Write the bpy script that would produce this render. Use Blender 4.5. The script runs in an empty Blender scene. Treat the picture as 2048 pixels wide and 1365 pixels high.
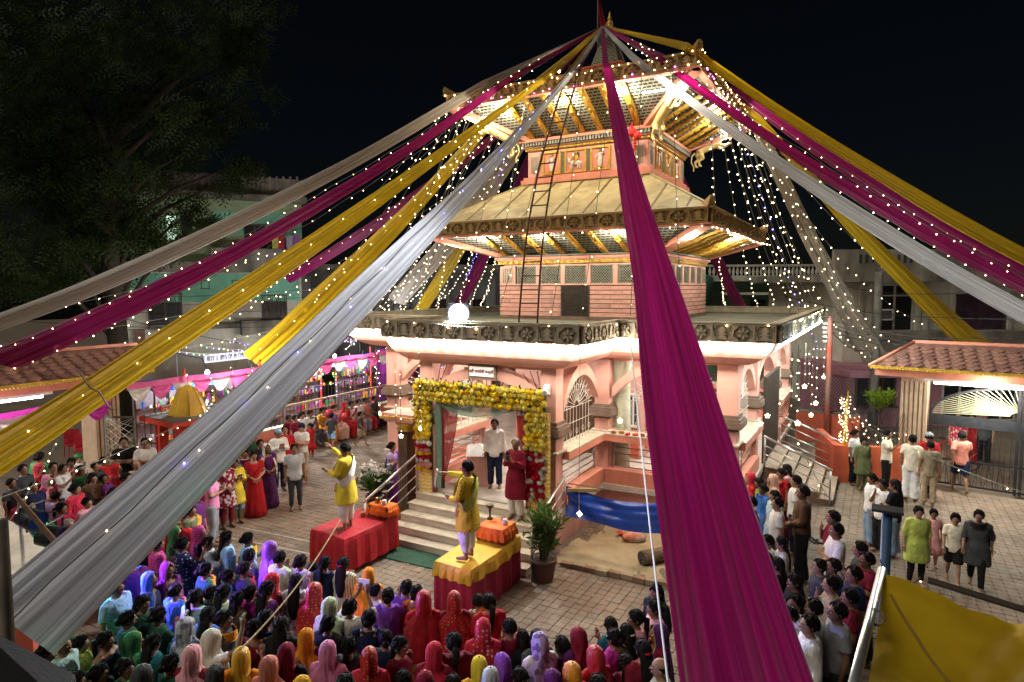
import bpy, bmesh, math, random
from math import sin, cos, pi, radians as rad
from mathutils import Vector as V, Matrix as MX
import numpy as np
random.seed(7)
S = bpy.context.scene
COL = S.collection
# ------------------------------------------------------------------ camera, sky, added fill sun, exposure
CAMP = V((7.289, -18.90, 5.35)); PITCH, ROLL, YAW, FPX = -.0817, -.00323, -.5135, 1300.0
fw = V((sin(YAW)*cos(PITCH), cos(YAW)*cos(PITCH), sin(PITCH)))
_r = V((cos(YAW), -sin(YAW), 0)); _u = _r.cross(fw)
rt = _r*cos(ROLL) + _u*sin(ROLL); up = _u*cos(ROLL) - _r*sin(ROLL)
cam = bpy.data.cameras.new('camera'); camo = bpy.data.objects.new('camera', cam); COL.objects.link(camo)
m3 = MX((rt, up, -fw)).transposed()
camo.matrix_world = MX.Translation(CAMP) @ m3.to_4x4()
cam.sensor_width = 36; cam.lens = 36*FPX/2048; cam.clip_end = 500; cam.clip_start = .05
S.camera = camo
def ray(x, y): return fw + rt*((x-1024)/FPX) - up*((y-682.5)/FPX)
def at(x, y, z=0.0):
    d = ray(x, y); return CAMP + d*((z-CAMP.z)/d.z)
def aty(x, y, Y):
    d = ray(x, y); return CAMP + d*((Y-CAMP.y)/d.y)
def atx(x, y, X):
    d = ray(x, y); return CAMP + d*((X-CAMP.x)/d.x)
def atd(x, y, D): return CAMP + ray(x, y)*D

W = bpy.data.worlds.new('World'); S.world = W; W.use_nodes = True
nt = W.node_tree; sky = nt.nodes.new('ShaderNodeTexSky'); sky.sky_type = 'NISHITA'; sky.sun_disc = False
FILL_EL, FILL_AZ = 48, 208      # azimuth measured from +Y towards +X: behind the camera, to the left
sky.sun_elevation = rad(FILL_EL); sky.sun_rotation = rad(FILL_AZ)
bg = nt.nodes['Background']; nt.links.new(sky.outputs[0], bg.inputs[0]); bg.inputs[1].default_value = .0003
sun = bpy.data.lights.new('fill_sun', 'SUN'); sun.energy = .5; sun.angle = rad(25); sun.color = (1, .93, .82)  # broad warm sun added as overall front fill for crowd and drapes
so = bpy.data.objects.new('fill_sun', sun); COL.objects.link(so)
sd = V((sin(rad(FILL_AZ))*cos(rad(FILL_EL)), cos(rad(FILL_AZ))*cos(rad(FILL_EL)), sin(rad(FILL_EL))))
so.rotation_euler = (-sd).to_track_quat('-Z', 'Y').to_euler(); so.location = (0, -10, 30)
S.view_settings.view_transform = 'Standard'; S.view_settings.look = 'None'
S.view_settings.exposure = 1.45; S.view_settings.gamma = 1; S.view_settings.use_curve_mapping = False
S.render.engine = 'CYCLES'
cy = S.cycles; cy.use_denoising = True; cy.max_bounces = 6; cy.diffuse_bounces = 3; cy.glossy_bounces = 2
cy.transmission_bounces = 4; cy.transparent_max_bounces = 12; cy.sample_clamp_indirect = 3; cy.sample_clamp_direct = 0
cy.caustics_reflective = False; cy.caustics_refractive = False
try: cy.denoiser = 'OPENIMAGEDENOISE'
except Exception: pass
cy.use_light_tree = True

# ------------------------------------------------------------------ materials
MATS = {}
def srgb(r, g, b):
    f = lambda c: (c/12.92 if c <= .04045 else ((c+.055)/1.055)**2.4)
    return (f(r/255), f(g/255), f(b/255), 1)
def M(name, col, col2=None, scale=3.0, rough=.7, metal=0.0, bump=0.0, bscale=None, kind='noise', detail=5, trans=0.0, spec=.3, dirt=0.0, stretch=None, sheen=0, alpha=1.0):
    if name in MATS: return MATS[name]
    m = bpy.data.materials.new(name); m.use_nodes = True; n = m.node_tree; L = n.links; N = n.nodes
    b = N['Principled BSDF']; b.inputs['Roughness'].default_value = rough; b.inputs['Metallic'].default_value = metal
    b.inputs['Specular IOR Level'].default_value = spec
    if sheen: b.inputs['Sheen Weight'].default_value = sheen
    if alpha < 1: b.inputs['Alpha'].default_value = alpha
    tc = N.new('ShaderNodeTexCoord'); mp = N.new('ShaderNodeMapping'); L.new(tc.outputs['Object'], mp.inputs[0])
    if stretch: mp.inputs['Scale'].default_value = stretch
    nz = N.new('ShaderNodeTexNoise'); nz.inputs['Scale'].default_value = scale; nz.inputs['Detail'].default_value = detail
    L.new(mp.outputs[0], nz.inputs['Vector'])
    c2 = col2 or tuple(c*.78 for c in col[:3])+(1,)
    rp = N.new('ShaderNodeValToRGB'); rp.color_ramp.elements[0].position = .36; rp.color_ramp.elements[1].position = .66
    rp.color_ramp.elements[0].color = c2; rp.color_ramp.elements[1].color = col
    L.new(nz.outputs['Fac'], rp.inputs[0]); out = rp.outputs[0]
    if dirt:
        nd = N.new('ShaderNodeTexNoise'); nd.inputs['Scale'].default_value = scale*.35; nd.inputs['Detail'].default_value = 8; nd.inputs['Roughness'].default_value = .7
        mp2 = N.new('ShaderNodeMapping'); mp2.inputs['Scale'].default_value = (1.5, 1.5, .35); L.new(tc.outputs['Object'], mp2.inputs[0]); L.new(mp2.outputs[0], nd.inputs['Vector'])
        rd = N.new('ShaderNodeValToRGB'); rd.color_ramp.elements[0].position = .48; rd.color_ramp.elements[1].position = .7
        rd.color_ramp.elements[0].color = (0, 0, 0, 1); rd.color_ramp.elements[1].color = (dirt,)*3+(1,)
        L.new(nd.outputs['Fac'], rd.inputs[0])
        mx = N.new('ShaderNodeMixRGB'); mx.inputs[2].default_value = (.045, .042, .035, 1); L.new(rd.outputs[0], mx.inputs[0]); L.new(out, mx.inputs[1]); out = mx.outputs[0]
    L.new(out, b.inputs['Base Color'])
    if bump:
        bp = N.new('ShaderNodeBump'); bp.inputs['Strength'].default_value = bump; bp.inputs['Distance'].default_value = .02
        nb = N.new('ShaderNodeTexNoise'); nb.inputs['Scale'].default_value = bscale or scale*6; nb.inputs['Detail'].default_value = 4
        L.new(mp.outputs[0], nb.inputs['Vector']); L.new(nb.outputs['Fac'], bp.inputs['Height']); L.new(bp.outputs[0], b.inputs['Normal'])
    if trans:
        o = N['Material Output']; ad = N.new('ShaderNodeMixShader'); tr = N.new('ShaderNodeBsdfTranslucent'); ad.inputs[0].default_value = trans
        L.new(out, tr.inputs[0]); L.new(b.outputs[0], ad.inputs[1]); L.new(tr.outputs[0], ad.inputs[2]); L.new(ad.outputs[0], o.inputs[0])
    MATS[name] = m; return m
def EM(name, col, st, sample=False):
    if name in MATS: return MATS[name]
    m = bpy.data.materials.new(name); m.use_nodes = True; N = m.node_tree.nodes
    b = N['Principled BSDF']; b.inputs['Base Color'].default_value = (.8, .8, .8, 1)
    b.inputs['Emission Color'].default_value = col if len(col) == 4 else tuple(col)+(1,); b.inputs['Emission Strength'].default_value = st
    if not sample: m.cycles.emission_sampling = 'NONE'
    MATS[name] = m; return m
def CLOTH(name, kind):
    """cloth dyed in the object's own colour, with a woven or printed pattern"""
    if name in MATS: return MATS[name]
    m = bpy.data.materials.new(name); m.use_nodes = True; n = m.node_tree; L = n.links; N = n.nodes
    b = N['Principled BSDF']; b.inputs['Roughness'].default_value = .85; b.inputs['Specular IOR Level'].default_value = .15
    if kind in ('silk', 'gold'): b.inputs['Roughness'].default_value = .5; b.inputs['Specular IOR Level'].default_value = .4
    oi = N.new('ShaderNodeObjectInfo'); tc = N.new('ShaderNodeTexCoord')
    nz = N.new('ShaderNodeTexNoise'); nz.inputs['Scale'].default_value = 5; nz.inputs['Detail'].default_value = 4; L.new(tc.outputs['Object'], nz.inputs['Vector'])
    mr = N.new('ShaderNodeMapRange'); mr.inputs['From Min'].default_value = .3; mr.inputs['From Max'].default_value = .7; mr.inputs['To Min'].default_value = .72; mr.inputs['To Max'].default_value = 1.1
    L.new(nz.outputs['Fac'], mr.inputs[0])
    mu = N.new('ShaderNodeMixRGB'); mu.blend_type = 'MULTIPLY'; mu.inputs[0].default_value = 1; L.new(oi.outputs['Color'], mu.inputs[1]); L.new(mr.outputs[0], mu.inputs[2])
    out = mu.outputs[0]
    if kind != 'plain' and kind != 'silk':
        mx = N.new('ShaderNodeMixRGB'); L.new(out, mx.inputs[1])
        rp = N.new('ShaderNodeValToRGB'); e = rp.color_ramp.elements
        if kind in ('dots', 'gold', 'sprig'):
            t = N.new('ShaderNodeTexVoronoi'); t.inputs['Scale'].default_value = 22 if kind == 'gold' else 16; t.inputs['Randomness'].default_value = .35
            L.new(tc.outputs['Object'], t.inputs['Vector']); L.new(t.outputs['Distance'], rp.inputs[0])
            e[0].position = .2; e[1].position = .27; e[0].color = (1, 1, 1, 1); e[1].color = (0, 0, 0, 1)
            mx.inputs[2].default_value = (.75, .5, .12, 1) if kind == 'gold' else (.12, .03, .02, 1) if kind == 'sprig' else (.75, .72, .66, 1)
        elif kind == 'stripes':
            t = N.new('ShaderNodeTexWave'); t.inputs['Scale'].default_value = 7; t.inputs['Distortion'].default_value = .4; t.bands_direction = 'Z'
            L.new(tc.outputs['Object'], t.inputs['Vector']); L.new(t.outputs['Fac'], rp.inputs[0]); e[0].position = .5; e[1].position = .56
            mx.inputs[2].default_value = (.55, .12, .16, 1)
        elif kind == 'vstripes':
            t = N.new('ShaderNodeTexWave'); t.inputs['Scale'].default_value = 9; t.inputs['Distortion'].default_value = .2; t.bands_direction = 'X'
            L.new(tc.outputs['Object'], t.inputs['Vector']); L.new(t.outputs['Fac'], rp.inputs[0]); e[0].position = .72; e[1].position = .78
            mx.inputs[2].default_value = (.03, .03, .05, 1)
        else:
            t = N.new('ShaderNodeTexVoronoi'); t.inputs['Scale'].default_value = 12; t.feature = 'SMOOTH_F1'
            L.new(tc.outputs['Object'], t.inputs['Vector']); L.new(t.outputs['Distance'], rp.inputs[0])
            e[0].position = .3; e[1].position = .42; e[0].color = (1, 1, 1, 1); e[1].color = (0, 0, 0, 1)
            mx.inputs[2].default_value = (.1, .06, .12, 1) if kind == 'print' else (.7, .66, .6, 1)
        mm = N.new('ShaderNodeMath'); mm.operation = 'MULTIPLY'; mm.inputs[1].default_value = .75; L.new(rp.outputs[0], mm.inputs[0])
        L.new(mm.outputs[0], mx.inputs[0]); out = mx.outputs[0]
    L.new(out, b.inputs['Base Color'])
    bp = N.new('ShaderNodeBump'); bp.inputs['Strength'].default_value = .6; bp.inputs['Distance'].default_value = .03
    n2 = N.new('ShaderNodeTexNoise'); n2.inputs['Scale'].default_value = 9; n2.inputs['Distortion'].default_value = 1.2
    mp = N.new('ShaderNodeMapping'); mp.inputs['Scale'].default_value = (1.6, 1.6, .5); L.new(tc.outputs['Object'], mp.inputs[0]); L.new(mp.outputs[0], n2.inputs['Vector'])
    L.new(n2.outputs['Fac'], bp.inputs['Height']); L.new(bp.outputs[0], b.inputs['Normal'])
    MATS[name] = m; return m

PINK = M('pink_plaster', (.77, .42, .34, 1), (.70, .36, .29, 1), 2.2, .75, dirt=.28, bump=.12)
SALMON = M('salmon_paint', (.75, .30, .20, 1), (.66, .25, .17, 1), 2.5, .7, dirt=.28)
ROSE = M('rose_plaster', (.68, .38, .32, 1), (.60, .33, .28, 1), 3, .75, dirt=.3)
CREAMG = M('pale_green_reveal', (.62, .66, .50, 1), (.5, .54, .42, 1), 3, .7, dirt=.2)
SILL = M('cream_sill', (.62, .55, .42, 1), (.5, .43, .32, 1), 4, .6, dirt=.35)
MBROWN = M('brown_moulding', (.22, .15, .11, 1), (.16, .11, .08, 1), 5, .7, dirt=.2)
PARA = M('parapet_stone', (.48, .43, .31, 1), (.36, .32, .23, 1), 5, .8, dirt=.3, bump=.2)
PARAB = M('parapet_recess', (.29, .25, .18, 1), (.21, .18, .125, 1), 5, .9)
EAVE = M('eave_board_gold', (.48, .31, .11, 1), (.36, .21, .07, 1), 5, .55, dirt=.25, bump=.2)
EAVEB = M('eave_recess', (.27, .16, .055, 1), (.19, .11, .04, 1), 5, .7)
ROOFB = M('roof_sheet_beige', (.48, .40, .21, 1), (.36, .29, .14, 1), 2.6, .55, dirt=.55)
GOLD = M('gold_paint', (.72, .43, .07, 1), (.5, .27, .04, 1), 9, .38, metal=.25, bump=.3)
GOLDY = M('gilded_frieze', (.66, .47, .10, 1), (.42, .27, .05, 1), 16, .4, metal=.2, bump=.7, bscale=30)
GREYL = M('grey_lattice', (.34, .34, .27, 1), (.26, .26, .21, 1), 6, .8)
DARKB = M('dark_behind_lattice', (.055, .06, .055, 1), (.04, .04, .04, 1), 6, .9)
CONC = M('grey_concrete', (.22, .21, .18, 1), (.13, .125, .11, 1), 1.5, .9, dirt=.6, bump=.2)
DECK = M('deck_concrete', (.20, .21, .16, 1), (.14, .15, .11, 1), 1.2, .85, dirt=.3)
STEEL = M('steel_tube', (.62, .60, .56, 1), (.5, .48, .45, 1), 8, .32, metal=.85)
GRILL = M('painted_grille', (.62, .60, .52, 1), (.45, .43, .37, 1), 8, .5, metal=.2)
IRON = M('black_iron', (.03, .033, .036, 1), (.02, .02, .022, 1), 8, .5, metal=.3)
DARKGATE = M('brown_iron', (.10, .075, .06, 1), (.07, .05, .04, 1), 8, .6, metal=.2)
MARBLE = M('marble_step', (.66, .60, .52, 1), (.52, .46, .40, 1), 3, .35, dirt=.3, detail=10)
REDW = M('red_wall_paint', (.55, .11, .055, 1), (.45, .085, .045, 1), 2, .75, dirt=.25, bump=.1)
WOODB = M('brown_wood', (.13, .065, .035, 1), (.08, .04, .02, 1), 4, .6, stretch=(1, 1, .2))
WHITEP = M('white_paint', (.78, .78, .76, 1), (.7, .7, .68, 1), 4, .6, dirt=.1)
CREAMST = M('cream_statue', (.78, .62, .28, 1), (.66, .48, .18, 1), 6, .5)
REDP = M('bright_red_paint', (.62, .05, .03, 1), (.5, .04, .025, 1), 4, .6, dirt=.1)
YELP = M('yellow_paint', (.72, .47, .05, 1), (.6, .36, .04, 1), 4, .55, dirt=.15)
BLACKP = M('black_plastic', (.02, .02, .022, 1), (.014, .014, .015, 1), 5, .5)
WIRE = M('thin_wire', (.16, .15, .12, 1), None, 5, .6)
BLACKW = M('black_cable', (.012, .012, .013, 1), None, 5, .6)
BULBW = EM('warm_bulb', (1, .68, .32), 9)
BULBC = EM('cool_bulb', (1, .76, .42), 8)
BULBB = EM('blue_bulb', (.16, .12, 1), 9)
BULBP = EM('pink_bulb', (.9, .15, .8), 7)
BULBG = EM('green_bulb', (.15, 1, .5), 6)
TUBEM = EM('tube_light', (.93, 1, .96), 14)
COVEB = EM('cove_bulb', (1, .84, .62), 25)

# ------------------------------------------------------------------ mesh helpers
class MB:
    def __init__(s): s.v = []; s.f = []; s.mi = []; s.cur = 0
    def add(s, vs, fs):
        b = len(s.v); s.v += [tuple(p) for p in vs]; s.f += [tuple(i+b for i in f) for f in fs]; s.mi += [s.cur]*len(fs); return s
    def box(s, x0, x1, y0, y1, z0, z1):
        return s.add([(x0,y0,z0),(x1,y0,z0),(x1,y1,z0),(x0,y1,z0),(x0,y0,z1),(x1,y0,z1),(x1,y1,z1),(x0,y1,z1)],
                     [(3,2,1,0),(4,5,6,7),(0,1,5,4),(1,2,6,5),(2,3,7,6),(3,0,4,7)])
    def bar(s, a, b, w, h, upv=(0,0,1)):
        a = V(a); b = V(b); d = (b-a).normalized(); u = V(upv)
        if abs(d.dot(u)) > .99: u = V((1,0,0))
        r = d.cross(u).normalized()*(w/2); u2 = r.cross(d).normalized()*(h/2)
        return s.add([a-r-u2,a+r-u2,a+r+u2,a-r+u2,b-r-u2,b+r-u2,b+r+u2,b-r+u2],
                     [(0,1,2,3),(7,6,5,4),(0,4,5,1),(1,5,6,2),(2,6,7,3),(3,7,4,0)])
    def tube(s, path, r, n=6, cap=True, closed=False):
        P = [V(p) for p in path]; k = len(P); rs = r if hasattr(r, '__len__') else [r]*k
        vs = []; prev = None
        for i in range(k):
            if closed: d = P[(i+1) % k]-P[i-1]
            else: d = P[min(i+1, k-1)]-P[max(i-1, 0)]
            d = d.normalized() if d.length > 1e-9 else V((0,0,1))
            if prev is None: a = d.orthogonal().normalized()
            else:
                a = prev-d*prev.dot(d); a = a.normalized() if a.length > 1e-6 else d.orthogonal().normalized()
            prev = a; b = d.cross(a)
            for j in range(n):
                t = 2*pi*j/n; vs.append(P[i]+(a*cos(t)+b*sin(t))*rs[i])
        fs = []
        for i in range(k if closed else k-1):
            i2 = (i+1) % k
            for j in range(n):
                j2 = (j+1) % n; fs.append((i*n+j, i*n+j2, i2*n+j2, i2*n+j))
        if cap and not closed: fs += [tuple(range(n-1, -1, -1)), tuple((k-1)*n+j for j in range(n))]
        return s.add(vs, fs)
    def loft(s, rings, cap=True, closed=True):
        n = len(rings[0]); vs = [p for r in rings for p in r]; fs = []
        for i in range(len(rings)-1):
            for j in range(n if closed else n-1):
                j2 = (j+1) % n; fs.append((i*n+j, i*n+j2, (i+1)*n+j2, (i+1)*n+j))
        if cap and closed: fs += [tuple(range(n-1, -1, -1)), tuple((len(rings)-1)*n+j for j in range(n))]
        return s.add(vs, fs)
    def ell(s, c, rx, ry, rz, n=12, k=8, rot=None):
        vs = []; fs = []
        for i in range(k+1):
            t = pi*i/k
            for j in range(n):
                p = 2*pi*j/n; q = V((rx*sin(t)*cos(p), ry*sin(t)*sin(p), -rz*cos(t)))
                if rot is not None: q = rot @ q
                vs.append(V(c)+q)
        for i in range(k):
            for j in range(n):
                j2 = (j+1) % n
                if i == 0: fs.append((j, n+j2, n+j)) if False else fs.append((j, j2, n+j2, n+j))
                else: fs.append((i*n+j, i*n+j2, (i+1)*n+j2, (i+1)*n+j))
        return s.add(vs, fs)
    def lathe(s, prof, c=(0,0,0), n=16):
        return s.loft([[(c[0]+r*cos(2*pi*j/n), c[1]+r*sin(2*pi*j/n), c[2]+z) for j in range(n)] for r, z in prof])
    def prism(s, poly, a, b):
        """poly: 2-D points (u,v); a,b: functions mapping (u,v)->3-D for the two caps"""
        n = len(poly); vs = [a(*p) for p in poly]+[b(*p) for p in poly]
        return s.add(vs, [tuple(range(n)), tuple(range(2*n-1, n-1, -1))]+[(i, i+n, (i+1) % n+n, (i+1) % n) for i in range(n)])
    def oct(s, c, r):
        x, y, z = c
        return s.add([(x+r,y,z),(x-r,y,z),(x,y+r,z),(x,y-r,z),(x,y,z+r),(x,y,z-r)],
                     [(0,2,4),(2,1,4),(1,3,4),(3,0,4),(2,0,5),(1,2,5),(3,1,5),(0,3,5)])
    def mesh(s, name, mats, smooth=False):
        me = bpy.data.meshes.new(name); me.from_pydata(s.v, [], s.f)
        for m in (mats if isinstance(mats, (list, tuple)) else [mats]): me.materials.append(m)
        if len(set(s.mi)) > 1: me.polygons.foreach_set('material_index', s.mi)
        if smooth: me.polygons.foreach_set('use_smooth', [True]*len(me.polygons))
        me.update(); return me
    def build(s, name, mats, parent=None, smooth=False, fixn=False):
        me = s.mesh(name, mats, smooth)
        if fixn: fix(me)
        return put(name, me, parent)
def fix(me):
    b = bmesh.new(); b.from_mesh(me); bmesh.ops.remove_doubles(b, verts=b.verts, dist=1e-5); bmesh.ops.recalc_face_normals(b, faces=b.faces); b.to_mesh(me); b.free()
def put(name, me, parent=None, loc=None, rz=None, sc=None, col=None):
    o = bpy.data.objects.new(name, me); COL.objects.link(o)
    if parent is not None: o.parent = parent
    if loc is not None: o.location = loc
    if rz is not None: o.rotation_euler = (0, 0, rz)
    if sc is not None: o.scale = sc if hasattr(sc, '__len__') else (sc,)*3
    if col is not None: o.color = col
    return o
def tag(o, label=None, cat=None, group=None, kind=None):
    if label: o['label'] = label
    if cat: o['category'] = cat
    if group: o['group'] = group
    if kind: o['kind'] = kind
    return o
def empty(name, loc=(0,0,0), rz=0, label=None, cat=None, group=None):
    o = bpy.data.objects.new(name, None); COL.objects.link(o); o.location = loc; o.rotation_euler = (0,0,rz); o.empty_display_size = .2
    return tag(o, label, cat, group)
def lamp(name, loc, watts, col=(1,.9,.75), r=.08, kind='POINT', to=None, cone=90, blend=.5, size=None, parent=None):
    l = bpy.data.lights.new(name, kind); l.energy = watts; l.color = col
    if kind in ('POINT', 'SPOT'): l.shadow_soft_size = r
    if kind == 'SPOT': l.spot_size = rad(cone); l.spot_blend = blend
    if kind == 'AREA': l.shape = 'RECTANGLE'; l.size, l.size_y = size
    o = bpy.data.objects.new(name, l); COL.objects.link(o); o.location = loc
    if to is not None: o.rotation_euler = (V(to)-V(loc)).to_track_quat('-Z', 'Y').to_euler()
    if parent is not None: o.parent = parent
    return o
# ================================================================== TEMPLE
HP = pi/2
temple = empty('temple', (0,0,0), 0, 'tall pink tiered pagoda temple with gold trim and carved eaves', 'temple')
FL, SILLZ, BEAMZ, PB, PT, DK = .78, 1.95, 3.66, 4.27, 4.62, 4.45
MH, PW, PQ = 4.75, 1.7, 7.2
def lattice_mat(name, sx, sz, hole, bar):
    m = bpy.data.materials.new(name); m.use_nodes = True; n = m.node_tree; L = n.links; N = n.nodes
    b = N['Principled BSDF']; b.inputs['Roughness'].default_value = .8; b.inputs['Specular IOR Level'].default_value = .15
    tc = N.new('ShaderNodeTexCoord'); sp = N.new('ShaderNodeSeparateXYZ'); cb = N.new('ShaderNodeCombineXYZ')
    L.new(tc.outputs['Object'], sp.inputs[0]); L.new(sp.outputs[0], cb.inputs[0]); L.new(sp.outputs[2], cb.inputs[1])
    br = N.new('ShaderNodeTexBrick'); br.inputs['Scale'].default_value = 1; br.inputs['Brick Width'].default_value = sx; br.inputs['Row Height'].default_value = sz
    br.inputs['Mortar Size'].default_value = sz*.27; br.inputs['Mortar Smooth'].default_value = .3; br.inputs['Color1'].default_value = hole; br.inputs['Color2'].default_value = hole; br.inputs['Mortar'].default_value = bar
    L.new(cb.outputs[0], br.inputs['Vector']); L.new(br.outputs['Color'], b.inputs['Base Color'])
    bp = N.new('ShaderNodeBump'); bp.inputs['Strength'].default_value = .8; bp.inputs['Distance'].default_value = .03
    L.new(br.outputs['Fac'], bp.inputs['Height']); L.new(bp.outputs[0], b.inputs['Normal'])
    return m
LATT = lattice_mat('soffit_lattice', .13, .05, (.06, .062, .055, 1), (.36, .36, .29, 1))

# ---- relief panels (shared meshes), local: x 0..w (unit .40), z 0..h (unit .33), front towards -y
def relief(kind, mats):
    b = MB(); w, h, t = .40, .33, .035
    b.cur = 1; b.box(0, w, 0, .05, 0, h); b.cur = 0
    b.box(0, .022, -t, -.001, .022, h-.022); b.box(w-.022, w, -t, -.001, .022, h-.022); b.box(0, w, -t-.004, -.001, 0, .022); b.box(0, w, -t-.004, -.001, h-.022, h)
    def poly(p, d=t): b.prism(p, lambda u, v: (u, -d, v), lambda u, v: (u, -.001, v))
    cx, cz = w/2, h/2
    if kind == 'star':
        for i in range(6):
            a = i*pi/3+pi/6; q = a+pi/2; R1, R2 = .045, .125
            poly([(cx+.012*cos(a), cz+.012*sin(a)), (cx+.07*cos(a)-.026*cos(q), cz+.07*sin(a)-.026*sin(q)), (cx+R2*cos(a), cz+R2*sin(a)), (cx+.07*cos(a)+.026*cos(q), cz+.07*sin(a)+.026*sin(q))], t+.006)
        for sx in (-1, 1):
            for sz in (-1, 1):
                X, Z = cx+sx*.178, cz+sz*.143
                poly([(X, Z), (X, Z-sz*.085), (X-sx*.03, Z-sz*.075), (X-sx*.06, Z-sz*.05), (X-sx*.085, Z-sz*.025), (X-sx*.10, Z)])
    else:
        for k, (z0, z1, hw) in enumerate(((.05, .13, .13), (.13, .20, .105), (.20, .285, .08))):
            poly([(cx-hw, z0), (cx+hw, z0), (cx+hw*.25, z1), (cx-hw*.25, z1)])
        poly([(.03, .03), (.08, .03), (.08, .1), (.05, .1), (.05, .2), (.03, .2)], t-.006); poly([(w-.08, .03), (w-.03, .03), (w-.03, .2), (w-.05, .2), (w-.05, .1), (w-.08, .1)], t-.006)
        poly([(.05, .25), (.10, .30), (.05, .30)], t-.006); poly([(w-.05, .25), (w-.05, .30), (w-.10, .30)], t-.006)
    return b.mesh('relief_panel', mats)
RP = [relief('star', [PARA, PARAB]), relief('tree', [PARA, PARAB])]
RE = [relief('star', [EAVE, EAVEB]), relief('tree', [EAVE, EAVEB])]
def panels(a, b, z, h, meshes, parent, target=.42, name='relief_panel'):
    a = V(a); b = V(b); d = b-a; L = d.length; n = max(2, round(L/target)); w = L/n; ang = math.atan2(d.y, d.x)
    for i in range(n):
        p = a+d*(i/n)
        put(name, meshes[i % 2], parent, (p.x, p.y, z), ang, (w/.40, 1, h/.33))

# ---- outline of hall + porch for an offset o in 0..1
def outline(o, main=.86, ps=.7, pf=.4):
    m = MH+main*o; p = PW+ps*o; q = PQ+pf*o
    return [(-m, m), (-m, -m), (-p, -m), (-p, -q), (p, -q), (p, -m), (m, -m), (m, m)]
def ringat(o, z): return [(x, y, z) for x, y in outline(o)]

plinth = MB()
plinth.loft([ringat(0-.02, 0), ringat(0-.02, FL-.14)]); plinth.build('plinth_wall', ROSE, temple)
fl = MB(); fl.loft([ringat(.13, FL-.14), ringat(.13, FL)]); fl.build('floor_slab', MARBLE, temple)
cl = MB(); cl.loft([ringat(.02, 3.86), ringat(.02, DK-.02)]); cl.build('ceiling_slab', WHITEP, temple)
dk = MB(); dk.loft([ringat(.9, DK-.018), ringat(.9, DK)]); dk.build('roof_deck', DECK, temple)
cv = MB(); prof = [(.0, 3.74), (.12, 3.735), (.3, 3.76), (.5, 3.83), (.68, 3.93), (.82, 4.05), (.91, 4.16), (.96, PB)]
cv.loft([ringat(o, z) for o, z in prof], cap=False); co = cv.build('cove', PINK, temple)
# parapet wall with relief panels
ol = outline(1); pw = MB(); inner = outline(.86)
for i in range(8):
    a, b = ol[i], ol[(i+1) % 8]; c, d = inner[i], inner[(i+1) % 8]
    pw.add([(a[0],a[1],PB),(b[0],b[1],PB),(d[0],d[1],PB),(c[0],c[1],PB),(a[0],a[1],PT),(b[0],b[1],PT),(d[0],d[1],PT),(c[0],c[1],PT)],
           [(0,1,2,3),(4,7,6,5),(0,4,5,1),(2,6,7,3)])
par = pw.build('parapet', PARA, temple)
for i in range(8):
    a, b = V(ol[i]), V(ol[(i+1) % 8])
    # outline runs anticlockwise seen from above, so the outside lies on the right of a->b
    d = (b-a).normalized(); n = V((d.y, -d.x)); off = n*.052
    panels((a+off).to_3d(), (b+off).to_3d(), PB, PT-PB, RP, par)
cap = MB()
for i in range(8):
    a, b = V(outline(1.09)[i]), V(outline(1.09)[(i+1) % 8]); c, d = V(outline(.84)[i]), V(outline(.84)[(i+1) % 8])
    for z0, z1 in ((PT+.002, PT+.04),):
        cap.add([(*a,z0),(*b,z0),(*d,z0),(*c,z0),(*a,z1),(*b,z1),(*d,z1),(*c,z1)], [(0,1,2,3),(4,7,6,5),(0,4,5,1),(2,6,7,3)])
cap.build('parapet_coping', PARA, temple)

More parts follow.
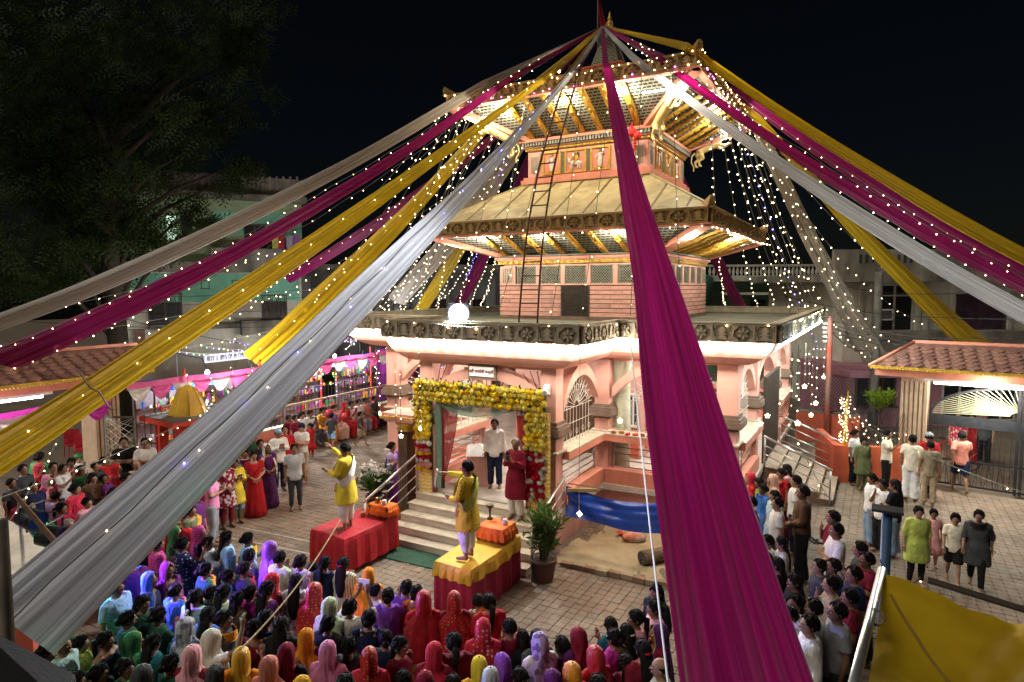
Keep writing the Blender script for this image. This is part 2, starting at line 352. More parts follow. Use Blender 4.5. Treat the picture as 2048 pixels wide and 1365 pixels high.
# ---- bays
def bay_arch(b, u0, u1, d, th=.28, zs=2.80, zc=3.44, band=.24, n=18, hook=True):
    uc = (u0+u1)/2; hw = (u1-u0)/2; A = []; 
    for i in range(n+1):
        t = -1+2*i/n; z = zs+(zc-zs)*(1-abs(t)**2.1); A.append((uc+hw*t, z))
    rings = []
    for u, z in A:
        zt = min(z+band, BEAMZ+.01) if abs(u-uc) > .25*hw else BEAMZ+.01
        rings.append([(u, -d, z), (u, -d, max(zt, z+.1)), (u, -d+th, max(zt, z+.1)), (u, -d+th, z)])
    b.loft(rings)
def grille(b, u0, u1, z0, z1, d, fan=True):
    n = max(4, int((u1-u0)/.16)); r = .009
    uc = (u0+u1)/2; hw = (u1-u0)/2
    top = lambda u: 2.80+.64*(1-abs((u-uc)/hw)**2.1)
    for i in range(1, n):
        u = u0+(u1-u0)*i/n; b.tube([(u, -d, z0), (u, -d, z0+.75)], r, 4)
    for z in (z0+.05, z0+.42, z0+.75): b.tube([(u0, -d, z), (u1, -d, z)], r, 4)
    cz = z0+.75
    for i in range(13):
        a = pi*(i+.5)/13; R = .2; 
        k = R
        while k < 2.2 and z0 < cz+k*sin(a) < top(max(u0, min(u1, uc+k*cos(a)))) and abs(k*cos(a)) < hw: k += .03
        b.tube([(uc+.12*cos(a), -d, cz+.12*sin(a)), (uc+k*cos(a), -d, cz+k*sin(a))], r, 4)
    for i in range(9):
        a = pi*(i+.5)/9; k = .62 if hw < 1.3 else .8
        c = (uc+k*cos(a), -d, cz+min(k*.85, .75)*sin(a)*.8)
        b.tube([(c[0]+.075*cos(t*pi/5), -d-.012, c[2]+.075*sin(t*pi/5)) for t in range(10)], r*.9, 4, closed=True)
    for i in range(n-1):
        u = u0+(u1-u0)*(i+1)/n
        if i % 2 == 0: b.tube([(u+.06*cos(t*pi/4), -d-.012, z0+.2+.06*sin(t*pi/4)) for t in range(8)], r*.9, 4, closed=True)
    # spandrel fans
    for s in (-1, 1):
        ux = uc+s*hw
        for i in range(6):
            a = rad(12+i*14); k = .1
            while k < 1.3:
                u = ux-s*k*sin(a); z = BEAMZ-k*cos(a)*0-.0
                z = 3.02+k*cos(a)
                if z > BEAMZ or abs(u-uc) > hw+.01: break
                if z < top(u)+.22 and k > .12: break
                k += .03
            if k > .14: b.tube([(ux-s*.05*sin(a), -d+.05, 3.02+.05*cos(a)), (ux-s*k*sin(a), -d+.05, 3.02+k*cos(a))], r*.8, 4)
def rails(b, u0, u1, d, z0=1.16, z1=1.76, n=5):
    for i in range(n):
        z = z0+(z1-z0)*i/(n-1); b.tube([(u0, -d, z), (u1, -d, z)], .016, 6)
    for i in range(int((u1-u0)/1.1)+1):
        u = u0+.02+(u1-u0-.04)*i/max(1, int((u1-u0)/1.1)); b.box(u-.02, u+.02, -d-.02, -d+.02, FL, 1.8)
def bay(u0, u1, d, k, grl=True, prot=.2):
    """one arched bay: sill ledge, lower ledge, rails, arch band, beam and grille, turned to face k"""
    def P(b, n, m, **kw): o = b.build(n, m, temple, **kw); o.rotation_euler.z = k*HP; return o
    s = MB(); s.box(u0, u1, -d-prot, -d+.3, 1.80, SILLZ); P(s, 'sill_ledge', SALMON)
    s = MB(); s.box(u0-.01, u1+.01, -d-prot-.01, -d+.3, SILLZ+.001, SILLZ+.03); P(s, 'sill_top', SILL)
    s = MB(); s.box(u0, u1, -d-.12, -d+.22, FL+.004, 1.12); P(s, 'lower_ledge', SALMON)
    r = MB(); rails(r, u0+.1, u1-.1, d-.1); P(r, 'rail', STEEL, smooth=True)
    a = MB(); bay_arch(a, u0+.1, u1-.1, d); P(a, 'arch_band', PINK)
    e = MB(); e.box(u0-.1, u1+.1, -d+.01, -d+.27, BEAMZ+.012, 3.86); P(e, 'beam', SALMON)
    if grl:
        g = MB(); grille(g, u0+.2, u1-.2, SILLZ+.04, 3.6, d-.14); P(g, 'grille', GRILL)
def pillar(x, y, w=.40):
    b = MB(); h = w/2
    b.box(x-h, x+h, y-h, y+h, FL, 3.87); o = b.build('pillar', PINK, temple)
    c = MB()
    for z0, z1, e in ((2.30, 2.36, .05), (2.36, 2.50, .12), (2.50, 2.56, .09), (2.56, 2.63, .04)): c.box(x-h-e, x+h+e, y-h-e, y+h+e, z0, z1)
    c.build('capital', MBROWN, o)
    c = MB(); e = .07; c.box(x-h-e, x+h+e, y-h-e, y+h+e, SILLZ+.032, 2.0+.02); c.build('pillar_base', SILL, o)
for x in (-1, 1):
    for y in (-1, 1): pillar(x*(MH-.2), y*(MH-.2), .42)
for k in range(4):
    for s in (-1, 1):
        q = MX.Rotation(k*HP, 3, 'Z') @ V((s*PW, -(MH-.2), 0)); pillar(q.x, q.y, .34)
    bay(-MH+.4, -PW-.14, MH-.06, k, grl=k in (0, 1)); bay(PW+.14, MH-.4, MH-.06, k, grl=k in (0, 1))
    if k: 
        e = MB(); e.box(-PW, PW, -MH+.07, -MH+.33, BEAMZ, 3.86); o = e.build('beam', SALMON, temple); o.rotation_euler.z = k*HP
        e = MB(); bay_arch(e, -PW+.1, PW-.1, MH-.06); o = e.build('arch_band', PINK, temple); o.rotation_euler.z = k*HP
# porch pillars, sides and front
for s in (-1, 1):
    pillar(s*(PW-.17), -PQ+.17, .34)
def pbay(s):
    k = 1 if s > 0 else 3
    # side frame: u runs along +y for k=1 and along -y for k=3
    u0, u1 = (-PQ+.34, -MH+.0) if s > 0 else (MH-.0, PQ-.34)
    bay(u0, u1, PW-.02, k, grl=True, prot=.16)
pbay(1); pbay(-1)
f = MB(); bay_arch(f, -PW+.3, PW-.3, PQ-.02, zs=2.9, zc=3.42); f.build('porch_arch', PINK, temple)
f = MB(); f.box(-PW+.3, PW-.3, -PQ+.03, -PQ+.27, BEAMZ+.012, 3.86); f.build('porch_beam', ROSE, temple)
f = MB()
for s in (-1, 1):
    for i in range(7):
        a = rad(10+i*12); f.tube([(s*1.36, -PQ+.12, 2.95), (s*(1.36-.85*sin(a)), -PQ+.12, min(3.64, 2.95+.75*cos(a)))], .008, 4)
for i in range(15):
    a = pi*(i+.5)/15; f.tube([(.15*cos(a), -PQ+.1, 2.75+.1*sin(a)), (1.15*cos(a), -PQ+.1, 2.75+.72*sin(a))], .009, 4)
f.tube([(1.18*cos(pi*i/20), -PQ+.1, 2.75+.72*sin(pi*i/20)) for i in range(21)], .016, 5); f.build('porch_fanlight', IRON, temple)
# folding iron gates either side of the porch door
def slatgate(name, u0, u1, z0, z1, d, k, n):
    r = empty(name, (0,0,0)); r.parent = temple; r.rotation_euler.z = k*HP
    for i in range(n):
        b = MB(); u = u0+(u1-u0)*(i+.5)/n; w = (u1-u0)/n*.62; b.box(u-w/2, u+w/2, -d-(.02 if i % 2 else 0)-.02, -d+.02-(.02 if i % 2 else 0), z0, z1); b.build('slat', DARKGATE, r)
    b = MB(); b.box(u0, u1, -d-.05, -d+.03, z1, z1+.05); b.build('gate_rail', DARKGATE, r)
slatgate('folding_gate', 1.02, 1.34, FL+.01, 2.9, PQ-.2, 0, 7)
slatgate('folding_gate', -1.34, -1.2, FL+.01, 2.9, PQ-.2, 0, 3)
slatgate('folding_gate', -1.35, 1.3, FL+.01, 3.0, MH+.06, 1, 26)
# sanctum core with a doorway, altar colours behind the grilles
c = MB(); c.box(-1.9, 1.9, -2.4, 2.4, FL, 3.86); c.build('sanctum_wall', ROSE, temple)
c = MB(); c.box(-.6, .6, -2.44, -2.403, FL, 2.9); c.build('sanctum_door', WOODB, temple)
for x in (-1.4, 1.4):
    c = MB(); c.box(x-.38, x+.38, -2.44, -2.403, 1.7, 2.5); w = c.build('sanctum_window', DARKB, temple)
    c = MB()
    for i in range(6): c.box(x-.36+i*.13, x-.32+i*.13, -2.48, -2.442, 1.7, 2.5)
    c.box(x-.42, x+.42, -2.50, -2.443, 2.5, 2.56); c.box(x-.42, x+.42, -2.50, -2.443, 1.64, 1.7); c.build('window_bar', WHITEP, w)
c = MB(); c.box(1.904, 1.93, -2.0, 2.0, 1.0, 1.75); c.build('wall_panel', REDW, temple)
for x in (-1.85, .65): c = MB(); c.box(x, x+1.2, -2.43, -2.403, FL+.02, 1.6); c.build('wall_panel', REDW, temple)
# round white columns behind the inner corners
for s in (-1, 1):
    c = MB(); c.lathe([(.2, FL+.1), (.2, 2.2), (.19, 3.0), (.22, 3.6), (.26, 3.86)], (s*(PW+.32), -MH+.55, 0), 14); c.build('round_column', CREAMG, temple, smooth=True)
# porch steps
st = MB()
for i in range(5):
    RS = FL/5; z = FL-RS*(i+1); y0 = -PQ-.02-.28*i
    s = MB(); s.box(-1.62, 1.78, y0-.28-.02*(i == 4), y0+.02, max(0.0, z-.02), z+RS-.035); o = s.build('step', MARBLE, temple)
    s = MB(); s.box(-1.64, 1.80, y0-.305, y0+.01, z+RS-.034, z+RS); s.build('step_tread', SILL, o)
def handrail(xa, ya, za, xb, yb, zb, name='handrail', n=4, h=.95):
    r = empty(name, (0,0,0)); r.parent = temple
    for j in range(n):
        hh = h*(1-j*.25); b = MB(); b.tube([(xa, ya, za+hh), (xb, yb, zb+hh)], .03 if j == 0 else .015, 8); b.build('rail_tube', STEEL, r, smooth=True)
    for t in (0.02, .98):
        x, y, z = xa+(xb-xa)*t, ya+(yb-ya)*t, za+(zb-za)*t; b = MB(); b.tube([(x, y, z), (x, y, z+h)], .022, 8); b.build('rail_post', STEEL, r, smooth=True)
handrail(-1.78, -PQ-.02, FL-.15, -1.82, -9.0, 0); handrail(1.93, -PQ-.05, FL-.15, 1.95, -8.75, 0)
# side stair on the right of the hall
for i in range(5):
    RS = FL/5; z = FL-RS*(i+1); x0 = MH+.1+.32*i
    s = MB(); s.box(x0, x0+.34, -1.55, 1.15, 0, z+RS-.035); o = s.build('step', M('stair_riser', (.30, .19, .13, 1), (.22, .14, .10, 1), 4, .8, dirt=.3), temple)
    s = MB(); s.box(x0-.01, x0+.36, -1.57, 1.17, z+RS-.034, z+RS); s.build('step_tread', M('stair_tread', (.42, .33, .24, 1), (.34, .25, .18, 1), 3, .7, dirt=.35), o)
handrail(MH+.12, -1.62, FL-.1, 6.45, -1.62, 0, h=.9); handrail(MH+.12, 1.22, FL-.1, 6.7, 1.22, 0, h=.95)
# name board over the porch arch
sg = MB(); sg.box(-.36, .32, -PQ-.06, -PQ+.02, 3.40, 3.72); sb = sg.build('name_board', MBROWN, temple)
sg = MB(); sg.box(-.32, .28, -PQ-.075, -PQ-.061, 3.47, 3.68); s2 = sg.build('board_face', WHITEP, sb)
def text(body, size, loc, rot, mat, parent, name='lettering', ext=.004, align='CENTER'):
    cu = bpy.data.curves.new(name, 'FONT'); cu.body = body; cu.size = size; cu.extrude = ext; cu.align_x = align; cu.align_y = 'CENTER'; cu.materials.append(mat); cu.resolution_u = 2
    o = bpy.data.objects.new(name, cu); COL.objects.link(o); bpy.context.view_layer.update()
    me = bpy.data.meshes.new_from_object(o.evaluated_get(bpy.context.evaluated_depsgraph_get())); bpy.data.objects.remove(o)
    if not me.materials: me.materials.append(mat)
    o = put(name, me, parent, loc); o.rotation_euler = rot; return o
text('श्री राजदेवी मन्दिर', .088, (-.02, -PQ-.08, 3.575), (HP, 0, 0), M('dark_red_lettering', (.12, .01, .02, 1), None, 3, .6), sb)
# blank white notice hung left of the porch, security camera on the right pillar
sg = MB(); sg.box(-2.72, -1.98, -MH-.10, -MH-.06, 2.55, 3.12); sg.build('notice_board', WHITEP, temple)
cm = MB(); cm.tube([(1.5, -PQ-.03, 3.36), (1.62, -PQ-.34, 3.28)], .055, 8); cm.box(1.5, 1.58, -PQ-.06, -PQ+.0, 3.2, 3.4); tag(cm.build('security_camera', WHITEP), 'small white security camera fixed high on the porch pillar', 'camera')

# ================================================================== TOWER, first tier
def face4(fn):
    for k in range(4): fn(k)
w1 = MB(); H1 = 2.4
w1.box(-H1+.03, H1-.03, -H1+.03, H1-.03, DK, 5.42); wall1 = w1.build('tower_wall', M('brick_joint', (.24, .125, .095, 1), None, 4, .9), temple)
t = MB(); t.box(-H1-.03, H1+.03, -H1-.03, H1+.03, DK, 4.56); t.build('tower_plinth', MBROWN, temple)
bk = MB(); bk.box(0, 1, -.03, .02, 0, .1); 
bkm = [MB().box(.006, .994, -.032, .02, .006, .994).mesh('brick', m) for m in (PINK, ROSE)]
ROWS = 7; rh = (5.41-4.56)/ROWS
def bricks(k):
    for r in range(ROWS):
        z = 4.56+rh*r; n = 7; bw = 2*H1/n; off = (r % 2)*.5
        x = -H1
        while x < H1-1e-4:
            w = bw*(.5 if (x == -H1 and off) else 1); x2 = min(x+w, H1)
            segs = [(x, x2)]
            if k == 0: segs = [(a, b) for a, b in ((x, min(x2, -.42)), (max(x, .42), x2)) if b-a > .06]
            for a, b in segs:
                q = MX.Rotation(k*HP, 3, 'Z') @ V((a, -H1, z)); put('brick', bkm[0 if random.random() < .6 else 1], wall1, q, k*HP, (b-a, 1, rh*.85))
            x = x2
for k in (0, 1): bricks(k)
d = MB(); d.box(-.40, .40, -H1-.01, -H1+.06, 4.56, 5.42); do = d.build('tower_door', DARKB, temple)
d = MB()
for i in range(9):
    u = -.4+.1*i
    d.bar((u, -H1-.025, 4.57), (min(.4, u+.85), -H1-.025, 4.57+min(.85, .4-u)), .01, .01); d.bar((u, -H1-.03, 4.57), (max(-.4, u-.85), -H1-.03, 4.57+min(.85, u+.4)), .01, .01)
    if i: d.bar((-.4, -H1-.025, 4.57+.095*i), (-.4+max(0, .85-.095*i), -H1-.025, 5.42), .01, .01); d.bar((.4, -H1-.03, 4.57+.095*i), (.4-max(0, .85-.095*i), -H1-.03, 5.42), .01, .01)
d.box(-.43, -.39, -H1-.05, -H1+.05, 4.56, 5.42); d.box(.39, .43, -H1-.05, -H1+.05, 4.56, 5.42); d.build('door_lattice', DARKGATE, do)
# window band
w2 = MB(); w2.box(-H1+.1, H1-.1, -H1+.1, H1-.1, 5.42, 6.02); w2.build('window_band_core', DARKB, temple)
def lat(w, h, p=.075):
    b = MB(); b.box(0, .02, -.02, .02, 0, h); b.box(w-.02, w, -.02, .02, 0, h); b.box(.02, w-.02, -.02, .02, 0, .02); b.box(.02, w-.02, -.02, .02, h-.02, h)
    n = int((w+h)/p)
    for i in range(n):
        s = p*i; x0, z0 = (s, 0) if s < w else (w, s-w); x1, z1 = (0, s) if s < h else (s-h, h)
        b.bar((x0, -.004, z0), (x1, -.004, z1), .012, .016, (0, 1, 0))
        b.bar((w-x0, .006, z0), (w-x1, .006, z1), .012, .016, (0, 1, 0))
    return b.mesh('lattice', GREYL)
LW = lat(.60, .50)
def winband(k):
    for i in range(5):
        u = -1.9+i*.77+.06
        q = MX.Rotation(k*HP, 3, 'Z') @ V((u, -H1+.02, 5.46)); put('lattice_window', LW, temple, q, k*HP)
    b = MB()
    b.box(-H1, H1, -H1-.03, -H1+.1, 5.42, 5.458); o = b.build('window_sill', PINK, temple); o.rotation_euler.z = k*HP
    b = MB(); b.box(-H1, H1, -H1, -H1+.12, 5.965, 6.02); o = b.build('window_head', PINK, temple); o.rotation_euler.z = k*HP
    for i in range(6):
        u = -1.9-.055+i*.77
        if i in (0, 5): 
            continue
        b = MB(); b.box(u-.03, u+.09, -H1-.025, -H1+.1, 5.459, 5.964); o = b.build('pilaster', PINK, temple); o.rotation_euler.z = k*HP
    for s in (-1, 1):
        b = MB(); b.box(s*2.15-.25, s*2.15+.25, -H1-.01, -H1+.1, 5.459, 5.964); o = b.build('corner_panel', PINK, temple); o.rotation_euler.z = k*HP
        for j in range(5):
            b = MB(); u = s*2.15-.14+j*.07; b.box(u-.018, u+.018, -H1-.03, -H1-.011, 5.5, 5.92); g = b.build('flute', GREYL, o)
for k in range(4): winband(k)
def band(z0, z1, h, name, mat, h0=None):
    b = MB(); h0 = h0 or h-.3; b.loft([[(-h,-h,z0),(h,-h,z0),(h,h,z0),(-h,h,z0)], [(-h,-h,z1),(h,-h,z1),(h,h,z1),(-h,h,z1)]]); return b.build(name, mat, temple)
band(6.022, 6.12, H1+.05, 'gilded_frieze', GOLDY); band(6.12, 6.15, H1+.08, 'cornice_fillet', PINK); band(6.151, 6.225, H1+.12, 'cornice', SALMON); band(6.226, 6.27, H1+.17, 'cornice_cap', CONC)
# scroll ornaments on the friezes
SC = MB(); SC.tube([(.10*t/10*cos(2.2*t*pi/10)*.5, 0, .05*t/10*sin(2.2*t*pi/10)*.8) for t in range(11)], .011, 4); SC.tube([(-.06, 0, -.03), (-.02, -.006, .03), (.05, 0, .0)], .009, 4); SCM = SC.mesh('scroll', GOLD)
def scrolls(k, h, z, n):
    for i in range(n):
        u = -h+.12+(2*h-.24)*i/(n-1); q = MX.Rotation(k*HP, 3, 'Z') @ V((u, -h-.008, z)); put('frieze_scroll', SCM, temple, q, k*HP)
for k in (0, 1): scrolls(k, H1+.05, 6.07, 24)
# soffits with gilded carved struts
def strut_mesh(L, w=.17):
    b = MB(); b.box(-w/2, w/2, -.05, .03, 0, L)
    for t in (.12, .3, .5, .72, .9): b.ell((0, -.045, L*t), .05+.02*sin(t*40), .025, .06, 8, 5)
    b.ell((0, -.06, L*.42), .045, .03, .1, 8, 5); b.ell((0, -.065, L*.55), .04, .03, .045, 8, 5)
    for s in (-1, 1): b.bar((s*.03, -.055, L*.35), (s*.065, -.05, L*.15), .03, .02); b.bar((s*.04, -.055, L*.48), (s*.065, -.05, L*.62), .03, .02)
    b.box(-w/2-.015, w/2+.015, -.07, .035, -.02, .05); b.box(-w/2-.015, w/2+.015, -.07, .035, L-.06, L)
    return b.mesh('strut', GOLD)
def soffit(h0, z0, h1, z1, n, cw=.17):
    L = math.hypot(h1-h0, z1-z0); ang = math.atan2(h1-h0, z1-z0); sm = strut_mesh(L, cw)
    for k in range(4):
        b = MB(); b.add([(-h0,-h0,z0),(h0,-h0,z0),(h1,-h1,z1),(-h1,-h1,z1)], [(0,1,2,3)]); o = b.build('soffit', LATT, temple); o.rotation_euler.z = k*HP
        if k > 1: continue
        for i in range(n):
            u = -h0+.25+(2*h0-.5)*i/(n-1); q = MX.Rotation(k*HP, 3, 'Z') @ V((u, -h0-.02, z0))
            s = put('strut', sm, temple, q); s.rotation_euler = (MX.Rotation(k*HP, 3, 'Z') @ MX.Rotation((u/h0)*.10, 3, 'Y') @ MX.Rotation(ang, 3, 'X')).to_euler()
    for sx, sy in ((-1,-1),(1,-1),(1,1),(-1,1)):
        b = MB(); b.bar((sx*h0, sy*h0, z0+.0), (sx*(h1-.02), sy*(h1-.02), z1-.02), .34, .14, (0,0,1)); b.build('corner_rib', SALMON, temple)
def eave(h, z0, z1, parent=None):
    b = MB(); t = .10
    for k in range(4):
        pass
    b.loft([[(-h,-h,z),(h,-h,z),(h,h,z),(-h,h,z)] for z in (z0+.03, z1-.004)], cap=False)
    b.loft([[(-h+t,-h+t,z),(h-t,-h+t,z),(h-t,h-t,z),(-h+t,h-t,z)] for z in (z0+.03, z1-.004)], cap=False); o = b.build('eave_board', EAVE, temple)
    for k in range(4):
        if k > 1: continue
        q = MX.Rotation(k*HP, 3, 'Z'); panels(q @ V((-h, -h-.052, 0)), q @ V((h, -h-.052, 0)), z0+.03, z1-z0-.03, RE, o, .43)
    c = MB(); e = h+.09; c.loft([[(-e,-e,z),(e,-e,z),(e,e,z),(-e,e,z)] for z in (z1, z1+.035)]); c.build('eave_cap', EAVE, temple)
    # bottom moulding as four bars
    for k in range(4):
        c = MB(); c.box(-e+.002, e-.002, -e+.01, -h+.1, z0-.03, z0+.026); m = c.build('eave_moulding', SALMON, temple); m.rotation_euler.z = k*HP
    # upturned corner horns
    for sx, sy in ((-1,-1),(1,-1),(1,1),(-1,1)):
        c = MB(); d2 = V((sx, sy, 0)).normalized(); s2 = V((-d2.y, d2.x, 0)); base = V((sx*h, sy*h, z1+.035))
        prof = [(-.5, .0), (-.36, .03), (-.2, .08), (-.05, .16), (.10, .24), (.13, .16), (.1, .0)]
        c.prism(prof, lambda u, v: base+d2*u+s2*.1*(1-v*2.4)+V((0,0,v)), lambda u, v: base+d2*u-s2*.1*(1-v*2.4)+V((0,0,v))); c.build('corner_horn', EAVE, temple)
soffit(H1-.02, 6.271, 3.84, 6.80, 8, .15)
E1 = 3.90; eave(E1, 6.77, 7.12)
rf = MB(); R1i = 1.9
for k in range(4):
    q = MX.Rotation(k*HP, 3, 'Z'); rf.add([q @ V(p) for p in ((-E1-.06,-E1-.06,7.158),(E1+.06,-E1-.06,7.158),(R1i,-R1i,8.32),(-R1i,-R1i,8.32))], [(0,1,2,3)])
roof1 = rf.build('lower_roof', ROOFB, temple)
sm = []
for k in (0, 1):
    q = MX.Rotation(k*HP, 3, 'Z')
    for i in range(9):
        u = -3.4+i*.85; a = V((u, -E1, 7.17)); tt = 1.0
        # seams lean: they run up the slope, cut by the hips
        tmax = 1.0 if abs(u) < R1i else (E1-abs(u))/(E1-R1i)
        p = a.lerp(V((u, -R1i, 8.335)), tmax*.98); p = V((u+ (.0), p.y, p.z))
        b = MB(); b.bar(q @ a, q @ p, .05, .05); b.build('roof_seam', M('seam_dark', (.24, .18, .08, 1), (.17, .125, .06, 1), 4, .7), roof1)
    b = MB(); b.bar(q @ V((-E1-.05, -E1-.05, 7.17)), q @ V((-R1i, -R1i, 8.33)), .06, .05); b.build('hip_ridge', ROOFB, roof1)
# ---- second tier
H3 = 1.794
band(8.27, 8.34, H3+.12, 'gilded_base', GOLDY); band(8.341, 8.46, H3+.16, 'tier_base', SALMON); band(8.461, 8.54, H3+.10, 'tier_base_step', SALMON)
b = MB(); b.box(-H3, H3, -H3, H3, 8.541, 9.30); b.build('upper_tower_wall', PINK, temple)
LS = lat(.22, .62, .07)
def figure_relief(kind):
    """painted relief: a seated rider on a white bull, or a standing white figure; generic devotional figures"""
    b = MB()
    if kind == 0:
        b.cur = 0; b.ell((0, -.02, .22), .17, .035, .075, 10, 6); b.ell((-.19, -.03, .30), .05, .03, .055, 8, 5)
        for x in (-.12, -.06, .08, .14): b.bar((x, -.02, .18), (x, -.02, .05), .03, .03)
        b.bar((-.15, -.02, .24), (-.19, -.02, .3), .06, .04); b.bar((-.2, -.03, .34), (-.23, -.03, .4), .015, .015); b.bar((-.17, -.03, .34), (-.15, -.03, .4), .015, .015); b.bar((.17, -.02, .25), (.2, -.02, .12), .015, .015)
        b.cur = 1; b.ell((.03, -.04, .36), .075, .04, .1, 10, 6); b.bar((.0, -.05, .28), (-.04, -.06, .16), .05, .04); b.bar((-.02, -.05, .42), (-.1, -.06, .38), .03, .03)
        b.cur = 2; b.ell((.03, -.05, .49), .038, .035, .045, 8, 6); b.cur = 3; b.ell((.07, -.03, .44), .06, .02, .1, 8, 5); b.cur = 1; b.ell((.03, -.05, .545), .03, .03, .03, 8, 4)
    else:
        b.cur = 0; b.ell((0, -.02, .2), .085, .035, .17, 10, 6); b.ell((0, -.02, .38), .075, .035, .08, 10, 6); b.bar((-.06, -.04, .4), (-.13, -.05, .3), .03, .03); b.bar((.06, -.04, .4), (.13, -.05, .45), .03, .03)
        b.cur = 2; b.ell((0, -.04, .49), .038, .035, .045, 8, 6); b.cur = 3; b.ell((0, -.02, .52), .05, .03, .045, 8, 5); b.cur = 1; b.box(-.1, .1, -.04, -.0, .02, .05)
    return b.mesh('relief_figure', [M('figure_white', (.72, .68, .62, 1)), M('figure_yellow', (.75, .4, .05, 1)), M('figure_skin', (.55, .3, .2, 1)), M('figure_green_hair', (.04, .08, .07, 1))])
FG = [figure_relief(0), figure_relief(1)]
def frame_panel(k, u, w, fig):
    o = empty('picture_panel', MX.Rotation(k*HP, 3, 'Z') @ V((u, -H3, 8.58)), k*HP); o.parent = temple
    b = MB(); b.box(-w/2, w/2, -.05, -.001, 0, .05); b.box(-w/2, w/2, -.05, -.001, .60, .65); b.box(-w/2, -w/2+.05, -.05, -.001, .05, .60); b.box(w/2-.05, w/2, -.05, -.001, .05, .60); b.build('gilded_frame', GOLD, o)
    b = MB(); b.box(-w/2+.05, w/2-.05, -.012, -.001, .05, .60); b.build('panel_field', SALMON, o)
    f = put('relief_figure', FG[fig], o, (0, -.015, .06), 0, (min(1, w/.6), 1, .93))
for k, specs in ((0, ((-1.02, .58, 1), (-.28, .66, 0), (.46, .58, 1))), (1, ((-.9, .5, 1), (0, .5, 0), (.9, .5, 1)))):
    for u, w, fg in specs: frame_panel(k, u, w, fg)
    for u in ((-.66, .10) if k == 0 else (-.45, .45)):
        q = MX.Rotation(k*HP, 3, 'Z') @ V((u-.11, -H3-.008, 8.58)); b = put('lattice_strip', LS, temple, q, k*HP); c = MB(); c.box(u-.11, u+.11, -H3-.004, -H3+.001, 8.58, 9.2); o = c.build('lattice_backing', DARKB, temple); o.rotation_euler.z = k*HP
    for s in (-1, 1):
        c = MB(); c.box(s*1.56-.16, s*1.56+.16, -H3-.03, -H3, 8.56, 9.22); o = c.build('corner_panel', PINK, temple); o.rotation_euler.z = k*HP
        for j in range(4): c = MB(); u = s*1.56-.1+j*.066; c.box(u-.018, u+.018, -H3-.05, -H3-.031, 8.66, 9.12); c.build('flute', GREYL, o)
band(9.301, 9.37, H3+.06, 'gilded_frieze', GOLDY); band(9.371, 9.41, H3+.10, 'cornice_fillet', PINK)
for k in (0, 1): scrolls(k, H3+.06, 9.335, 18); scrolls(k, H3+.12, 8.305, 18)
band(9.411, 9.52, H3+.13, 'dentil_core', CONC)
dm = MB().box(-.02, .02, -.05, 0, 0, .10).mesh('dentil', GREYL)
for k in (0, 1):
    for i in range(44):
        u = -H3-.08+(2*H3+.16)*i/43; q = MX.Rotation(k*HP, 3, 'Z') @ V((u, -H3-.13, 9.415)); put('dentil', dm, temple, q, k*HP)
band(9.521, 9.60, H3+.2, 'cornice', SALMON)
soffit(H3+.02, 9.601, 3.40, 10.40, 7, .16)
E2 = 3.46; eave(E2, 10.36, 10.68)
b = MB(); b.loft([[(-h,-h,z),(h,-h,z),(h,h,z),(-h,h,z)] for h, z in ((E2+.06, 10.717), (.7, 11.32))]); b.build('upper_roof', ROOFB, temple)
# ---- crown: red railing, lattice spire, finial
b = MB()
b.box(-.62, .62, -.62, .62, 11.28, 11.36); rl = b.build('spire_railing', REDW, temple)
RB = MB().box(-.03, .03, -.025, .025, 0, .42).mesh('railing_board', REDW)
for k in range(4):
    for i in range(14): q = MX.Rotation(k*HP, 3, 'Z') @ V((-.58+i*.0892, -.6, 11.36)); put('railing_board', RB, rl, q, k*HP)
    c = MB(); c.box(-.63, .63, -.64, -.56, 11.78, 11.83); o = c.build('railing_top', REDW, rl); o.rotation_euler.z = k*HP
LATS = lattice_mat('spire_lattice', .12, .055, (.05, .05, .04, 1), (.42, .40, .26, 1))
for k in range(4):
    b = MB(); b.add([(-.55,-.55,11.36),(.55,-.55,11.36),(.13,-.13,12.8),(-.13,-.13,12.8)], [(0,1,2,3)]); o = b.build('spire_face', LATS, temple); o.rotation_euler.z = k*HP
    b = MB(); b.bar((.55,-.55,11.36), (.13,-.13,12.8), .05, .05); o = b.build('spire_rib', PARA, temple); o.rotation_euler.z = k*HP
b = MB(); b.box(-.18, .18, -.18, .18, 12.802, 12.95); b.build('spire_collar', REDW, temple)
b = MB(); b.lathe([(.2, 12.95), (.22, 13.0), (.16, 13.06), (.08, 13.1), (.12, 13.16), (.10, 13.21), (.04, 13.25), (.07, 13.3), (.06, 13.35), (.025, 13.39), (.04, 13.43), (.01, 13.52)], (0,0,0), 14); b.build('finial', GOLD, temple, smooth=True)

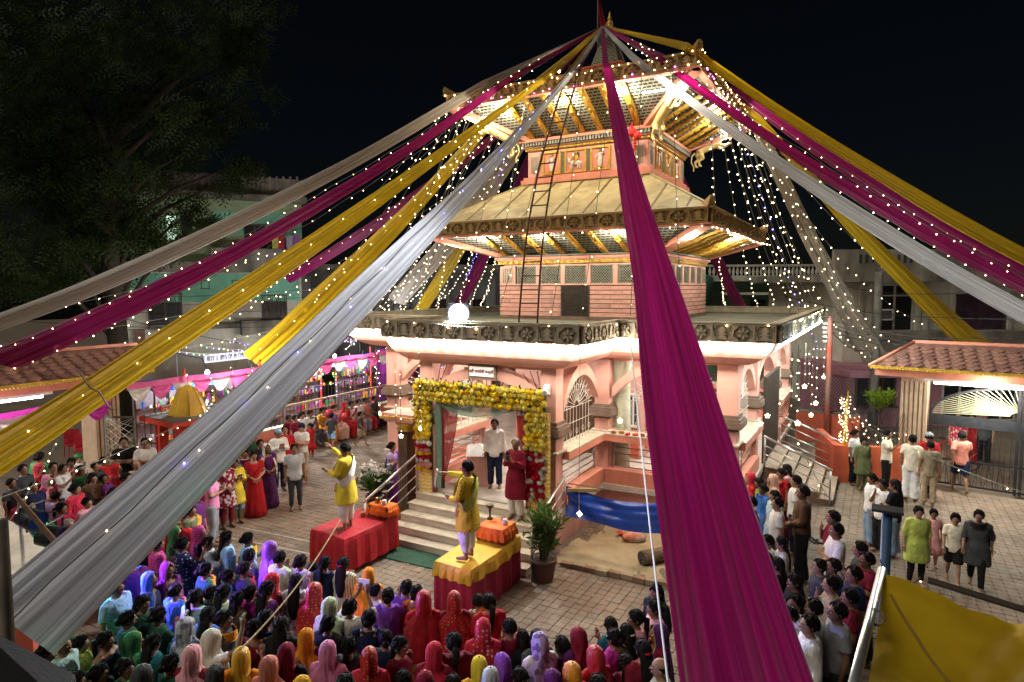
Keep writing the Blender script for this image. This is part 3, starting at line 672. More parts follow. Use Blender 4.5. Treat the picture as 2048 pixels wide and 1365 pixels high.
# ---- leaping lion statues at the upper tier corners (one continuous body each)
def remesh(mb, name, mats, vox, smooth=4, parent=None, sub=0):
    me = mb.mesh('tmp', mats); o = bpy.data.objects.new('tmp', me); COL.objects.link(o)
    r = o.modifiers.new('r', 'REMESH'); r.mode = 'VOXEL'; r.voxel_size = vox; r.use_smooth_shade = True
    if smooth: s = o.modifiers.new('s', 'SMOOTH'); s.iterations = smooth; s.factor = .5
    dg = bpy.context.evaluated_depsgraph_get(); ev = o.evaluated_get(dg); nm = bpy.data.meshes.new_from_object(ev); nm.name = name
    bpy.data.objects.remove(o); bpy.data.meshes.remove(me)
    if not nm.materials:
        for m in (mats if isinstance(mats, (list, tuple)) else [mats]): nm.materials.append(m)
    return nm
def lion():
    b = MB()   # along +x: chest forward, hind feet at the origin
    b.tube([(.1, 0, .42), (.3, 0, .50), (.55, 0, .56), (.8, 0, .62)], [.12, .125, .14, .15], 10); b.tube([(.78, 0, .64), (.95, 0, .80)], [.14, .11], 10)
    b.ell((1.03, 0, .88), .12, .10, .11); b.tube([(1.08, 0, .86), (1.18, 0, .82)], [.07, .05], 8)
    b.ell((.93, 0, .84), .12, .14, .15)
    for s in (-1, 1):
        b.ell((1.0, s*.09, .98), .03, .03, .05, 8, 5)
        b.tube([(.12, s*.09, .40), (.16, s*.11, .22), (.0, s*.11, .16), (.0, s*.11, .02), (.08, s*.11, .0)], [.09, .07, .045, .04, .035], 8)
        b.tube([(.82, s*.1, .56), (.98, s*.12, .45), (1.18, s*.12, .52), (1.26, s*.12, .50)], [.07, .055, .045, .04], 8)
    b.tube([(.0, 0, .44), (-.14, 0, .36), (-.2, 0, .18), (-.14, 0, .0), (-.18, 0, -.12)], [.035, .03, .026, .026, .03], 8)
    return remesh(b, 'lion_statue', CREAMST, .022, 3)
LM = lion()
for i, (sx, sy, lb) in enumerate(((-1,-1,'cream lion statue leaping from the corner above the ladder'), (1,-1,'cream lion statue rearing up under the eave at the near corner'), (1,1,'cream lion statue leaping out under the far corner of the upper eave'))):
    q = V((sx*(H3+.36), sy*(H3+.36), 9.12)); o = put('lion_statue', LM, None, q, math.atan2(sy, sx), 1.0); o.rotation_euler.y = -.22
    tag(o, lb, 'statue', 'leaping lion statues')
# ================================================================== GROUND
def PAVM():
    m = bpy.data.materials.new('paver_clay'); m.use_nodes = True; n = m.node_tree; L = n.links; N = n.nodes
    b = N['Principled BSDF']; b.inputs['Roughness'].default_value = .72; b.inputs['Specular IOR Level'].default_value = .25
    g = N.new('ShaderNodeNewGeometry'); 
    v = N.new('ShaderNodeTexVoronoi'); v.inputs['Scale'].default_value = 1/.166; v.inputs['Randomness'].default_value = 0; L.new(g.outputs['Position'], v.inputs['Vector'])
    r = N.new('ShaderNodeValToRGB'); e = r.color_ramp.elements; e[0].color = (.215, .16, .112, 1); e[1].color = (.275, .22, .16, 1); x = e.new(.5); x.color = (.24, .175, .122, 1); x = e.new(.75); x.color = (.23, .19, .145, 1)
    sp = N.new('ShaderNodeSeparateXYZ'); L.new(v.outputs['Color'], sp.inputs[0]); L.new(sp.outputs[0], r.inputs[0])
    nz = N.new('ShaderNodeTexNoise'); nz.inputs['Scale'].default_value = .6; nz.inputs['Detail'].default_value = 9; nz.inputs['Roughness'].default_value = .65; L.new(g.outputs['Position'], nz.inputs['Vector'])
    mr = N.new('ShaderNodeMapRange'); mr.inputs['From Min'].default_value = .3; mr.inputs['From Max'].default_value = .72; mr.inputs['To Min'].default_value = .5; mr.inputs['To Max'].default_value = 1.25; L.new(nz.outputs['Fac'], mr.inputs[0])
    mx = N.new('ShaderNodeMixRGB'); mx.blend_type = 'MULTIPLY'; mx.inputs[0].default_value = 1; L.new(r.outputs[0], mx.inputs[1]); L.new(mr.outputs[0], mx.inputs[2])
    n3 = N.new('ShaderNodeTexNoise'); n3.inputs['Scale'].default_value = 2.3; n3.inputs['Detail'].default_value = 6; L.new(g.outputs['Position'], n3.inputs['Vector'])
    r3 = N.new('ShaderNodeValToRGB'); r3.color_ramp.elements[0].position = .56; r3.color_ramp.elements[1].position = .75; r3.color_ramp.elements[1].color = (.35,)*3+(1,); L.new(n3.outputs['Fac'], r3.inputs[0])
    m2 = N.new('ShaderNodeMixRGB'); m2.inputs[2].default_value = (.42, .34, .23, 1); L.new(r3.outputs[0], m2.inputs[0]); L.new(mx.outputs[0], m2.inputs[1]); L.new(m2.outputs[0], b.inputs['Base Color'])
    n2 = N.new('ShaderNodeTexNoise'); n2.inputs['Scale'].default_value = 40; L.new(g.outputs['Position'], n2.inputs['Vector']); bp = N.new('ShaderNodeBump'); bp.inputs['Strength'].default_value = .25; bp.inputs['Distance'].default_value = .01
    L.new(n2.outputs['Fac'], bp.inputs['Height']); L.new(bp.outputs[0], b.inputs['Normal']); return m
PAV = PAVM(); PAVK = M('paver_key_grey', (.17, .15, .12, 1), (.12, .105, .085, 1), 6, .8)
gr = MB(); gr.add([(-120,-60,-.013),(120,-60,-.013),(120,140,-.013),(-120,140,-.013)], [(0,1,2,3)])
tag(gr.build('ground', M('dusty_joint_ground', (.21, .165, .12, 1), (.16, .125, .09, 1), 1.2, .95, dirt=.2)), kind='structure')
plaza = empty('plaza_paving', (0,0,0)); plaza['kind'] = 'structure'
PSZ = .17
def paver_shape():
    b = MB(); h = PSZ/2-.003; c = .018; z0, z1 = -.03, 0.0
    P = [(-h+c,-h),(h-c,-h),(h,-h+c),(h,h-c),(h-c,h),(-h+c,h),(-h,h-c),(-h,-h+c)]; e = .005
    Q = [(x*(1-e/h), y*(1-e/h)) for x, y in P]
    b.loft([[(x,y,z0) for x,y in P], [(x,y,z1-.004) for x,y in P], [(x,y,z1) for x,y in Q]]); return b
PS = paver_shape(); PSM = PS.mesh('paver', PAV)
def in_plaza(x, y):
    if x < -9.4 or x > 14 or y < -19.5 or y > 5.4: return False
    if abs(x) < MH+.1 and abs(y) < MH+.1: return False
    if -1.75 < x < 1.85 and -8.75 < y < 0: return False
    if 2.1 < x < 4.9 and -7.85 < y < 0: return False
    return True
cells = [(x*PSZ, y*PSZ) for x in range(-57, 84) for y in range(-116, 34) if in_plaza(x*PSZ, y*PSZ)]
cells = [c for c in cells if not (c[1] > 1.2 and c[0] > 8.2)]
near = sorted(cells, key=lambda c: min(math.hypot(c[0]-2.5, c[1]+9.6), math.hypot(c[0]-7.2, c[1]+6.2)))[:290]; ns = set(near)
for x, y in near:
    o = put('paver', PSM, plaza, (x, y, random.uniform(-.004, .003)), random.uniform(-.02, .02)); o.rotation_euler.x = random.uniform(-.006, .006)
rest = MB(); base = PS
for c in cells:
    if c in ns: continue
    dz = random.uniform(-.004, .003); a = random.uniform(-.015, .015); ca, sa = cos(a), sin(a)
    rest.add([(c[0]+x*ca-y*sa, c[1]+x*sa+y*ca, z+dz) for x, y, z in base.v], base.f)
tag(rest.build('far_pavers', PAV, plaza), kind='stuff')
ky = MB()
for x, y in cells:
    if round(x/PSZ) % 4 == 0 and round(y/PSZ) % 4 == 0: 
        X, Y = x+PSZ/2, y+PSZ/2; ky.add([(X-.036,Y,.0),(X,Y-.036,.0),(X+.036,Y,.0),(X,Y+.036,.0)], [(0,1,2,3)])
tag(ky.build('keystones', PAVK, plaza), kind='stuff')
# sand yard beside the porch with a brick edging
sd_ = MB(); nx, ny = 26, 28
vs = []
for j in range(ny+1):
    for i in range(nx+1):
        x = 1.86+(4.95-1.86)*i/nx; y = -7.82+(-4.6+7.82)*j/ny
        vs.append((x, y, .015+.03*sin(x*2.3+y)*sin(y*1.9)+.012*sin(x*9+y*7)))
sd_.add(vs, [(j*(nx+1)+i, j*(nx+1)+i+1, (j+1)*(nx+1)+i+1, (j+1)*(nx+1)+i) for j in range(ny) for i in range(nx)])
tag(sd_.build('sand_yard', M('pale_sand', (.45, .37, .22, 1), (.35, .28, .16, 1), 2.5, .95, bump=.5, bscale=25), smooth=True), kind='structure')
edg = empty('brick_edging', (2.14, -7.85, 0), 0, 'row of old bricks edging the sand yard', 'edging')
bm_ = [MB().box(-.115, .115, -.06, .06, 0, .09).mesh('brick', m) for m in (M('old_brick', (.32, .2, .13, 1), (.2, .13, .09, 1), 6, .9, dirt=.4), M('plastered_brick', (.4, .33, .22, 1), (.28, .22, .15, 1), 6, .9, dirt=.3))]
for i in range(12):
    o = put('brick', bm_[i % 2], edg, (.12+.235*i, .02*sin(i*1.7)+.012*i, .0), random.uniform(-.08, .08))

# ================================================================== compound walls, gates, street
def fence_bars(o, x0, x1, y, z0, z1, step=.13, ax='x'):
    for nm, zs in (('fence_rail', (z0+.08, z1-.1)),):
        for z in zs:
            b = MB(); b.tube([(x0, y, z), (x1, y, z)] if ax == 'x' else [(y, x0, z), (y, x1, z)], .014, 5); b.build(nm, IRON, o)
    n = int(abs(x1-x0)/step)
    for i in range(n+1):
        t = x0+(x1-x0)*i/n; b = MB(); p = (t, y) if ax == 'x' else (y, t)
        b.tube([(*p, z0), (*p, z1-.06), (*p, z1)], [.009, .009, .001], 4); b.build('fence_bar', IRON, o)
WX = -9.75
lw = MB(); lw.box(WX-.2, WX, -8.8, 9.5, 0, .75); lw_ = lw.build('boundary_wall', SALMON); tag(lw_, 'low salmon boundary wall behind the seated row of people', 'wall')
c = MB(); c.box(WX-.24, WX+.04, -8.8, 9.5, .751, .80); c.build('coping', SILL, lw_)
fn = empty('iron_fence', (WX, 0, .8), 0, 'dark iron spike fence on the low salmon boundary wall', 'fence')
fn.location = (0,0,0); fence_bars(fn, -8.7, 9.4, WX-.1, .8, 2.0, .16, 'y')
bp_ = MB(); bp_.tube([(WX+.03, -8, 1.42), (WX+.05, 0, 1.5), (WX+.03, 9, 1.5)], .035, 6); tag(bp_.build('bamboo_pole', M('bamboo', (.48, .36, .18, 1), None, 5, .6)), 'long bamboo pole tied along the iron fence', 'pole')
bench = MB(); bench.box(WX+.02, WX+.5, -5.5, 4.5, .36, .44); bo = bench.build('stone_bench', ROSE); tag(bo, 'long low bench against the salmon boundary wall', 'bench')
for i in range(5):
    c = MB(); y = -5.1+i*2.3; c.box(WX+.08, WX+.44, y-.1, y+.1, 0, .359); c.build('bench_support', ROSE, bo)
for i in range(7):
    y = -7.5+i*2.6; c = MB(); c.tube([(WX-.1, y, .8), (WX-.1, y, 3.1)], .035, 8); tag(c.build('red_post', REDP), ['red bunting post nearest the shrine', 'second red bunting post from the shrine', 'third red bunting post from the shrine', 'fourth red bunting post from the shrine', 'fifth red bunting post from the shrine', 'sixth red bunting post from the shrine', 'farthest red bunting post from the shrine'][i], 'post', 'red posts along the fence')
# purple cloth screen hung behind the fence
c = MB(); n = 26; c.loft([[(WX-.45+.05*sin(i*1.9), 1.0+i*.12, z) for i in range(n)] for z in (.8, 1.6, 2.9)], closed=False); tag(c.build('purple_curtain', M('purple_cloth', (.16, .02, .14, 1), None, 4, .8, trans=.3), smooth=True), 'dark purple cloth hung behind the iron fence', 'curtain')
# bunting: pink band with alternating pink and white swags
PKC = M('pink_satin', (.72, .14, .33, 1), (.6, .1, .27, 1), 6, .5, trans=.3); WHC = M('white_satin', (.75, .68, .6, 1), (.6, .55, .5, 1), 6, .5, trans=.3); MGC = M('magenta_satin', (.62, .04, .42, 1), (.5, .03, .34, 1), 6, .5, trans=.3)
def swag_mesh(mat, w=.62, drop=.38):
    b = MB(); n, k = 12, 7; rows = []
    for j in range(k+1):
        t = j/k; rows.append([(-w/2+w*i/n, -.04-.05*sin(t*pi*3.3)*sin(pi*i/n)-.02*t, -(.10+.9*t)*drop*(1-(2*i/n-1)**2)*1.0-.03*t) for i in range(n+1)])
    b.loft(rows, closed=False); return b.mesh('swag', mat, smooth=True)
SWP, SWW, SWM = swag_mesh(PKC), swag_mesh(WHC), swag_mesh(MGC)
def bunting(a, b, label, pk=SWP, pkm=PKC, group='swag buntings', h=.2):
    a = V(a); b = V(b); d = b-a; L = d.length; n = max(2, int(L/.6)); ang = math.atan2(d.y, d.x)
    o = empty('bunting', a, ang, label, 'bunting', group)
    q = MB(); rows = []
    for z in (.0, -h*.5, -h): rows.append([(L*i/(n*2), -.015-.02*sin(i*2.1)*(z < -.01), z-.05*sin(pi*i/(n*2))-.02*sin(i*.9)) for i in range(n*2+1)])
    q.loft(rows, closed=False); q.build('top_band', pkm, o, smooth=True)
    for i in range(n):
        put('swag', (SWW, pk)[i % 2], o, (L*(i+.5)/n, -.03, -h*.7), 0, (L/n/.6, 1, random.uniform(.9, 1.15)))
bunting((WX, -9.2, 2.9), (WX, 3.0, 3.1), 'pink and white swag bunting strung above the long fence', group=None)
bunting((WX, 3.0, 3.1), (WX, 9.4, 3.1), 'pink and white swag bunting behind the porch corner', group=None)

# ---- tiled gate pavilions
TILE = M('clay_tile', (.35, .185, .14, 1), (.27, .14, .11, 1), 5, .8, dirt=.25); TILE2 = M('clay_tile_dark', (.26, .14, .11, 1), (.2, .10, .08, 1), 5, .8, dirt=.3)
RIBM = M('fluted_render', (.42, .30, .20, 1), (.34, .24, .16, 1), 5, .75, dirt=.1)
def gatehouse(loc, rz, length, label, tube=True, pil=(0.3,)):
    """local x runs along the gate, front towards -y"""
    g = empty('gatehouse', loc, rz, label, 'gatehouse')
    za, zr, dep = 3.22, 3.84, .9
    bm = MB(); bm.box(-.55, length+.3, -.62, .62, za-.26, za-.05); bm.build('roof_beam', SALMON, g)
    bs = MB()
    ins = .9
    A = [(-.62, -dep, za), (length+.6, -dep, za), (length+.6, dep, za), (-.62, dep, za)]; Bq = [(-.62+ins, -.04, zr), (length+.6, -.04, zr), (length+.6, .04, zr), (-.62+ins, .04, zr)]
    bs.loft([A, Bq]); ro = bs.build('tiled_roof', TILE2, g)
    # diamond tiles on the front slope
    d2 = V((0, dep-.04, zr-za)); L = d2.length; d2.normalize(); nrm = V((0, -d2.z, d2.y)); s = .205
    tm = MB(); hw, hh = .15, .14; nn = nrm*.035
    tm.loft([[V((-hw,0,0))+nrm*.004, V((0,0,0))-d2*hh+nn*.3, V((hw,0,0))+nrm*.004, d2*hh+nrm*.004], [V((-hw*.86,0,0))+nn, -d2*hh*.86+nn*1.3, V((hw*.86,0,0))+nn, d2*hh*.86+nn*.8]])
    ms = [tm.mesh('roof_tile', TILE), tm.mesh('roof_tile', TILE2)]
    rows = int(L/hh); cnt = 0
    for j in range(1, rows):
        t = j*hh/L; y = -dep+(dep-.04)*t; z = za+(zr-za)*t; x = -.62+ins*t+.2+(hw if j % 2 else 0)
        while x < length+.5:
            put('roof_tile', ms[0 if random.random() < .75 else 1], ro, (x, y, z)); x += 2*hw; cnt += 1
    r = MB(); r.tube([(-.62+ins-.05, 0, zr+.01), (length+.6, 0, zr+.01)], .06, 8); r.tube([(-.64, -dep, za+.02), (-.62+ins, 0, zr+.02)], .05, 8); r.build('roof_ridge', SALMON, ro, smooth=True)
    fr = MB(); n = int((length+1.18)/.075)
    for i in range(n):
        x = -.60+i*.075; fr.prism([(-.034, 0), (.034, 0), (.034, -.06), (0, -.095), (-.034, -.06)], lambda u, v: (x+u, -dep-.045, za+v+.03), lambda u, v: (x+u, -dep+.02, za+v+.03))
    tag(fr.build('scallop_trim', YELP, g), kind='stuff')
    for px in pil:
        p = MB(); p.box(px-.3, px+.3, -.32, .32, 0, za-.262); po = p.build('gate_pillar', RIBM, g)
        for i in range(6): q = MB(); x = px-.27+i*.108; q.box(x-.036, x+.036, -.36, -.321, .05, za-.4); q.build('pillar_rib', RIBM, po)
    if tube:
        q = MB(); q.box(.6, min(length-.2, 4.2), -.60, -.5, za-.33, za-.262); q.build('lamp_housing', WHITEP, g)
        q = MB(); q.tube([(.8, -.55, za-.36), (min(length-.4, 4.0), -.55, za-.36)], .028, 8); q.build('tube_lamp', TUBEM, g)
        lamp('gate tube lamp', (2.0, -.58, za-.50), 130, (.95, 1, .93), .25, parent=g)
    return g
gR = gatehouse((7.9, 1.75, 0), -.15, 5.5, 'clay tiled gatehouse over the arched iron gate', pil=(.35, 5.0))
# arched iron gate
ig = empty('iron_gate', gR.matrix_world @ V((0,0,0)), 0, 'black iron double gate with a sunburst arch', 'gate'); ig.location = (7.9, 1.75, 0); ig.rotation_euler.z = -.15
gx0, gx1, gz = .72, 4.55, 1.95; gc = (gx0+gx1)/2; gh = (gx1-gx0)/2
b = MB(); b.tube([(gc+gh*cos(pi*i/28), 0, gz+.82*sin(pi*i/28)) for i in range(29)], .035, 6); b.build('arch_frame', IRON, ig)
for i in range(41):
    a = pi*(i+.5)/41; b = MB(); b.tube([(gc+.22*cos(a), 0, gz+.12+.12*sin(a)), (gc+gh*cos(a)*.985, 0, gz+.82*sin(a)*.985)], .009, 4); b.build('sunburst_ray', M('ray_paint', (.5, .47, .3, 1), None, 4, .5, metal=.4), ig)
b = MB(); b.box(gx0, gx1, -.03, .03, gz-.28, gz); b.build('lock_rail', IRON, ig)
for x in (gx0, gc-.05, gc+.05, gx1): b = MB(); b.box(x-.035, x+.035, -.035, .035, .06, gz+.0 if x in (gx0, gx1) else gz+.8); b.build('gate_stile', IRON, ig)
for z in (.1, .75): b = MB(); b.box(gx0, gx1, -.02, .02, z, z+.045); b.build('gate_rail', IRON, ig)
n = 34
for i in range(n):
    x = gx0+.06+(gx1-gx0-.12)*i/(n-1); b = MB(); b.tube([(x, 0, .1), (x, 0, gz-.28)], .008, 4); b.build('gate_bar', IRON, ig)
for i in range(16):
    x = gx0+.14+(gx1-gx0-.28)*i/15; b = MB(); b.bar((x-.1, 0, .13), (x, 0, .7), .012, .012); b.bar((x+.1, 0, .13), (x, 0, .7), .012, .012); b.build('gate_scroll', IRON, ig)
# left gate, seen along the boundary
gL = gatehouse((WX-.4, -9.2, 0), -HP, 6.0, 'clay tiled gatehouse at the far left, over swags and a tube lamp', pil=(.2,))
gL.rotation_euler.z = HP; gL.location = (WX-.45, -15.2, 0)
for ch in list(gL.children):
    if ch.name.startswith('gate_pillar'): ch.location.x = 5.35
bunting((WX+.45, -14.8, 2.72), (WX+.45, -9.9, 2.85), 'magenta and white swag bunting under the left tiled gatehouse', SWM, MGC, group=None, h=.22)
mg = empty('mesh_gate', (WX+.3, -9.95, 0), rad(20), 'open grey mesh gate leaf beside the fluted left pillar', 'gate')
b = MB()
for z in (.1, 2.15): b.box(0, .85, -.02, .02, z, z+.05)
for x in (0, .8): b.box(x, x+.05, -.02, .02, .1, 2.2)
b.build('leaf_frame', CONC, mg)
for i in range(10):
    b = MB(); b.bar((.05, 0, .15+i*.2), (.8, 0, min(2.15, .15+i*.2+.55)), .012, .012); b.bar((.05, -.013, min(2.15, .15+i*.2+.55)), (.8, -.013, .15+i*.2), .012, .012); b.build('mesh_wire', GRILL, mg)
# ---- red wall on the right with lattice
rw = empty('red_boundary_wall', (0,0,0), 0, 'weathered red boundary wall beyond the side stair', 'wall')
b = MB(); b.box(4.9, 6.9, 5.6, 5.85, 0, 1.02); b.build('wall_body', REDW, rw); b = MB(); b.box(4.88, 6.92, 5.56, 5.89, 1.021, 1.06); b.build('wall_coping', CONC, rw)
pl = empty('planter_wall', (6.55, .75, 0), rad(16), 'orange red planter wall with wire lattice beside the gate pillar', 'wall')
b = MB(); b.box(0, 1.6, 0, .22, 0, 1.02); b.build('wall_body', M('orange_red_paint', (.62, .13, .05, 1), None, 2, .75, dirt=.2), pl); b = MB(); b.box(-.2, 0, 0, 2.2, 0, 1.02); b.build('wall_return', REDW, pl)
for i in range(9):
    b = MB(); x = .1+i*.18; b.tube([(x, .1, 1.02), (x, .1, 2.0)], .008, 4); b.build('lattice_bar', IRON, pl)
for i in range(7):
    b = MB(); b.tube([(.1+i*.2, .1, 1.05), (.1+min(1.44, (i+2)*.2), .1, 1.95)], .006, 4); b.tube([(.1+min(1.44, (i+2)*.2), .09, 1.05), (.1+i*.2, .09, 1.95)], .006, 4); b.build('lattice_wire', IRON, pl)
# chain-link behind the red wall
cf = empty('wire_fence', (0,0,0), 0, 'wire fence of crossing strands above the weathered red wall', 'fence')
for i in range(22):
    b = MB(); x = 4.9+i*.1; b.tube([(x, 5.7, 1.06), (x+.9 if i < 13 else 7.1, 5.7, 2.3 if i < 13 else 1.06+(7.1-x)/.9*1.24)], .007, 4); b.build('fence_strand', IRON, cf)
    b = MB(); b.tube([(x+.9 if i < 13 else 7.1, 5.72, 1.06), (x, 5.72, 2.3 if i < 13 else 1.06+(7.1-x)/.9*1.24)], .007, 4); b.build('fence_strand', IRON, cf)

# ================================================================== background houses
class Fac:
    """a facade plane through depth D, turned by ang from square-on; pixel rectangles become real boxes on it"""
    def __init__(s, px, D, ang=0):
        s.o = atd(px, 577, D); h = V((rt.x, rt.y, 0)).normalized(); s.u = MX.Rotation(ang, 3, 'Z') @ h; s.n = V((-s.u.y, s.u.x, 0))
        if s.n.dot(V((fw.x, fw.y, 0))) < 0: s.n = -s.n       # n points away from the camera
    def hit(s, px, py):
        d = ray(px, py); t = (s.o-CAMP).dot(s.n)/d.dot(s.n); return CAMP+d*t
    def box(s, x0, y0, x1, y1, d0, d1, name, mat, parent, ground=False):
        a = s.hit(x0, y0); b = s.hit(x1, y1); z1 = a.z; z0 = 0 if ground else b.z
        m = s.hit((x0+x1)/2, (y0+y1)/2)
        za = s.hit((x0+x1)/2, y0).z; zb = s.hit((x0+x1)/2, y1).z
        if ground: zb = 0
        U0 = (a-s.o).dot(s.u); U1 = (s.hit(x1, y0)-s.o).dot(s.u); o0 = V((s.o.x, s.o.y, 0))
        q = lambda u, d, z: o0+s.u*u+s.n*d+V((0,0,z))
        b_ = MB(); b_.add([q(U0,d0,zb),q(U1,d0,zb),q(U1,d1,zb),q(U0,d1,zb),q(U0,d0,za),q(U1,d0,za),q(U1,d1,za),q(U0,d1,za)], [(3,2,1,0),(4,5,6,7),(0,1,5,4),(1,2,6,5),(2,3,7,6),(3,0,4,7)])
        return b_.build(name, mat, parent)
    def win(s, x0, y0, x1, y1, parent, panes=2, bars=0, frame=None, glass=None):
        w = s.box(x0, y0, x1, y1, -.02, .03, 'window', glass or DGL, parent)
        fm = frame or DFR; t = max(1.6, (x1-x0)*.05)
        s.box(x0-t, y0-t, x1+t, y0, -.07, .02, 'window_frame', fm, w); s.box(x0-t, y1, x1+t, y1+t, -.09, .02, 'window_sill', fm, w)
        for i in range(panes+1):
            x = x0+(x1-x0)*i/panes; s.box(x-t*.5, y0, x+t*.5, y1, -.06, -.021, 'window_frame', fm, w)
        for i in range(bars):
            x = x0+(x1-x0)*(i+.5)/bars; s.box(x-.6, y0, x+.6, y1, -.05, -.03, 'window_bar', IRON, w)
        return w
DGL = M('dark_glass', (.02, .025, .03, 1), (.015, .018, .02, 1), 1, .12, spec=.6); DFR = M('dark_frame', (.10, .085, .06, 1), None, 4, .7); LFR = M('pale_frame', (.55, .52, .46, 1), None, 4, .6)
GRN = M('pale_green_wall', (.38, .47, .28, 1), (.30, .39, .22, 1), 1.2, .85, dirt=.45); MINT = M('mint_wall', (.22, .53, .37, 1), (.17, .44, .30, 1), 1.2, .85, dirt=.35); OFFW = M('off_white_wall', (.66, .63, .52, 1), (.54, .51, .42, 1), 1.1, .85, dirt=.4)
OLDC = M('stained_concrete', (.32, .295, .235, 1), (.14, .13, .105, 1), 1.1, .95, dirt=.75, stretch=(1.5, 1.5, .5))
GREYW = M('grey_rendered_wall', (.30, .30, .30, 1), (.22, .22, .225, 1), .8, .9, dirt=.4); PKW = M('dull_pink_wall', (.50, .25, .29, 1), (.42, .2, .24, 1), 1.2, .85, dirt=.3)
# green house on the left (facade recedes to the right)
hg = empty('green_house', at(420, 800, 0), 0, 'pale green two storey house with mint wall behind the drapes', 'house'); hg.location = (0,0,0)
F = Fac(430, 30, rad(28))
F.box(255, 395, 602, 545, .05, 8, 'upper_wall', GRN, hg); F.box(245, 545, 602, 760, .0, 8, 'lower_wall', OFFW, hg, True)
F.box(252, 548, 598, 604, -.03, -.002, 'mint_band', MINT, hg); F.box(425, 425, 600, 470, .01, .048, 'mint_band', MINT, hg)
F.box(240, 526, 606, 545, -.9, .1, 'balcony_slab', OLDC, hg); F.box(420, 500, 606, 528, -.9, -.8, 'balcony_wall', OLDC, hg)
F.box(238, 388, 608, 398, -.7, 8, 'roof_slab', OLDC, hg); F.box(300, 352, 606, 388, -.3, -.15, 'roof_parapet', OLDC, hg)
for i in range(22): F.box(306+i*13.5, 356, 310+i*13.5, 384, -.36, -.301, 'parapet_rib', OLDC, hg)
F.win(332, 432, 352, 480, hg, 1, glass=EM('lit_window', (.6, .9, .65), .5)); F.win(362, 432, 384, 482, hg, 1); F.win(488, 452, 530, 505, hg, 2)
F.win(402, 562, 418, 577, hg, 1, glass=M('blue_louvre', (.03, .06, .16, 1))); F.win(464, 562, 479, 576, hg, 1, glass=M('blue_louvre', (.03, .06, .16, 1)))
F.win(296, 590, 362, 645, hg, 2, 8); F.win(524, 592, 572, 638, hg, 3, 6)
F.box(300, 648, 478, 658, -.5, .05, 'window_ledge', OLDC, hg); F.box(480, 640, 602, 668, -.7, .05, 'porch_slab', OLDC, hg); F.box(270, 660, 290, 700, -.3, .0, 'brick_pier', TILE2, hg)
for i, (c_, x) in enumerate((((.4, .02, .05, 1), 556), ((.35, .3, .4, 1), 572), ((.3, .1, .3, 1), 586), ((.5, .45, .1, 1), 544))):
    tag(F.box(x-6, 474, x+6, 500, -.95, -.93, 'hanging_cloth', M('laundry_%d' % i, c_, None, 5, .9), None), ['red cloth hung out on the green house balcony', 'grey lilac cloth hung out on the green house balcony', 'purple cloth hung out on the green house balcony', 'yellow cloth hung out on the green house balcony'][i], 'laundry', 'washing on the balcony')
# dull grey building behind the temple on the left
hb = empty('grey_building', (0,0,0), 0, 'long dull grey building far behind the temple roof deck', 'building'); F = Fac(800, 44, rad(10))
F.box(600, 538, 1010, 720, 0, 8, 'wall', GREYW, hb, True); F.box(596, 530, 1014, 540, -.5, 8, 'roof_slab', OLDC, hb)
for i in range(9): F.box(616+i*46, 548, 622+i*46, 700, -.25, -.001, 'wall_pier', GREYW, hb)
for i in range(5): F.win(640+i*74, 600, 672+i*74, 640, hb, 2)
F.win(604, 612, 634, 632, hb, 2, glass=EM('teal_window', (.12, .5, .45), .35))
# green building with a balustrade on the right, behind the tower
hr = empty('balustrade_house', (0,0,0), 0, 'green house with a white roof balustrade behind the temple', 'house'); F = Fac(1530, 40, rad(-4))
GRN2 = M('deep_green_wall', (.10, .19, .10, 1), (.08, .15, .08, 1), 1.2, .85, dirt=.3)
F.box(1415, 562, 1642, 720, 0, 8, 'wall', GRN2, hr, True); F.box(1410, 552, 1646, 563, -.7, 8, 'roof_slab', OFFW, hr); F.box(1410, 530, 1646, 534, -.6, -.4, 'balustrade_rail', OFFW, hr)
bl = MB(); bl.lathe([(.07, 0), (.05, .06), (.09, .2), (.05, .38), (.04, .48), (.07, .55)], (0,0,0), 8); BLM = bl.mesh('baluster', OFFW, True)
for i in range(30):
    p = F.hit(1416+i*7.8, 552)+F.n*-.5; put('baluster', BLM, hr, (p.x, p.y, p.z), 0, (1.1, 1.1, 1.12))
F.win(1500, 600, 1530, 650, hr, 2); F.win(1556, 600, 1612, 650, hr, 3); F.box(1440, 585, 1640, 590, -.5, .01, 'sunshade', OFFW, hr)
wt = MB(); p = F.hit(1440, 600); wt.lathe([(.05, 0), (.5, .35), (.9, .9), (.9, 2.0), (.6, 2.2), (.05, 2.25)], (p.x-1.0, p.y-1.5, 3.9), 20); tag(wt.build('water_tank', M('green_tank', (.08, .2, .13, 1), None, 3, .4), smooth=True), 'rounded green tank above the roof deck beside the tower', 'tank')
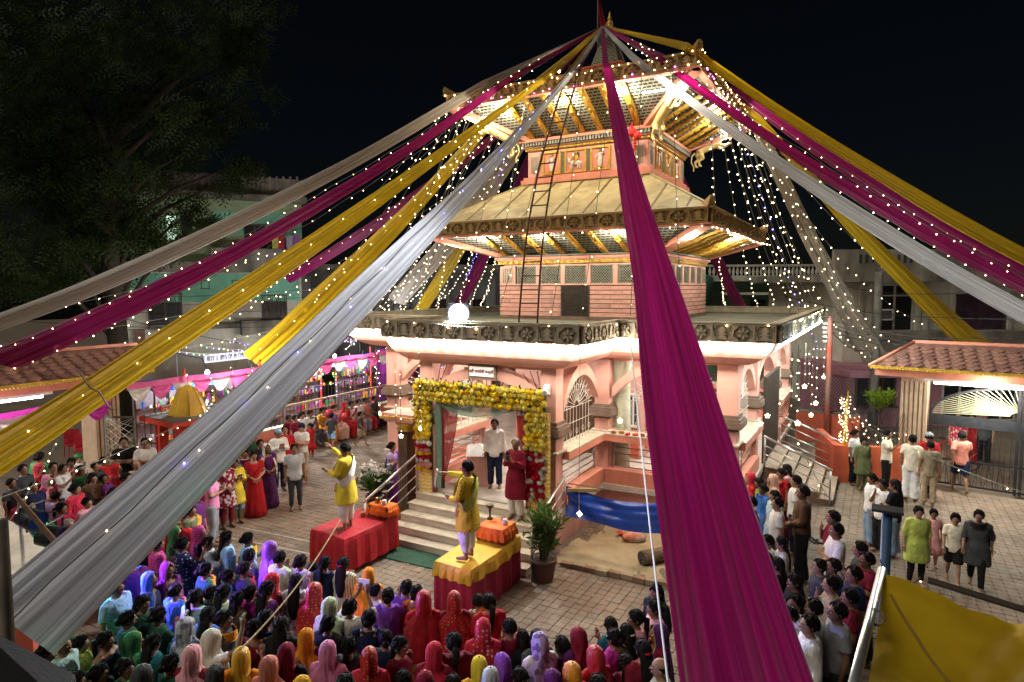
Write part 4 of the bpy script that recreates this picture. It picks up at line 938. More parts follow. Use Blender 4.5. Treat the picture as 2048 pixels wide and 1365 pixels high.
# white house on the right with stained parapet
hw_ = empty('white_house', (0,0,0), 0, 'off white house with stained parapet behind the right gatehouse', 'house'); F = Fac(1850, 27, rad(3))
F.box(1690, 562, 2140, 760, 0, 7, 'wall', OFFW, hw_, True); F.box(1642, 548, 2140, 564, -1.0, 7, 'balcony_slab', OLDC, hw_); F.box(1642, 502, 2140, 549, -1.0, -.85, 'roof_parapet', OLDC, hw_)
for i in range(8): F.box(1690+(i % 4)*12+(i//4)*62, 512, 1695+(i % 4)*12+(i//4)*62, 528, -1.02, -1.001, 'parapet_slot', DARKB, hw_)
F.box(1684, 562, 1692, 630, -.02, .3, 'side_pier', PKW, hw_)
F.win(1752, 572, 1826, 660, hw_, 2, frame=LFR); F.box(1752, 590, 1826, 593, -.07, -.02, 'transom', LFR, hw_)
F.win(1916, 592, 2010, 670, hw_, 2, frame=M('brown_frame', (.09, .06, .05, 1), None, 4, .6), glass=M('curtained_glass', (.10, .05, .09, 1), (.05, .03, .05, 1), 3, .4))
for x in (1722, 1738, 1836, 1852, 1905, 2020): F.box(x-4, 566, x+4, 664, -.12, -.001, 'wall_rib', OFFW, hw_)
F.box(1690, 660, 2140, 676, -.9, .05, 'ledge_slab', OLDC, hw_); F.box(1690, 676, 1860, 700, -.85, -.7, 'ledge_rail', OLDC, hw_)
ac = F.box(1748, 618, 1776, 640, -.35, -.05, 'air_conditioner', WHITEP, None); tag(ac, 'boxy white window air conditioner on the off white house', 'air conditioner')
ag = F.box(1751, 621, 1773, 637, -.37, -.351, 'intake_grille', M('grille_grey', (.12, .12, .12, 1), None, 8, .6), ac)
# dull pink house behind the gate
hp = empty('pink_house', (0,0,0), 0, 'low dull pink house seen through the arched iron gate', 'house'); F = Fac(1900, 24.5, rad(0))
F.box(1694, 752, 2140, 905, 0, 4, 'wall', PKW, hp, True); F.box(1690, 738, 2140, 753, -.4, 4, 'roof_slab', PKW, hp)
F.win(1712, 752, 1790, 812, hp, 3, 4); F.win(1838, 760, 1852, 850, hp, 1); F.win(1885, 772, 1952, 838, hp, 2, frame=LFR); F.win(1975, 770, 2030, 838, hp, 2, frame=LFR)
for x, lb in ((1786, 'dark red veranda post nearest the gate pillar'), (2019, 'dark red veranda post at the far right')):
    tag(F.box(x-3, 745, x+3, 900, -1.2, -1.05, 'veranda_post', M('dark_red_paint', (.2, .02, .04, 1), None, 4, .6), None, True), lb, 'post', 'veranda posts')
# poles and overhead wires
def pole(px, py0, py1, D, r, name, mat, label):
    p = atd(px, py0, D); t = atd(px, py1, D); b = MB(); b.tube([(p.x, p.y, 0), (p.x, p.y, t.z*.5), (p.x, p.y, t.z)], [r*1.15, r*1.05, r], 10); return tag(b.build(name, mat, smooth=True), label, 'pole')
pole(1745, 860, 545, 24, .14, 'utility_pole', CONC, 'thick concrete utility pole beside the right gatehouse')
tp = pole(1652, 880, 632, 22, .09, 'thin_pole', M('painted_pole', (.25, .2, .16, 1), (.4, .08, .05, 1), .8, .7), 'thin painted pole with insulators by the red wall')
for i in range(5):
    p = atd(1652, 650+i*9, 22); b = MB(); b.lathe([(.07, 0), (.14, .03), (.12, .09), (.07, .1)], (p.x, p.y, p.z), 10); b.build('insulator', WHITEP, tp, smooth=True)
wr = [((1640, 562, 30), (2120, 575, 14)), ((1560, 590, 32), (2120, 640, 15)), ((1656, 640, 22), (2120, 668, 16)), ((1656, 648, 22), (2120, 690, 16)), ((1656, 655, 22), (2120, 702, 17)), ((1656, 662, 22), (2120, 720, 18)), ((1652, 636, 22), (1420, 560, 40)), ((1652, 650, 22), (1745, 700, 24)), ((1640, 545, 30), (1440, 556, 32)),
      ((0, 598, 26), (640, 592, 30)), ((0, 612, 26), (700, 610, 32)), ((0, 640, 25), (760, 640, 30)), ((0, 575, 27), (600, 580, 30)), ((250, 660, 25), (760, 600, 34)), ((0, 556, 26), (560, 700, 24))]
for i, (a, c_) in enumerate(wr):
    p, q = atd(*a), atd(*c_); b = MB(); b.tube([p.lerp(q, t/16)-V((0,0,.35*sin(pi*t/16))) for t in range(17)], .012, 4)
    tag(b.build('overhead_cable', BLACKW), 'thin black overhead cable in front of the houses', 'cable', 'overhead cables')

# ================================================================== trees and plants
def leafmat(name, a, b_): return M(name, a, b_, 1.5, .6, trans=.25, spec=.2)
LEAF = leafmat('neem_leaf', (.034, .058, .010, 1), (.018, .033, .007, 1)); BARK = M('bark', (.045, .034, .022, 1), (.03, .022, .015, 1), 8, .9, bump=.5)
def sprays(b, c, R, n, size, rng, flat=.6):
    for _ in range(n):
        while True:
            p = V((rng.uniform(-1,1), rng.uniform(-1,1), rng.uniform(-1,1)))
            if p.length < 1: break
        p = V(c)+V((p.x*R[0], p.y*R[1], p.z*R[2]))
        d = V((rng.uniform(-1,1), rng.uniform(-1,1), rng.uniform(-1,.35))).normalized(); s = d.orthogonal().normalized()
        s = (MX.Rotation(rng.uniform(0, 6.28), 3, d) @ s)
        L = size*rng.uniform(.7, 1.4)
        for k in range(4):
            o = p+d*L*(k*.28); w = L*.34
            for sg in (-1, 1):
                t = (d*.5+s*sg).normalized(); b.add([o, o+t*w*.5+d*w*.16, o+t*w, o+t*w*.5-d*w*.14], [(0,1,2,3)])
rng = random.Random(3)
big = empty('tree', (-15, -9, 0), 0, 'huge dark neem tree filling the upper left sky', 'tree')
tb = atd(235, 700, 24); big.location = (0,0,0)
T = MB(); T.tube([(tb.x, tb.y, 0), (tb.x+.1, tb.y, 3), (tb.x-.2, tb.y, 7), (tb.x+.1, tb.y+.3, 11)], [.45, .36, .3, .18], 10)
clumps = []
for (x, y, D, r) in ((60, 60, 24, 2.6), (200, 40, 25, 2.6), (330, 60, 25, 2.5), (440, 70, 26, 2.0), (480, 120, 26, 1.5), (120, 180, 23, 2.6), (280, 180, 24, 2.4), (400, 200, 25, 1.6), (40, 300, 22, 2.4), (180, 310, 24, 2.3), (310, 300, 25, 2.0), (400, 290, 26, 1.5), (470, 330, 27, 1.2), (430, 370, 27, 1.3), (60, 430, 22, 2.3), (170, 440, 24, 2.0), (290, 420, 25, 1.7), (370, 430, 26, 1.3), (40, 520, 22, 1.8), (150, 530, 23, 1.4), (0, 150, 22, 2.6), (500, 210, 27, 1.0), (300, 480, 25, .9), (250, 500, 25, 1.0), (340, 500, 26, .8), (200, 560, 25, .9), (230, 250, 24, 1.6), (350, 130, 25, 1.8), (500, 60, 26, 1.2), (120, 90, 23, 2.2), (90, 370, 23, 2.0), (240, 380, 24, 1.5), (430, 440, 27, .8), (20, 220, 22, 2.2), (160, 240, 23, 1.9)):
    p = atd(x, y, D); clumps.append((p, r)); h = rng.uniform(.25, .6)
    st0 = V((tb.x, tb.y, min(10.5, max(3, p.z-2.5-h)))); T.tube([st0, st0.lerp(p, .5)+V((0,0,.3)), p], [.12, .07, .02], 6)
T.build('trunk', BARK, big, smooth=True)
CR = MB()
for p, r in clumps:
    for _ in range(int(r*3.6)):
        o = V((rng.gauss(0, 1), rng.gauss(0, 1), rng.gauss(0, .8)))*r*.5; sprays(CR, p+o, (r*.42, r*.42, r*.34), int(24+r*15), .5, rng)
cr = CR.build('crown', LEAF, big); tag(cr, kind='stuff')
bt = [atd(x, y, D) for x, y, D in ((20, 690, 34), (120, 640, 36))]
# potted shrubs
def shrub(name, loc, label, h, w, lm, pot=True, n=260, stems=9, leaf=.14, seed=1):
    r = random.Random(seed); o = empty(name, loc, 0, label, 'plant'); z0 = .0
    if pot:
        b = MB(); b.lathe([(.17, 0), (.19, .02), (.245, .36), (.26, .37), (.26, .42), (.235, .42), (.22, .37), (.02, .36)], (0,0,0), 20); b.build('pot', M('brown_pot', (.13, .07, .055, 1), None, 4, .5), o, smooth=True)
        b = MB(); b.lathe([(.215, .33), (.2, .375), (.01, .385)], (0,0,0), 14); b.build('soil', M('soil', (.03, .022, .015, 1)), o); z0 = .36
    s = MB(); l = MB()
    for i in range(stems):
        a = 2*pi*i/stems+r.random(); tip = V((cos(a)*w*r.uniform(.2, .9), sin(a)*w*r.uniform(.2, .9), z0+h*r.uniform(.7, 1)))
        s.tube([(cos(a)*.04, sin(a)*.04, z0), V((cos(a)*.08, sin(a)*.08, z0)).lerp(tip, .5), tip], [.012, .009, .004], 4)
        for _ in range(n//stems):
            t = r.uniform(.3, 1); p = V((0,0,z0)).lerp(tip, t)+V((r.gauss(0, w*.22), r.gauss(0, w*.22), r.gauss(0, h*.06)))
            d = V((r.gauss(0, .6), r.gauss(0, .6), r.uniform(.1, 1.2))).normalized(); q = d.orthogonal().normalized(); q = MX.Rotation(r.uniform(0, 6.3), 3, d) @ q
            for k in range(5):
                dd = (d+q*r.uniform(-.8, .8)).normalized(); L = leaf*r.uniform(.6, 1.3); ww = L*.1
                b0 = p+d*k*leaf*.15; x = dd.cross(q+V((.01,0,.02))).normalized()*ww; l.add([b0-x*.4, b0+dd*L*.5-x, b0+dd*L, b0+dd*L*.5+x], [(0,1,2,3)])
    s.build('stem', BARK, o); tag(l.build('foliage', lm, o), kind='stuff'); return o
FERN = leafmat('fern_leaf', (.10, .19, .03, 1), (.06, .12, .02, 1))
shrub('potted_plant', at(1086, 1160), 'feathery green shrub in a brown pot right of the porch steps', .98, .36, FERN, n=420, stems=12)
wp = shrub('potted_plant', at(753, 1022), 'fern with white flowers left of the porch steps', .55, .42, FERN, n=330, stems=11, seed=5)
fl = MB(); r5 = random.Random(9)
for i in range(34):
    c_ = V((r5.gauss(-.05, .17), r5.gauss(.05, .15), .95+r5.gauss(0, .1)))
    for k in range(6):
        a = k*pi/3+r5.random(); d = V((cos(a), sin(a), r5.uniform(-.2, .6))).normalized(); s = V((-sin(a), cos(a), 0))*.03; fl.add([c_, c_+d*.06-s, c_+d*.11, c_+d*.06+s], [(0,1,2,3)])
tag(fl.build('white_blossoms', M('white_petal', (.8, .78, .74, 1), None, 4, .6, trans=.3), wp), kind='stuff')
LIME = leafmat('lime_leaf', (.26, .36, .03, 1), (.14, .22, .02, 1))
p = atd(1760, 800, 21.5); sh = shrub('small_tree', (p.x, p.y, .0), 'bright yellow green bushy plant by the gate pillar', .7, .42, LIME, pot=False, n=300, stems=9, leaf=.16, seed=8)
for ch in sh.children: ch.location.z = p.z-.45
b = MB(); b.tube([(0,0,0), (.03,0,p.z-.4)], .025, 6); b.build('trunk', BARK, sh)

pt = MB(); r6 = random.Random(12)
for _ in range(900):
    if r6.random() < .6: x, y = r6.gauss(0, 1.6), r6.gauss(-9.4, .8)
    else: x, y = r6.uniform(-8, 9), r6.uniform(-13, 0)
    if not in_plaza(x, y): continue
    a = r6.uniform(0, 6.28); L = r6.uniform(.012, .035); d = V((cos(a), sin(a), r6.uniform(0, .5))); q = V((-sin(a), cos(a), 0))*.5; p = V((x, y, .006)); pt.cur = r6.randrange(4); pt.add([p, p+(d*.5-q)*L, p+d*L, p+(d*.5+q)*L], [(0,1,2,3)])
tag(pt.build('scattered_petals', [M('litter_yellow', (.6, .4, .05, 1)), M('litter_red', (.35, .03, .04, 1)), M('litter_white', (.6, .58, .5, 1)), M('litter_brown', (.12, .09, .05, 1))]), 'petals and scraps of litter strewn on the paving', 'litter', kind='stuff')
for (a, b_) in (((340, 1052), (640, 1112)), ((410, 1040), (640, 1088))):
    p, q = at(*a), at(*b_); d = (q-p).normalized(); n = V((-d.y, d.x, 0))*.025; m_ = MB(); m_.add([p-n+V((0,0,.005)), q-n+V((0,0,.005)), q+n+V((0,0,.005)), p+n+V((0,0,.005))], [(0,1,2,3)]); m_.build('chalk_line', M('chalk', (.45, .42, .36, 1), (.3, .25, .2, 1), 9, .9), plaza)
# ================================================================== DRAPES from the spire to the compound edge
HUBD = (V((0,0,13.0))-CAMP).dot(fw); HUB = atd(1206, 54, HUBD)
def DRM(name, c, c2, rough=.42, trans=.38):
    m = bpy.data.materials.new(name); m.use_nodes = True; n = m.node_tree; L = n.links; N = n.nodes
    b = N['Principled BSDF']; b.inputs['Roughness'].default_value = rough; b.inputs['Specular IOR Level'].default_value = .35; b.inputs['Sheen Weight'].default_value = .2
    uv = N.new('ShaderNodeUVMap'); mp = N.new('ShaderNodeMapping'); mp.inputs['Scale'].default_value = (26, 2.2, 1); L.new(uv.outputs[0], mp.inputs[0])
    nz = N.new('ShaderNodeTexNoise'); nz.inputs['Scale'].default_value = 1; nz.inputs['Detail'].default_value = 5; nz.inputs['Roughness'].default_value = .6; L.new(mp.outputs[0], nz.inputs['Vector'])
    r = N.new('ShaderNodeValToRGB'); r.color_ramp.elements[0].position = .34; r.color_ramp.elements[1].position = .66; r.color_ramp.elements[0].color = c2; r.color_ramp.elements[1].color = c; L.new(nz.outputs['Fac'], r.inputs[0])
    L.new(r.outputs[0], b.inputs['Base Color']); bp = N.new('ShaderNodeBump'); bp.inputs['Strength'].default_value = .5; bp.inputs['Distance'].default_value = .02; L.new(nz.outputs['Fac'], bp.inputs['Height']); L.new(bp.outputs[0], b.inputs['Normal'])
    o = N['Material Output']; mx = N.new('ShaderNodeMixShader'); tr = N.new('ShaderNodeBsdfTranslucent'); mx.inputs[0].default_value = trans; L.new(r.outputs[0], tr.inputs[0]); L.new(b.outputs[0], mx.inputs[1]); L.new(tr.outputs[0], mx.inputs[2]); L.new(mx.outputs[0], o.inputs[0]); return m
DMAG = DRM('magenta_drape', (.36, .006, .14, 1), (.19, .002, .07, 1)); DYEL = DRM('yellow_drape', (.72, .48, .012, 1), (.50, .31, .008, 1)); DGRY = DRM('silver_white_drape', (.66, .655, .67, 1), (.34, .34, .36, 1), .34); DCRM = DRM('cream_drape', (.56, .49, .40, 1), (.38, .33, .27, 1))
DRAPES = []
def drape(end, width, mat, label, sag=.6, hubw=.10, seed=0, nf=5, belly=.16, clear=None, spread=.55, twist=.0, knee=None, pw=.9):
    r = random.Random(seed*7+3); E_ = V(end); A = HUB+V((0, 0, 0)); d = (E_-A); Ln = d.length; dn = d.normalized()
    tocam = (CAMP-(A+E_)/2).normalized(); ac = dn.cross(tocam).normalized(); hz = dn.cross(V((0,0,1))).normalized()
    if ac.dot(hz) < 0: hz = -hz
    ac = (ac*.75+hz*.25).normalized(); nm = dn.cross(ac).normalized()
    hz2 = V((d.x, d.y)); te = None; lim = E2+.16
    for tx in ((lim*(1 if d.x > 0 else -1)-A.x)/d.x if abs(d.x) > 1e-6 else 9, (lim*(1 if d.y > 0 else -1)-A.y)/d.y if abs(d.y) > 1e-6 else 9):
        if te is None or tx < te: te = tx
    ze = A.z+d.z*te; KN = None
    if knee is not None:
        KN = V(knee) if hasattr(knee, '__len__') else V((aty(knee, 140, -(E2+.16)).x, -(E2+.16), 10.79)); te = (KN-A).length/((KN-A).length+(E_-KN).length)
    elif ze < 10.80: KN = V((A.x+d.x*te, A.y+d.y*te, 10.80+.05*(seed % 3)))
    NL, NW = 72, 30; vs = []; uvs = []
    ph = [r.uniform(0, 6.3) for _ in range(6)]; am = [r.uniform(.5, 1.2) for _ in range(6)]; sk = r.uniform(.25, .75)
    def center(t):
        if KN is None: return A+d*t-V((0,0,1))*sag*6.75*t*t*(1-t)*.9
        if t < te: return A.lerp(KN, t/te)
        q = (t-te)/(1-te); return KN.lerp(E_, q)-V((0,0,1))*sag*4*q*(1-q)*.9
    for i in range(NL+1):
        t = i/NL; tt = max(0, min(1, (t-te*.3)/spread)); w = hubw+(width-hubw)*(tt**pw); c = center(t); tw = twist*t
        acx = MX.Rotation(tw, 3, dn) @ ac; nmx = MX.Rotation(tw, 3, dn) @ nm
        for j in range(NW+1):
            s = j/NW; q = s-.5
            # uneven gather: cloth crowds to one edge in tight folds
            qq = q*(1+.05*sin(t*11+ph[4])+.035*sin(t*29+ph[5])*(q > 0))+.10*sin(2*pi*(s+sk))*(1-.3*t)+.02*sin(t*17+ph[2])
            f = 0
            for k in range(nf): f += am[k]*sin((k+1)*2.1*pi*s*1.6+ph[k]+t*1.3*sin(ph[k]))*.028/(1+k*.35)
            f *= w/.8*(1.15-.35*t); f -= belly*w*(1-4*q*q)
            f += .035*w*abs(sin(s*17+ph[1]+t*.8))*(1-.4*t)+.018*w*sin(s*60+ph[0]*3+t*2)*(.8-.4*t); f += .012*w*sin(t*23+s*5+ph[2])+.03*w*sin(t*7+ph[3])*(s-.5)
            vs.append(c+acx*(qq*w)+nmx*f); uvs.append((s, t*Ln/8))
    me = bpy.data.meshes.new('drape'); W1 = NW+1
    me.from_pydata([tuple(v) for v in vs], [], [(i*W1+j, i*W1+j+1, (i+1)*W1+j+1, (i+1)*W1+j) for i in range(NL) for j in range(NW)])
    ul = me.uv_layers.new(name='UVMap'); li = [0]*len(me.loops); me.loops.foreach_get('vertex_index', li); ul.data.foreach_set('uv', [c for v in li for c in uvs[v]])
    me.polygons.foreach_set('use_smooth', [True]*len(me.polygons)); me.materials.append(mat)
    o = put('drape', me); tag(o, label, 'drape', 'festival drapes fanning out from the spire'); DRAPES.append((o, center, Ln, ac)); return len(DRAPES)-1
dA = drape(atd(-70, 668, 17), .44, DCRM, 'cream drape, topmost of those reaching the left edge', .5, seed=1, knee=965)
dB = drape(atd(-70, 752, 14.5), .66, DMAG, 'magenta drape lined with bulbs, second from the top at the left edge', .62, seed=2, knee=1016, spread=.95, pw=1.25)
dC = drape(atd(-60, 945, 11.0), .80, DYEL, 'broad yellow drape running down to the left edge', .16, seed=3, knee=1108, spread=1.0, pw=1.5)
dD = drape(atd(28, 1262, 5.2), .84, DGRY, 'wide silver white drape coming down to the lower left corner', .22, seed=4, spread=1.0, knee=1153, pw=1.9)
dE = drape(atd(1512, 1440, 3.7), .84, DMAG, 'wide magenta drape hanging down the middle towards the viewer', .12, seed=5, spread=1.0, belly=.06, knee=1211, pw=1.5)
dF = drape(atd(2120, 662, 13.5), .50, DGRY, 'silver grey drape, lowest of those reaching the right edge', .3, seed=6, knee=1267, spread=1.0, pw=1.2)
dG = drape(atd(2120, 608, 14.5), .46, DMAG, 'dark magenta drape between silver and yellow drapes at the right', .35, seed=7, knee=1303, spread=1.0, pw=1.1)
dI = drape(atd(2120, 580, 17), .40, DMAG, 'thinner magenta drape just under the yellow one at the right', .3, seed=9)
dH = drape(atd(2120, 553, 16), .40, DYEL, 'yellow drape, topmost of those reaching the right edge', .25, seed=8, knee=1372, spread=.9)
dJ = drape(atd(1752, 716, 24), .80, DCRM, 'pale drape going down behind the upper eave to the utility pole', .3, seed=10, knee=(3.62, 2.6, 10.79), spread=.9)
dK = drape(atd(1960, 696, 23), .85, DYEL, 'yellow drape ending behind the right tiled gatehouse', .3, seed=11, knee=(3.62, 1.4, 10.79), spread=.95, pw=1.3)
dL = drape(atd(1485, 622, 30), .50, DMAG, 'thin magenta drape passing behind the tower on its right', .3, seed=12)
dM = drape(atd(508, 722, 21), .85, DYEL, 'yellow drape ending at the left fence bunting', .3, seed=13, knee=(-3.62, -.6, 10.79), spread=.9)
dN = drape(atd(575, 560, 26), .42, DMAG, 'narrow magenta drape half hidden behind the broad yellow one', .3, seed=14, knee=(-3.62, .4, 10.79))
dO = drape(atd(790, 600, 28), .80, DCRM, 'cream drape passing behind the lower roof corner on the left', .3, seed=15, knee=(-3.62, 1.6, 10.79))
dP = drape(atd(838, 626, 30), .52, DYEL, 'narrow yellow drape behind the tower ending at the deck', .3, seed=16)
dQ = drape(atd(913, 614, 33), .50, DMAG, 'narrow magenta drape behind the tower ending near the floodlight', .3, seed=17)
# knot band on the broad yellow drape
o, cen, Ln, ac = DRAPES[dC]; c = cen(.88); b = MB(); b.tube([c+ac*(.48*(i/12-.5)*2)-V((0,0,.05*sin(i)))+(CAMP-c).normalized()*.14 for i in range(13)], .018, 5); b.build('tie_cord', MBROWN, o)

# ================================================================== LIGHT STRINGS
def blabel(i): return i
def lstring(path, label, spacing=.34, r=.032, mat=BULBC, wire=.008, jitter=.05, mats=None, group='fairy light strings', drop=.03):
    P = [V(p) for p in path]; o = empty('light_string', P[0], 0, label, 'light string', group); base = P[0]
    b = MB(); b.tube([p-base for p in P], wire, 3, cap=False); b.build('wire', WIRE, o)
    bb = MB(); acc = spacing*random.random(); L = 0; ms = mats or [mat]
    for i in range(len(P)-1):
        seg = P[i+1]-P[i]; sl = seg.length; t = acc
        while t < sl:
            p = P[i]+seg*(t/sl)-base+V((random.uniform(-jitter, jitter), random.uniform(-jitter, jitter), -drop+random.uniform(-jitter, jitter)*.5)); bb.cur = random.randrange(len(ms)) if len(ms) > 1 else 0
            bb.oct(p, r*.58*random.uniform(.7, 1.25)); t += spacing*random.uniform(.8, 1.2)
        acc = t-sl
    if bb.v: tag(bb.build('bulbs', ms, o), kind='stuff')
    return o
def sagline(a, b, sag, n=24): a, b = V(a), V(b); return [a.lerp(b, i/n)-V((0,0,1))*sag*4*(i/n)*(1-i/n) for i in range(n+1)]
# strings riding on the drapes
for di, off, lb, sp in ((dB, .36, 'upper', .36), (dB, -.38, 'lower', .4), (dC, .1, 'upper', .75), (dM, .2, 'upper', .5), (dG, .30, 'upper', .36), (dG, -.34, 'lower', .36), (dI, .1, 'upper', .4), (dD, .15, 'upper', .8), (dO, .2, 'upper', .4), (dJ, .2, 'upper', .4), (dJ, -.3, 'lower', .4), (dN, .3, 'upper', .5)):
    o, cen, Ln, ac = DRAPES[di]; w = (.7 if di in (dB, dC, dM) else .5)
    pts = []
    for i in range(40):
        t = .16+.84*i/39; c = cen(t); pts.append(c+ac*off*w*min(1, t/.55)+(CAMP-c).normalized()*(.10+.06*min(1, t))+V((0,0,.02*sin(i*1.7))))
    lstring(pts, 'bulbs on the %s edge of the %s' % (lb, ' '.join(o['label'].split(',')[0].split()[:9])), sp*1.15, .025 if di != dD else .014, BULBC if di != dB else BULBW, group='bulb strings on the drapes')
# blue bulbs along the silver drape
o, cen, Ln, ac = DRAPES[dD]; lstring([cen(.3+.62*i/30)+ac*.06+(CAMP-cen(.3+.62*i/30)).normalized()*.16 for i in range(31)], 'sparse string of blue bulbs on the wide silver white drape', .95, .022, BULBB, group=None, wire=.003)
# strings from the upper eave out to the compound edge
k = 0
WHERE = ['left of the temple between eave and fence', 'right of the temple between eave and pole']
lefts = [(500, 700, 22), (560, 690, 24), (620, 690, 25), (660, 660, 27), (700, 690, 26), (735, 640, 29), (770, 650, 30), (800, 620, 31), (850, 640, 32), (880, 600, 33), (930, 620, 34), (330, 690, 22), (410, 640, 24), (200, 700, 20), (960, 610, 35), (825, 640, 30), (870, 632, 31), (760, 692, 27), (720, 682, 27), (690, 700, 25), (905, 640, 33)]
for i, e in enumerate(lefts):
    u = -3.4+i*.22; a = V((-3.5, -3.4+.45*i, 10.55)) if i < 12 else V((-3.3+(i-12)*1.2, -3.55, 10.5)) if i < 15 else V((-3.55, -3.3+(i-15)*.5, 10.5))
    lstring(sagline(a, atd(*e), random.uniform(.4, 1.2)), 'string of fairy lights hanging '+WHERE[0], .42, .034, random.choice([BULBC, BULBC, BULBW]), group='fairy lights left of the temple')
rights = [(1450, 610, 33), (1530, 640, 31), (1560, 640, 29), (1600, 650, 27), (1660, 660, 24), (1700, 700, 24), (1740, 720, 24), (1790, 690, 23), (1850, 650, 24), (1960, 690, 23)]
for i, e in enumerate(rights):
    a = V((3.52, -2.6+.6*i, 10.5)); lstring(sagline(a, atd(*e), random.uniform(.4, 1.2)), 'string of fairy lights hanging '+WHERE[1], .5, .034, random.choice([BULBC, BULBC, BULBW]), group='fairy lights right of the temple')
for (a, e, lb) in ((V((3.5, 1.5, 10.3)), (1640, 700, 24), 'string of blue bulbs falling from the upper eave to the red wall'), (V((-3.4, 0, 10.4)), (930, 560, 36), 'string of blue bulbs left of the upper tower')):
    lstring(sagline(a, atd(*e), .5), lb, .42, .034, BULBB, group=None)
# curtains of bulbs over the tower front and roofs
for i in range(9):
    x = -3.0+i*.75; a = V((x*.98, -3.62, 10.42)); bt_ = V((x*1.25+random.uniform(-.2, .2), -5.2-1.2*random.random(), 4.75))
    lstring(sagline(a, bt_, .25), 'string of sparse bulbs dropping in front of the tower', .55, .026, BULBW, group='sparse bulb strings in front of the tower')
for i in range(5):
    y = -2.8+i*1.4; lstring(sagline(V((3.62, y, 10.4)), V((5.6, y*1.2, 4.75)), .3), 'string of sparse bulbs dropping down the right of the tower', .5, .028, BULBW, group='sparse bulb strings beside the tower')
# dense strings along the eaves and parapet
for h, z, lb in ((E2+.12, 10.72, 'bulb string along the top of the upper eave'), (E2+.12, 10.45, 'bulb string looped along the face of the upper eave')):
    lstring([(-h, -h, z), (0, -h-.02, z-.05), (h, -h, z), (h+.02, 0, z-.05), (h, h, z)], lb, .24, .03, None, mats=[BULBW, BULBW, BULBC, BULBP] if z < 10.6 else [BULBW], group=None)
lstring([(-E1-.12, -E1-.13, 6.74), (0, -E1-.14, 6.72), (E1+.12, -E1-.13, 6.74), (E1+.14, 0, 6.72), (E1+.12, E1, 6.74)], 'bulb string under the lower eave', .42, .035, BULBC, group=None)
lstring([(-2.4, -7.72, 4.66), (0, -7.74, 4.55), (2.4, -7.72, 4.66), (2.45, -5.7, 4.6), (5.7, -5.72, 4.64), (5.72, 0, 4.6), (5.7, 5.6, 4.64)], 'bulb string looped along the carved parapet', .8, .034, BULBW, group=None)
# long strings across the plaza on the left and right
for i, (a, e) in enumerate((((120, 870, 16), (-60, 1150, 9)), ((450, 800, 19), (-40, 1010, 9)), ((430, 820, 17), (0, 1180, 6.5)), ((1690, 830, 18), (2120, 1010, 13)), ((1840, 1155, 5.6), (1760, 1120, 5.8)), ((1560, 800, 17), (1665, 1010, 16)), ((0, 640, 20), (640, 480, 30)), ((0, 690, 19), (700, 560, 28)), ((60, 740, 18), (640, 640, 26)))):
    lstring(sagline(atd(*a), atd(*e), .15), ['bulb string slanting past the left mesh gate', 'upper bulb string over the left crowd', 'lower bulb string over the left crowd', 'bulb string in front of the arched iron gate', 'short bulb string on the yellow tarp pole', 'bulb string from the side gate to the stair rail', 'bulb string below the cream drape', 'bulb string below the magenta drape at left', 'bulb string above the left tiled roof'][i], (.75, .7, .75, 1.1, .4, .55, .5, .5, .45)[i], (.03, .025, .02, .028, .012, .035, .034, .034, .03)[i], BULBW, group=None)
# hanging drops with star lanterns by the right side, and by the left of the porch
def star(loc, label, mat=BULBC, s=.11):
    b = MB(); n = 5
    for i in range(n):
        a = 2*pi*i/n+pi/2; b.oct((cos(a)*s*.7, 0, sin(a)*s*.7), s*.3)
    b.oct((0, 0, 0), s*.28); o = b.build('star_lantern', mat); o.location = loc; o.rotation_euler = (0, 0, random.uniform(-.6, .6)); return tag(o, label, 'lantern', 'hanging star lanterns')
for i, (x, y0, y1) in enumerate(((1597, 690, 800), (1612, 686, 762), (1600, 700, 830), (1627, 690, 815), (1636, 680, 792), (1650, 680, 745), (1585, 705, 815), (1655, 690, 800), (1620, 700, 770))):
    p = atx(x, y0, 5.75 if i % 2 else 5.9); q = atx(x, y1, 5.75 if i % 2 else 5.9); q = V((p.x, p.y, q.z)); lstring([p, q], 'thin vertical bulb string under the long tube lamp', .28, .026, BULBC, group='vertical strings under the tube lamp', jitter=.01); 
    if i in (1, 2, 3, 4, 5): star(q-V((0,0,.1)), ['', 'star lantern hanging highest of the cluster by the red wall', 'star lantern lowest of the cluster by the red wall', 'bright star lantern beside the pole by the red wall', 'star lantern between two others near the red wall', 'star lantern close to the thin painted pole'][i], s=.065)
for i, (x, y0, y1) in enumerate(((757, 690, 820), (748, 690, 770), (790, 725, 848), (800, 740, 865), (838, 690, 850))):
    p = aty(x, y0, -7.75); q = aty(x, y1, -7.75); lstring([p, V((p.x, p.y, q.z))], 'thin vertical bulb string at the porch corner', .25, .022, BULBC, group='vertical strings at the porch corner', jitter=.01)
    if i in (0, 3, 4): star(V((p.x, p.y, q.z-.08)), ['star lantern hanging left of the porch cove', '', '', 'star lantern in front of the left brown column', 'star lantern beside the flower frame'][i], s=.055)
star(aty(1240, 842, -5.2), 'star lantern in the arched bay right of the porch', s=.06)
star(at(1535, 832, 2.4), 'star lantern beside the folding side gate', s=.06); star(at(1521, 848, 2.3), 'star lantern in the first bay beside the corner pillar', s=.055)
